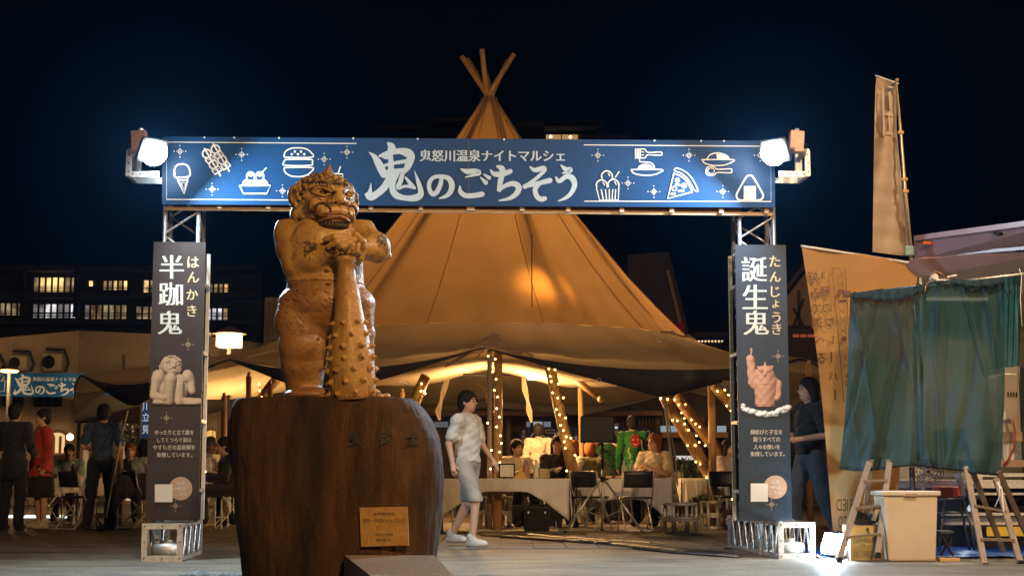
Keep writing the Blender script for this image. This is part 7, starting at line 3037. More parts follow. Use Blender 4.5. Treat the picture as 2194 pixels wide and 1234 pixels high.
MB().add([c2_ + Vector(v) for v in ((-.24, -.16, -.17), (.20, -.13, -.17), (.20, .16, -.17), (-.24, .16, -.17), (-.24, -.16, .17), (.20, -.13, .17), (.20, .16, .17), (-.24, .16, .17))],
         [(0, 3, 2, 1), (4, 5, 6, 7), (0, 1, 5, 4), (1, 2, 6, 5), (2, 3, 7, 6), (3, 0, 4, 7)]).build('cabinet', M_black, spk, bevel=.015)
MB().box(c2_ + Vector((.225, -.04, 0)), (.05, .16, .14)).build('rear_panel', mat('speaker control panel', (0.05, 0.055, 0.06), rough=.3), spk)
MB().box(c2_ + Vector((.225, -.123, .02)), (.035, .006, .02)).build('display', emis('small blue display', (0.5, 0.7, 1.0), 1.2), spk)

# navy vertical sign board behind the left tower
c = P(312, 950, 26)
sg = thing('vertical_sign', 'lit navy vertical sign with white characters just left of the left tower', 'sign', Vector((c.x, 26, c.z)))
a, b = P(304, 938, 26), P(332, 862, 26)
MB().bx(a.x, b.x, 26, 26.08, a.z, b.z).build('board', mat('lit navy board', (0.01, 0.05, 0.16), rough=.5, emit=(.02, .1, .3), estr=.25), sg)
MB().bx(a.x - .04, a.x - .004, 25.99, 26.09, a.z, b.z).build('edge', M_steel, sg)
k_ = Ink(lambda x, y, off=0: P(x, y, 25.985 - off))
k_.vtext('川立見', 313, (871, 893, 920), 20, bold=.01)
k_.build('lettering', mat('lit white letters', (0.6, 0.65, 0.7), rough=.5, emit=(.6, .75, .9), estr=.5), sg)
MB().cyl((a.x, 26.04, 0), (a.x, 26.04, a.z), .02).build('pole', M_dark, sg)
# dark awning behind the left people
aw = thing('dark_awning', 'dark canopy roof of a booth behind the person in blue tee', 'canopy', at(240, 1000, 27.5))
pa = [P(160, 906, 26.5), P(318, 906, 26.5), P(318, 850, 28.5), P(190, 850, 28.5)]
MB().poly(pa, (0, 0, .03)).build('canopy_cloth', M_flap, aw)
for px in (170, 310):
    MB().cyl((P(px, 900, 26.6).x, 26.6, 0), P(px, 903, 26.6), .03).build('pole', M_dark, aw)

# ------------------------------------------------------------------ right side: food truck corner
M_mauve = mat('mauve painted panel', (0.30, 0.20, 0.26), (0.26, 0.17, 0.21), 3, rough=.35, coat=.3)
M_mauve2 = mat('pinkish flap underside', (0.38, 0.24, 0.22), (0.32, 0.20, 0.18), 2.5, rough=.35)
trk = thing('food_truck', 'mauve food truck with raised side flap at the right edge', 'food truck', at(2100, 1100, 14.6))
TY = 14.6
# lifted flap, a tilted tray
A1, A2, A3, A4 = P(1962, 511, 14.2), P(2330, 462, 12.6), P(2330, 532, 13.0), P(1962, 558, 14.3)
MB().poly([A1, A2, A3, A4], (0, .06, .01)).build('flap', M_mauve, trk)
MB().bar(A1, A2, .05, .05).build('flap_edge', M_mauve, trk)
MB().poly([P(1962, 556, 14.24), P(2330, 530, 12.94), P(2330, 640, 13.9), P(1852, 614, 14.9)], (0, .03, .02)).build('flap_underside', M_mauve2, trk)
MB().bar(P(2003, 548, 14.15), P(2330, 521, 12.86), .04, .03).build('flap_rib', M_mauve, trk)
MB().box(P(1990, 521, 14.06), (.115, .03, .034)).build('marker_lamp', mat('amber marker lens', (0.5, 0.12, 0.02), rough=.25), trk, bevel=.008)
MB().box(P(2142, 492, 13.42), (.09, .05, .02)).build('hinge', M_steel, trk)
MB().tube([P(2128, 497, 13.4), P(2140, 503, 13.38), P(2155, 499, 13.38), P(2160, 492, 13.4)], .014, 6).build('hinge_arm', M_black, trk)
for (px, py) in ((2000, 525), (2065, 541), (2081, 539), (2085, 549), (2142, 531), (2178, 538), (2186, 537), (2076, 549), (1985, 550)):
    Yb = 14.3 - (px - 1962) / (2330 - 1962) * 1.45
    MB().cyl(P(px, py, Yb - .02), P(px, py, Yb + .05), .008, n=8).build('rivet', M_black, trk)
# body behind the curtain
a, b = P(1905, 1000, 15.2), P(2330, 640, 15.2)
MB().bx(a.x, b.x + 1, 16.4, 16.5, .55, 2.6).build('rear_wall', mat('steel kitchen wall', (0.42, 0.36, 0.28), (0.34, 0.30, 0.24), 3, rough=.5), trk)
MB().bx(a.x, a.x + .05, 15.0, 16.4, .55, 2.6).build('side_wall', M_mauve2, trk)
MB().bx(a.x, b.x + 1, 14.9, 16.4, .62, .70).build('floor_bed', M_steel, trk)
MB().bx(a.x, b.x + 1, 14.95, 16.4, 2.6, 2.66).build('ceiling', M_mauve2, trk)
MB().bx(P(2020, 900, 15.8).x, b.x, 15.7, 16.2, .9, 1.22).build('counter', M_steel, trk)
cabn = MB().bx(P(2148, 900, 15.0).x, P(2185, 900, 15.0).x, 15.0, 15.4, P(0, 948, 15.0).z, P(0, 800, 15.0).z).build('appliance', mat('cream appliance', (0.55, 0.48, 0.36), rough=.5), trk, bevel=.015)
for kk in range(4):
    MB().box(P(2160 + kk * 6, 845, 14.985), (.012, .006, .05)).build('vent_slot', M_black, cabn)
for (x0, y0, x1, y1, m_) in ((2155, 880, 2176, 898, 'cream appliance'), (2150, 925, 2190, 945, 'brown shelf box'), (2158, 952, 2172, 985, 'cream appliance'), (2140, 985, 2194, 1000, 'tan shelf')):
    mm = mat(m_, (0.3, 0.2, 0.12), rough=.6)
    q_ = MB()
    quadY(q_, x0, y0, x1, y1, 14.88, .1)
    q_.build('shelf_box', mm, trk)
MB().tube([P(2166, 890, 14.8), P(2174, 920, 14.75), P(2173, 960, 14.75), P(2160, 985, 14.8), P(2148, 998, 14.8)], .012, 6).build('hose', mat('rust hose', (0.25, 0.06, 0.03), rough=.5), trk, smooth=True)
# undercarriage rails, boxes
for (x0, y0, x1, y1, Y_, m_) in ((1990, 1013, 2330, 1021, 14.9, M_steel), (2020, 1098, 2330, 1104, 14.7, M_steel), (2022, 1118, 2330, 1124, 14.7, M_steel), (2080, 1055, 2330, 1060, 14.9, M_steel)):
    q_ = MB()
    quadY(q_, x0, y0, x1, y1, Y_, .06)
    q_.build('rail', m_, trk)
q_ = MB()
quadY(q_, 2020, 1104, 2330, 1118, 14.73, .02)
q_.build('rail_web', mat('blue grey rail', (0.14, 0.17, 0.2), rough=.5, metal=.4), trk)
q_ = MB()
quadY(q_, 2058, 1020, 2105, 1036, 14.8, .08)
q_.build('step_box', M_steel, trk)
for px in (2128, 2090):
    q_ = MB()
    c = P(px, 1130, 15.4)
    wl = MB().cyl((c.x, 15.2, .3), (c.x, 15.45, .3), .3, n=24)
    wl.build('wheel', M_black, trk)
    break
q_ = MB()
quadY(q_, 2000, 1035, 2330, 1180, 16.0, .05)
q_.build('skirt', mat('dark underbody', (0.03, 0.03, 0.035), rough=.7), trk)
rb = thing('red_crate', 'small red crate on a rail below the curtain', 'crate', P(2045, 1066, 14.6))
q_ = MB()
quadY(q_, 2015, 1042, 2070, 1066, 14.55, .3)
q_.build('crate_body', mat('faded red plastic', (0.40, 0.08, 0.07), (0.32, 0.07, 0.07), 6, rough=.5), rb, bevel=.01)
q_ = MB()
quadY(q_, 2050, 1045, 2066, 1062, 14.535, .012)
q_.build('front_panel', mat('bright red panel', (0.5, 0.05, 0.04), rough=.5), rb)
o = MB()
quadY(o, 2115, 1128, 2330, 1148, 14.6, .02)
o = o.build('yellow_sheet', mat('yellow plastic sheet', (0.75, 0.55, 0.06), (0.6, 0.45, 0.05), 8, rough=.5))
tag(o, 'yellow plastic sheet hanging low under the truck rail', 'sheet')
# purple strut, folded table legs, stool
sc_t = thing('folded_stand', 'dark folding stand with crossed metal legs under the truck', 'stand', at(2060, 1180, 14.2))
for (p0, p1, r_) in (((2025, 1068), (2012, 1180), .012), ((2062, 1068), (2098, 1178), .014), ((2055, 1070), (2078, 1178), .012), ((2078, 1100), (2088, 1178), .014), ((2012, 1070), (2065, 1070), .012), ((2010, 1098), (2090, 1098), .01)):
    MB().cyl(P(*p0, 14.2), P(*p1, 14.2), r_, n=8).build('leg', mat('blue grey metal', (0.12, 0.15, 0.18), rough=.4, metal=.6), sc_t, smooth=True)
o = MB().cyl(P(2052, 1016, 14.3), P(2066, 1064, 14.1), .028, .02, n=10).build('gas_strut', mat('lilac grey strut', (0.36, 0.32, 0.42), rough=.4))
tag(o, 'pale lilac strut leaning beside the right ladder', 'strut')
fs_ = thing('folding_stool', 'dark blue folding stool standing right of the cream bin', 'stool', at(2030, 1190, 13.4))
q_ = MB()
quadY(q_, 2013, 1137, 2045, 1142, 13.5, .25)
q_.build('seat', mat('dark blue vinyl', (0.03, 0.06, 0.10), rough=.5), fs_)
MB().cyl(P(2013, 1140, 13.5), P(2042, 1190, 13.4), .012, n=8).build('leg', M_black, fs_)
MB().cyl(P(2040, 1141, 13.7), P(2016, 1188, 13.7), .012, n=8).build('leg', M_black, fs_)
# blue tarp
tp = []
r2_ = np.random.default_rng(5)
x0_, x1_ = P(1700, 1180, 14.4).x, 6.2
for j in range(26):
    y = 13.7 + j * .075
    tp.append([Vector((x0_ + (x1_ - x0_) * i / 110, y + .02 * math.sin(i * .8), .012 + .018 * abs(mnoise.noise(Vector((i * .23, j * .5, 0)))) + .025 * max(0, mnoise.noise(Vector((i * .12, j * .35, 7)))))) for i in range(111)])
o = MB().grid(tp).build('blue_tarp', mat('blue tarpaulin', (0.008, 0.075, 0.42), (0.01, 0.10, 0.52), 5, rough=.32, bump=.2, bscale=30), smooth=True, solid=.003)
tag(o, 'crumpled blue tarpaulin spread on the ground under the truck corner', 'tarp')
o = MB().box(P(2032, 1198, 13.3), (.18, .1, .03)).build('wood_block', mat('yellow wood', (0.6, 0.42, 0.2), rough=.7), bevel=.004)
tag(o, 'pale yellow wooden batten on the ground right of the cream bin', 'wood')


# ---- teal net curtain
def net_mat(name, c, c2, alpha):
    m = bpy.data.materials.new(name)
    m.use_nodes = True
    t = m.node_tree
    n, L = t.nodes, t.links
    b = n['Principled BSDF']
    co = n.new('ShaderNodeTexCoord')
    mp = n.new('ShaderNodeMapping')
    mp.inputs['Scale'].default_value = (60, 60, 180)
    L.new(co.outputs['Object'], mp.inputs[0])
    nz = n.new('ShaderNodeTexNoise')
    nz.inputs['Scale'].default_value = 1.4
    nz.inputs['Detail'].default_value = 4
    L.new(mp.outputs[0], nz.inputs['Vector'])
    rp = n.new('ShaderNodeValToRGB')
    rp.color_ramp.elements[0].position = .3
    rp.color_ramp.elements[0].color = (*c, 1)
    rp.color_ramp.elements[1].position = .72
    rp.color_ramp.elements[1].color = (*c2, 1)
    L.new(nz.outputs['Fac'], rp.inputs[0])
    L.new(rp.outputs[0], b.inputs['Base Color'])
    b.inputs['Roughness'].default_value = .8
    mr = n.new('ShaderNodeMapRange')
    mr.inputs['To Min'].default_value = alpha - .12
    mr.inputs['To Max'].default_value = alpha + .12
    L.new(nz.outputs['Fac'], mr.inputs['Value'])
    L.new(mr.outputs[0], b.inputs['Alpha'])
    tr = n.new('ShaderNodeBsdfTranslucent')
    L.new(rp.outputs[0], tr.inputs[0])
    ad = n.new('ShaderNodeMixShader')
    ad.inputs[0].default_value = .25
    L.new(b.outputs[0], ad.inputs[1])
    L.new(tr.outputs[0], ad.inputs[2])
    L.new(ad.outputs[0], n['Material Output'].inputs[0])
    return m


M_net = net_mat('teal shade net', (0.005, 0.040, 0.058), (0.022, 0.09, 0.112), .91)
M_net2 = net_mat('bright teal net', (0.005, 0.10, 0.15), (0.02, 0.17, 0.22), .85)
CY = 13.75
cur = thing('net_curtain', 'large teal shade net hanging in folds from the truck awning pole', 'curtain', P(1980, 1000, CY))
topy = lambda x: 632 - (x - 1812) / (2150 - 1812) * 36 - (6 * math.sin((x - 1960) / 40) if 1960 < x < 2080 else 0)
boty = lambda x: 1004 + 5 * math.sin((x - 1812) / 34) + max(0, (x - 2070)) * .22
NXc, NYc = 150, 50
g = []
for j in range(NYc + 1):
    f = j / NYc
    rw = []
    for i in range(NXc + 1):
        u = i / NXc
        xt = 1822 + (2152 - 1822) * u
        xb = 1803 + (2148 - 1803) * u + 6 * math.sin(f * 4)
        x = xt + (xb - xt) * f
        y = topy(xt) + (boty(xt) - topy(xt)) * f
        dep = (.22 * mnoise.noise(Vector((u * 4.2, f * 1.2, 2))) + .06 * mnoise.noise(Vector((u * 10 + f * 2, f * 2.2, 5)))) * (.3 + .7 * f) + .010 * mnoise.noise(Vector((u * 30, f * 9, 8)))
        # crease tucked in the middle, pointing to a gap at the bottom
        dep += .07 * (max(0, 1 - 5 * abs(mnoise.noise(Vector((u * 5 + f * 1.3, f * .7, 20))))) ** 2) * (.3 + .7 * f) - .05 * (max(0, 1 - 6 * abs(mnoise.noise(Vector((u * 7 - f, f * .9, 40))))) ** 2)
        dep += .08 * math.exp(-((u - (.44 + .03 * f)) / .028) ** 2) * f
        rw.append(P(x, y, CY + dep - (u * .35)))
    g.append(rw)
MB().grid(g).build('cloth', M_net, cur, smooth=True)
# hem band along the top wrapped round the pole
g2 = []
for j in range(4):
    rw = []
    for i in range(NXc + 1):
        u = i / NXc
        xt = 1822 + (2152 - 1822) * u
        sag = 10 + 6 * math.sin(u * 9) + (14 if .15 < u < .5 else 4) * math.sin(max(0, min(1, (u - .12) / .45)) * 3.14)
        rw.append(P(xt, topy(xt) - 3 + sag * j / 3, CY - .05 - (u * .35) + .01 * math.sin(i * .7)))
    g2.append(rw)
MB().grid(g2).build('top_hem', mat('doubled dark teal hem', (0.012, 0.035, 0.055), (0.02, 0.05, 0.075), 20, rough=.85), cur, smooth=True, solid=.006)
g2 = []
for j in range(2):
    g2.append([g[-1][i] + Vector((0, -.006, .03 * j)) for i in range(NXc + 1)])
MB().grid(g2).build('bottom_hem', mat('black hem tape', (0.008, 0.018, 0.025), rough=.8), cur, smooth=True, solid=.004)
cur2 = thing('net_curtain', 'narrow brighter teal net strip right of the large net', 'curtain', P(2165, 790, 13.2))
g = []
for j in range(20):
    f = j / 19
    g.append([P(2134 + 54 * u / 24 + (0 if f < .1 else -4 * f), 592 + (790 - 592) * f - u * .25, 13.55 + .03 * math.sin(u * 1.2 + f)) for u in range(25)])
MB().grid(g).build('cloth', M_net2, cur2, smooth=True)
g = []
for j in range(20):
    f = j / 19
    g.append([P(2166 + 40 * u / 24, 588 + (1000 - 588) * min(1, f) - u * .25, 13.1 + .03 * math.sin(u * 1.2 + f)) for u in range(25)])
blk_ = MB().bx(P(2186, 900, 15).x, P(2330, 900, 15).x, 14.95, 15.0, .7, P(0, 620, 15).z).build('side_panel', mat('dark side panel', (0.03, 0.03, 0.02), rough=.7), trk)
# pole, clamps and ties
pl_ = thing('awning_pole', 'silver horizontal pole with clamp and ties carrying the teal net', 'pole', P(1990, 605, 13.7))
MB().cyl(P(1808, 634, 13.75), P(1893, 622, 13.66), .016, n=12).build('pole_end', M_black, pl_, smooth=True)
MB().cyl(P(1893, 622, 13.66), P(2330, 571, 13.2), .014, n=12).build('pole', M_alu, pl_, smooth=True)
MB().box(P(1814, 630, 13.7), (.07, .05, .06)).build('end_clamp', mat('rusty clamp', (0.12, 0.06, 0.03), rough=.6), pl_, bevel=.008)
MB().box(P(1806, 645, 13.72), (.06, .02, .015)).build('end_hook', M_black, pl_)
cl_ = MB().cyl(P(1998, 599, 13.55), P(2003, 592, 13.5), .034, n=14)
cl_.cyl(P(2004, 600, 13.5), P(2040, 602, 13.5), .012, n=8)
cl_.cyl(P(2030, 594, 13.5), P(2050, 590, 13.5), .010, n=8)
cl_.build('clamp', M_steel, pl_, smooth=False)
for (px, py) in ((1968, 612), (2042, 602), (2170, 588), (1833, 630)):
    MB().tube([P(px, py, 13.5) + Vector((.0 + .02 * math.cos(t), .02 * math.sin(t), .022 * math.sin(t * 1.0))) for t in np.linspace(0, 6.2, 12)], .004, 5).build('cable_tie', M_black, pl_)
MB().tube([P(1998, 595, 13.5), P(1990, 604, 13.47), P(1984, 612, 13.45), P(1981, 625, 13.42)], .004, 5).build('wire', mat('copper wire', (0.5, 0.26, 0.1), rough=.4, metal=.4), pl_, smooth=True)
MB().tube([P(1993, 590, 13.5), P(2005, 582, 13.5), P(2018, 586, 13.5), P(2024, 596, 13.5)], .004, 5).build('wire', MATS['copper wire'], pl_, smooth=True)
MB().tube([P(2184, 576, 13.2), P(2189, 590, 13.18), P(2186, 640, 13.15), P(2190, 700, 13.15)], .004, 5).build('wire', M_white, pl_, smooth=True)


# ---- step ladders
def ladder(pts_l, pts_r, back_l, back_r, rungs, label, yf, yb):
    ML = mat('dull ladder aluminium', (0.24, 0.19, 0.155), (0.19, 0.15, 0.12), 12, rough=.55, metal=.25, bump=.1)
    t = thing('step_ladder', label, 'ladder', (P(*pts_l[0], yf).x, yf, 0), 0, 'aluminium step ladders')
    for (b_, t_) in (pts_l, pts_r):
        MB().bar(P(*b_, yf), P(*t_, yf + .45), .05, .03, up=(0, 1, 0)).build('rail', ML, t)
        MB().box(P(*b_, yf) + Vector((0, 0, -.002)), (.04, .07, .05)).build('foot', M_black, t)
    for f in rungs:
        a_ = P(*pts_l[0], yf).lerp(P(*pts_l[1], yf + .45), f)
        b_ = P(*pts_r[0], yf).lerp(P(*pts_r[1], yf + .45), f)
        MB().bar(a_, b_, .07, .022, up=(0, 0, 1)).build('step', ML, t)
    for (b_, t_) in (back_l, back_r):
        MB().bar(P(*b_, yb), P(*t_, yf + .47), .045, .028, up=(0, 1, 0)).build('rear_rail', ML, t)
    return t


# left ladder: rails rise from bottom left to upper right
ladder(((1798, 1198), (1862, 990)), ((1880, 1188), (1905, 990)), ((1846, 1175), (1866, 985)), ((1884, 1170), (1903, 985)), (.22, .52, .80), 'aluminium step ladder left of the cardboard box below the net', 13.15, 13.9)
ladder(((2110, 1211), (2070, 1000)), ((2186, 1205), (2134, 1025)), ((2150, 1180), (2080, 1000)), ((2215, 1180), (2140, 1010)), (.26, .60), 'aluminium step ladder at the right edge below the net', 12.9, 13.9)
rope([P(2136, 1033, 13.1), P(2147, 1048, 13.05), P(2150, 1090, 13.03), P(2153, 1110, 13.02)], .006, 'thin white cord dangling from the right step ladder', m=M_white, name='cord', grp=None, cat='cord')
rope([P(2140, 1030, 13.12), P(2143, 1060, 13.1), P(2132, 1085, 13.1)], .005, 'short white cord looped at the top of the right step ladder', m=M_white, name='cord', grp=None, cat='cord')

# ---- cream lidded bin
c = G(1958, 1203)
c.y += .22
bn = thing('storage_bin', 'tall tapered cream plastic bin with lid before the teal net', 'bin', c)
hh = P(1958, 1052, c.y - .2).z
k_ = c.y / F_PX
wt, wb2 = 57 * k_, 50 * k_
M_cream = mat('cream plastic', (0.66, 0.60, 0.52), (0.60, 0.54, 0.46), 4, rough=.45)
MB().add([c + Vector((sx_ * w_, sy_ * w_ * .8, z)) for z, w_ in ((0, wb2), (hh - .04, wt)) for sx_, sy_ in ((-1, -1), (1, -1), (1, 1), (-1, 1))], [(3, 2, 1, 0), (4, 5, 6, 7), (0, 1, 5, 4), (1, 2, 6, 5), (2, 3, 7, 6), (3, 0, 4, 7)]).build('bin_body', M_cream, bn, bevel=.018)
MB().box(c + Vector((0, 0, hh - .018)), (wt * 2 + .04, wt * 1.6 + .04, .04)).build('lid', M_cream, bn, bevel=.008)
MB().box(c + Vector((0, -wt * .8 - .022, hh - .03)), (.11, .016, .03)).build('latch', mat('tan latch', (0.40, 0.29, 0.19), rough=.5), bn, bevel=.004)

# ---- cardboard box with printed sides
c = G(1863, 1201)
c.y += .18
bx_ = thing('cardboard_box', 'cardboard ice box with yellow side and handwriting left of the cream bin', 'box', c)
hz_ = P(1863, 1125, c.y - .16).z
xl, xm, xr = P(1822, 1160, c.y - .15).x, P(1872, 1160, c.y - .15).x, P(1915, 1160, c.y - .15).x
yfr = c.y - .15
MB().bx(xl, xr, yfr, yfr + .32, 0.003, hz_).build('carton', mat('brown cardboard', (0.28, 0.16, 0.09), (0.24, 0.135, 0.075), 6, rough=.8), bx_, bevel=.003)
MB().bx(xl + .001, xm, yfr - .003, yfr - .0004, 0.004, hz_ - .002).build('yellow_side', mat('yellow printed card', (0.52, 0.42, 0.18), (0.48, 0.38, 0.16), 6, rough=.7), bx_)
k_ = Ink(lambda x, y, off=0: P(x, y, yfr - .0045 - off))
k_.text('ピュアーアイス', 1829, 1152, 1864, 1162, bold=.004)
k_.text('10kg', 1842, 1164, 1854, 1169)
k_.text('ピュア', 1880, 1154, 1908, 1167, bold=.004)
k_.text('10kg', 1893, 1170, 1905, 1176)
k_.dot(1859, 1134, 4, 12)
k_.dot(1861, 1141, 2.8, 10)
k_.stroke([(1852, 1146), (1867, 1146)], 2, smooth=False)
k_.stroke([(1877, 1178), (1890, 1178), (1890, 1190), (1877, 1190)], 1.2, closed=True, smooth=False)
k_.arc(1864, 1192, 3, 0, 360, 1)
for yy_ in (1182, 1186, 1190):
    k_.stroke([(1828, yy_), (1840, yy_)], .8, smooth=False)
    k_.stroke([(1850, yy_ - 1), (1866, yy_ - 1)], .8, smooth=False)
k_.build('printing', mat('dark box print', (0.07, 0.05, 0.03), rough=.7), bx_)
# items in the box
for (px, py, w_, h_, rz, m_, nm, lab) in ((1842, 1110, .12, .12, .35, C_black, 'black_pouch', 'black pouch tilted on the cardboard box, left one'), (1862, 1113, .10, .09, -.4, C_navy, 'navy_pouch', 'dark pouch tilted on the cardboard box, middle one'),
                                          (1893, 1102, .14, .14, .2, C_black, 'black_case', 'black case on the cardboard box beside the bin')):
    o = MB().box(P(px, py, yfr + .1), (w_, .09, h_), m=Matrix.Rotation(rz, 3, 'Y')).build(nm, m_, bevel=.012)
    tag(o, lab, 'pouch')
o = MB().tube([P(1872, 1115, yfr + .04), P(1878, 1092, yfr + .04), P(1890, 1088, yfr + .05), P(1900, 1096, yfr + .06)], [.02, .03, .03, .02], 10).build('white_scoop', M_white, smooth=True)
tag(o, 'white rounded scoop resting among the black pouches', 'scoop')

# ---- fan on its stand behind the bin
c = Vector((P(1955, 1040, 13.6).x, 13.6, 0))
fn = thing('floor_fan', 'black floor fan on a thick post behind the cream bin', 'fan', c)
MB().cyl(c + Vector((0, 0, .02)), Vector((c.x, c.y, P(1955, 1000, 13.6).z)), .026, n=12).build('post', M_black, fn, smooth=True)
MB().lathe(c, [(.17, 0), (.18, .02), (.05, .04), (0, .04)], 20).build('base', M_black, fn)
fc = P(1990, 1010, 13.55)
fg = MB()
for r_ in (.05, .08, .11, .135):
    fg.tube([fc + Vector((r_ * math.cos(t), 0, r_ * .8 * math.sin(t))) for t in np.linspace(0, 6.283, 22)], .003, 4)
for i in range(12):
    t_ = i * math.pi / 6
    fg.cyl(fc, fc + Vector((.135 * math.cos(t_), 0, .108 * math.sin(t_))), .0025, n=4)
fg.build('guard', M_black, fn)
bl = MB()
for i in range(4):
    t_ = i * math.pi / 2
    bl.add([fc + Vector((.02 * math.cos(t_ - .5), .02, .02 * math.sin(t_ - .5))), fc + Vector((.11 * math.cos(t_ - .4), .03, .09 * math.sin(t_ - .4))), fc + Vector((.11 * math.cos(t_ + .4), .045, .09 * math.sin(t_ + .4))), fc + Vector((.02 * math.cos(t_ + .5), .04, .02 * math.sin(t_ + .5)))], [(0, 1, 2, 3)])
bl.build('blades', M_steel, fn)

# ---- orange flags
def flag_mat(name):
    m = bpy.data.materials.new(name)
    m.use_nodes = True
    t = m.node_tree
    n, L = t.nodes, t.links
    b = n['Principled BSDF']
    co = n.new('ShaderNodeTexCoord')
    nz = n.new('ShaderNodeTexNoise')
    nz.inputs['Scale'].default_value = 2.4
    nz.inputs['Detail'].default_value = 1.5
    nz.inputs['Distortion'].default_value = .6
    L.new(co.outputs['Object'], nz.inputs['Vector'])
    sx_ = n.new('ShaderNodeSeparateXYZ')
    L.new(co.outputs['Object'], sx_.inputs[0])
    # printed picture of chips in the lower part, plain orange above
    mr = n.new('ShaderNodeMapRange')
    mr.inputs['From Min'].default_value = 1.35
    mr.inputs['From Max'].default_value = .95
    L.new(sx_.outputs[2], mr.inputs['Value'])
    rp = n.new('ShaderNodeValToRGB')
    e = rp.color_ramp.elements
    e[0].position, e[0].color = .38, (.42, .17, .035, 1)
    e[1].position, e[1].color = .52, (.80, .58, .28, 1)
    q_ = e.new(.44)
    q_.color = (.62, .33, .09, 1)
    L.new(nz.outputs['Fac'], rp.inputs[0])
    mx = n.new('ShaderNodeMix')
    mx.data_type = 'RGBA'
    L.new(mr.outputs[0], mx.inputs[0])
    mx.inputs[6].default_value = (.74, .42, .15, 1)
    L.new(rp.outputs[0], mx.inputs[7])
    L.new(mx.outputs[2], b.inputs['Base Color'])
    b.inputs['Roughness'].default_value = .8
    tr = n.new('ShaderNodeBsdfTranslucent')
    L.new(mx.outputs[2], tr.inputs[0])
    ms = n.new('ShaderNodeMixShader')
    ms.inputs[0].default_value = .5
    L.new(b.outputs[0], ms.inputs[1])
    L.new(tr.outputs[0], ms.inputs[2])
    L.new(ms.outputs[0], n['Material Output'].inputs[0])
    return m


M_flag = flag_mat('orange printed flag cloth')
FY = 14.35
fl = thing('orange_banner', 'wide orange hanging banner printed with chips and mirrored lettering', 'banner', P(1790, 1140, FY))
rowsf = []
lx_ = lambda y: 1717 + (y - 525) / 600 * 70 + 6 * math.sin((y - 525) / 160)
rx__ = lambda y: 1968 - (y - 560) * .09
for j in range(41):
    f = j / 40
    rw = []
    for i in range(31):
        u = i / 30
        ytop, ybot = 526 + u * 38, 1138 - u * 8
        y = ytop + (ybot - ytop) * f
        x = lx_(y) + (rx__(y) - lx_(y)) * u
        rw.append(P(x, y, FY + .03 * math.sin(u * 8 + f * 3)))
    rowsf.append(rw)
MB().grid(rowsf).build('cloth', M_flag, fl, smooth=True)
ff = lambda x, y, off=0: P(x, y, FY - .045 - off)
k_ = Ink(ff)
for ch, x, y, s_ in (('好', 1741, 593, 24), ('み', 1746, 628, 23), ('で', 1749, 662, 22), ('選', 1750, 692, 24), ('べ', 1756, 728, 22), ('る', 1762, 768, 22),
                     ('3', 1764, 590, 16), ('種', 1768, 625, 24), ('の', 1772, 660, 20), ('フ', 1775, 692, 18), ('レ', 1778, 728, 18), ('ー', 1781, 765, 20), ('バ', 1786, 805, 20), ('ー', 1789, 845, 20)):
    if ch == 'ー':
        k_.stroke([(x, y - 10), (x + 1, y + 10)], 3)
    else:
        k_.mark('character').text(ch, x - s_ / 2, y - s_ / 2, x + s_ / 2, y + s_ / 2, mirror=True, keep=True, bold=.012)
for ch, x, y in (('し', 1799, 588), ('お', 1800, 608), ('・', 1801, 625), ('コ', 1802, 645), ('ン', 1804, 665), ('ソ', 1805, 683), ('メ', 1807, 708), ('・', 1808, 726), ('バ', 1810, 744), ('ー', 1811, 764), ('ベ', 1813, 784), ('キ', 1815, 805), ('ュ', 1815, 820), ('ー', 1816, 834)):
    if ch == 'ー':
        k_.stroke([(x, y - 6), (x, y + 6)], 1.6)
    else:
        k_.mark('character').text(ch, x - 6, y - 6, x + 6, y + 6, mirror=True, keep=True)
k_.stroke([(1784, 574), (1812, 577), (1824, 860), (1808, 860)], 1.6, closed=True, smooth=False)
k_.mark('text_line').text('FRENCH-FRIED', 1792, 1068, 1910, 1094, mirror=True)
k_.mark('text_line').text('POTATO', 1796, 1105, 1850, 1130, mirror=True)
k_.build('lettering', mat('brown flag lettering', (0.16, 0.08, 0.035), rough=.8), fl)
MB().cyl(P(1716, 527, FY), P(1970, 566, FY), .012, n=8).build('top_bar', M_white, fl)
MB().cyl((P(1972, 900, FY).x, FY + .03, 0), P(1972, 562, FY + .03), .014, n=8).build('pole', M_white, fl)

f2 = thing('tall_flag', 'tall narrow pale orange flag rising above the truck corner', 'flag', P(1930, 560, 15.2))
rowsf = []
for j in range(31):
    f = j / 30
    rw = []
    for i in range(15):
        u = i / 14
        xl_ = 1878 - 7 * f ** .5 * 1.2
        xr_ = 1920 + 4 * f + (34 * max(0, f - .25) ** 1.1)
        y0_, y1_ = 166 + u * 12, 540 + u * 10
        rw.append(P(xl_ + (xr_ - xl_) * u, y0_ + (y1_ - y0_) * f, 15.2 + .06 * math.sin(u * 5 + f * 6) + .02 * math.sin(f * 50)))
    rowsf.append(rw)
MB().grid(rowsf).build('cloth', mat('faded flag cloth', (0.72, 0.58, 0.45), (0.80, 0.68, 0.54), 2.5, rough=.85, transl=.35, stretch=(1, 1, 1.5), c3=(0.55, 0.27, 0.10), c3scale=1.2, c3lo=.5, c3hi=.72), f2, smooth=True)
k_ = Ink(lambda x, y, off=0: P(x, y, 15.11 - off))
for (x0, y0, x1, y1, w_) in ((1892, 190, 1894, 290, 4), (1903, 186, 1912, 188, 4), (1906, 200, 1908, 232, 5), (1899, 246, 1912, 247, 4), (1905, 246, 1906, 275, 4), (1899, 286, 1913, 287, 3)):
    k_.stroke([(x0, y0), (x1, y1)], w_, smooth=False)
k_.build('faded_print', mat('faded grey print', (0.55, 0.43, 0.32), rough=.8), f2)
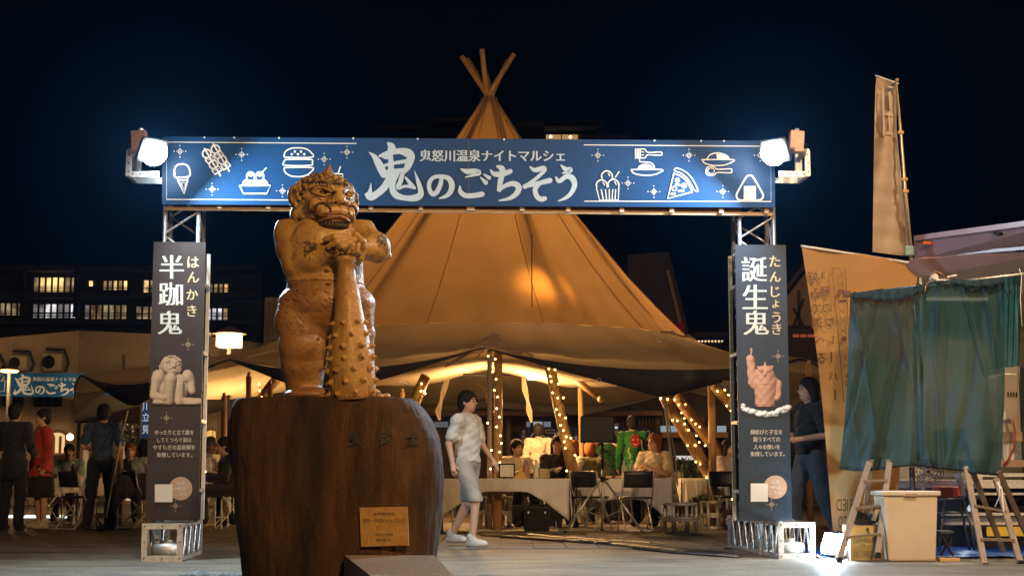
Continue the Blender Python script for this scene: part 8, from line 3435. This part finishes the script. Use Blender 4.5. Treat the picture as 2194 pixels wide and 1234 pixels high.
MB().tube([P(1919, 172, 15.05), P(1930, 290, 15.05), P(1938, 400, 15.05), P(1952, 550, 15.05)], [.012, .014, .016, .02], 8).build('pole', M_alu, f2, smooth=True)
MB().cyl(P(1952, 550, 15.05), (P(1958, 700, 15.05).x, 15.05, 0), .02, n=8).build('lower_pole', M_alu, f2)
MB().cyl(P(1875, 162, 15.08), P(1926, 180, 15.05), .009, n=8).build('top_bar', M_white, f2)
MB().tube([P(1921, 178, 15.04), P(1932, 290, 15.04), P(1941, 400, 15.04), P(1955, 548, 15.04)], .007, 6).build('cloth_sleeve', mat('yellow sleeve tape', (0.6, 0.40, 0.12), rough=.7), f2, smooth=True)
for y_ in (284, 384, 410):
    MB().box(P(1930 + (y_ - 284) * .08, y_, 15.03), (.06, .02, .03)).build('loop', mat('yellow sleeve tape'  , (0.6, 0.4, 0.12)), f2)
MB().sphere(P(1922, 172, 15.05), .02, 8, 6).build('pole_cap', mat('amber cap', (0.5, 0.3, 0.1), rough=.5), f2)
o = MB().box(P(1948, 537, 15.0), (.10, .04, .11)).build('blue_bag', mat('pale blue plastic bag', (0.18, 0.36, 0.42), (0.3, 0.5, 0.55), 15, rough=.4), bevel=.03)
tag(o, 'crumpled pale blue bag tied where the tall flag meets the truck flap', 'bag')

# side pole visible right of the tower
# ---- floodlight on the ground
c = P(1788, 1163, 13.6)
gf = thing('ground_floodlight', 'bright floodlight standing on the ground beside the right gate foot', 'floodlight', Vector((c.x, 13.6, 0)))
aim = Vector((-.70, -.45, .30)).normalized()
uu = aim.cross(Vector((0, 0, 1))).normalized()
vv = uu.cross(aim)
m_ = Matrix((uu, vv, aim)).transposed()
MB().box(c - aim * .05, (.30, .20, .07), m=m_).build('housing', M_white, gf, bevel=.01)
MB().box(c + aim * .0, (.27, .175, .04), m=m_).build('lens', FL, gf, bevel=.01)
MB().tube([c + uu * .16, c + uu * .17 + Vector((0, 0, -.14)), c - uu * .17 + Vector((0, 0, -.14)), c - uu * .16], .009, 6).build('stand', M_alu, gf)
ft = MB()
for s_ in (-1, 1):
    ft.bar(c + uu * .13 * s_ + Vector((0, 0, -.145)) - aim * .12, c + uu * .13 * s_ + Vector((0, 0, -.145)) + aim * .1, .02, .012)
ft.build('feet', M_alu, gf)
rope([G(1800, 1185) + Vector((0, 0, .01)), G(1815, 1178) + Vector((0, 0, .01)), G(1828, 1184) + Vector((0, 0, .01)), G(1826, 1192) + Vector((0, 0, .01))], .007, 'white cable curled beside the ground floodlight', m=M_white, name='cable', grp=None, cat='cable')

# ------------------------------------------------------------------ lamps' light
COOL = (0.62, 0.84, 1.0)
WARMC = (1.0, 0.56, 0.22)
lamp('beam', 'AREA', FA[1] + FA[2] * .05, 320, COOL, .2, parent=FA[0], target=FA[1] + FA[2])
lamp('beam', 'AREA', FB[1] + FB[2] * .05, 320, COOL, .2, parent=FB[0], target=FB[1] + FB[2])
lamp('beam', 'AREA', c + aim * .05, 22, COOL, .2, parent=gf, target=c + aim)

# tent interior lamps
tl_ = thing('tent_lamp', 'warm lamp hanging inside the tent behind the entrance peak', 'lamp', P(1140, 806, 22.9))
MB().lathe(P(1140, 806, 22.9), [(0, -.06), (.07, -.05), (.09, 0), (.04, .05), (0, .05)], 16).build('bulb', emis('tent lamp glow', (1, .72, .38), 10), tl_, smooth=True)
MB().tube([P(1140, 806, 22.9) + Vector((0, 0, .05)), P(1140, 806, 22.9) + Vector((0, 0, 2.2))], .008, 5).build('cord', M_black, tl_)
lamp('glow', 'POINT', P(1140, 806, 22.9) + Vector((0, 0, -.35)), 190, WARMC, .2, parent=tl_)
lamp('glow', 'POINT', P(1015, 806, 22.6) + Vector((0, 0, -.35)), 150, WARMC, .2, parent=tl_)
lamp('glow', 'POINT', P(1262, 806, 26.5), 380, WARMC, .2, parent=tl_)
c = TC + Vector((.85, -2.25, 3.35))
t2 = thing('up_light', 'warm spotlight glowing through the tent canvas right of the middle', 'lamp', c)
MB().cyl(c + Vector((0, 0, -.1)), c, .07, .09, n=16).build('housing', M_black, t2)
MB().tube([c + Vector((0, 0, -.1)), c + Vector((-.1, .6, -.1)), c + Vector((-.3, 1.0, .4))], .012, 5).build('bracket', M_black, t2)
lamp('glow', 'SPOT', c + Vector((0, .05, .03)), 230, (1, .45, .10), .12, parent=t2, target=c + Vector((.25, -1.0, .75)), spot=R(105), blend=1.0)

c = TC + Vector((0.1, .2, 4.3))  # lamp added inside the cone so the whole canvas glows
t3 = thing('added_cone_lamp', 'warm lamp added out of sight inside the tent cone to make it glow', 'lamp', c)
MB().sphere(c, .12, 12, 8).build('bulb', emis('cone lamp glow', (1, .6, .25), 6), t3)
MB().cyl(c + Vector((0, 0, .1)), c + Vector((0, 0, 2.6)), .01, n=5).build('cord', M_black, t3)
lamp('glow', 'POINT', c + Vector((0, 0, -.2)), 250, (1, .54, .18), .55, parent=t3)

# street lamp behind the camera, lights the statue and the plaza
sl = thing('unseen_street_lamp', 'sodium street lamp standing behind the viewer beside the plaza', 'street lamp', (3.0, -5.0, 0))
MB().cyl((3.0, -5.0, 0), (3.0, -5.0, 8.0), .06, .045, n=12).build('pole', M_dark, sl)
MB().lathe((3.0, -5.0, 8.0), [(0, .25), (.22, .15), (.26, 0), (.0, 0)], 20).build('lamp_shade', M_dark, sl)
MB().sphere((3.0, -5.0, 7.93), .12, 12, 8).build('bulb', emis('sodium bulb', (1, .6, .2), 25), sl)
lamp('glow', 'POINT', (3.0, -5.0, 7.75), 11500, (1, .58, .22), .15, parent=sl)
sl = thing('unseen_street_lamp', 'warm lamp added out of view at the right to brighten the tables', 'street lamp', (5.2, 8.5, 0))  # lamp added out of view to brighten the tables and tent front
MB().cyl((5.2, 8.5, 0), (5.2, 8.5, 6.6), .06, .045, n=12).build('pole', M_dark, sl)
MB().lathe((5.2, 8.5, 6.6), [(0, .25), (.22, .15), (.26, 0), (.0, 0)], 20).build('lamp_shade', M_dark, sl)
MB().sphere((5.2, 8.5, 6.53), .12, 12, 8).build('bulb', MATS['sodium bulb'], sl)
lamp('glow', 'POINT', (5.2, 8.5, 6.35), 2400, (1, .68, .42), .15, parent=sl)
# truck kitchen light
kl = thing('kitchen_lamp', 'lamp tube inside the truck behind the teal net', 'lamp', P(2040, 700, 15.4))
MB().bx(P(1990, 700, 15.5).x, P(2120, 700, 15.5).x, 15.5, 15.56, 2.56, 2.59).build('tube', emis('kitchen tube glow', (1, .85, .6), 1.5), kl)
lamp('glow', 'AREA', (P(2050, 700, 15.5).x, 15.5, 2.45), 45, (1, .8, .5), .8, parent=kl, target=(P(2050, 700, 15.5).x, 15.3, 1.0))
lamp('glow', 'POINT', P(2080, 1090, 15.4), 14, (.7, .85, 1.0), .1, parent=kl)

# thin blue volume added to imitate the glare round the floodlights
hz = MB().bx(-40, 40, -9, 110, -1.0, 32.0).build('glow_volume', bpy.data.materials.new('lamp glow volume'))
hm = hz.data.materials[0]
hm.use_nodes = True
n = hm.node_tree.nodes
hm.node_tree.links.clear()
for x in list(n):
    if x.type != 'OUTPUT_MATERIAL':
        n.remove(x)
pv = n.new('ShaderNodeVolumePrincipled')
pv.inputs['Color'].default_value = (.12, .45, 1.0, 1)
pv.inputs['Density'].default_value = GLOW_DENSITY
pv.inputs['Anisotropy'].default_value = 0.85
hm.node_tree.links.new(pv.outputs[0], [x for x in n if x.type == 'OUTPUT_MATERIAL'][0].inputs['Volume'])
hz['kind'] = 'stuff'
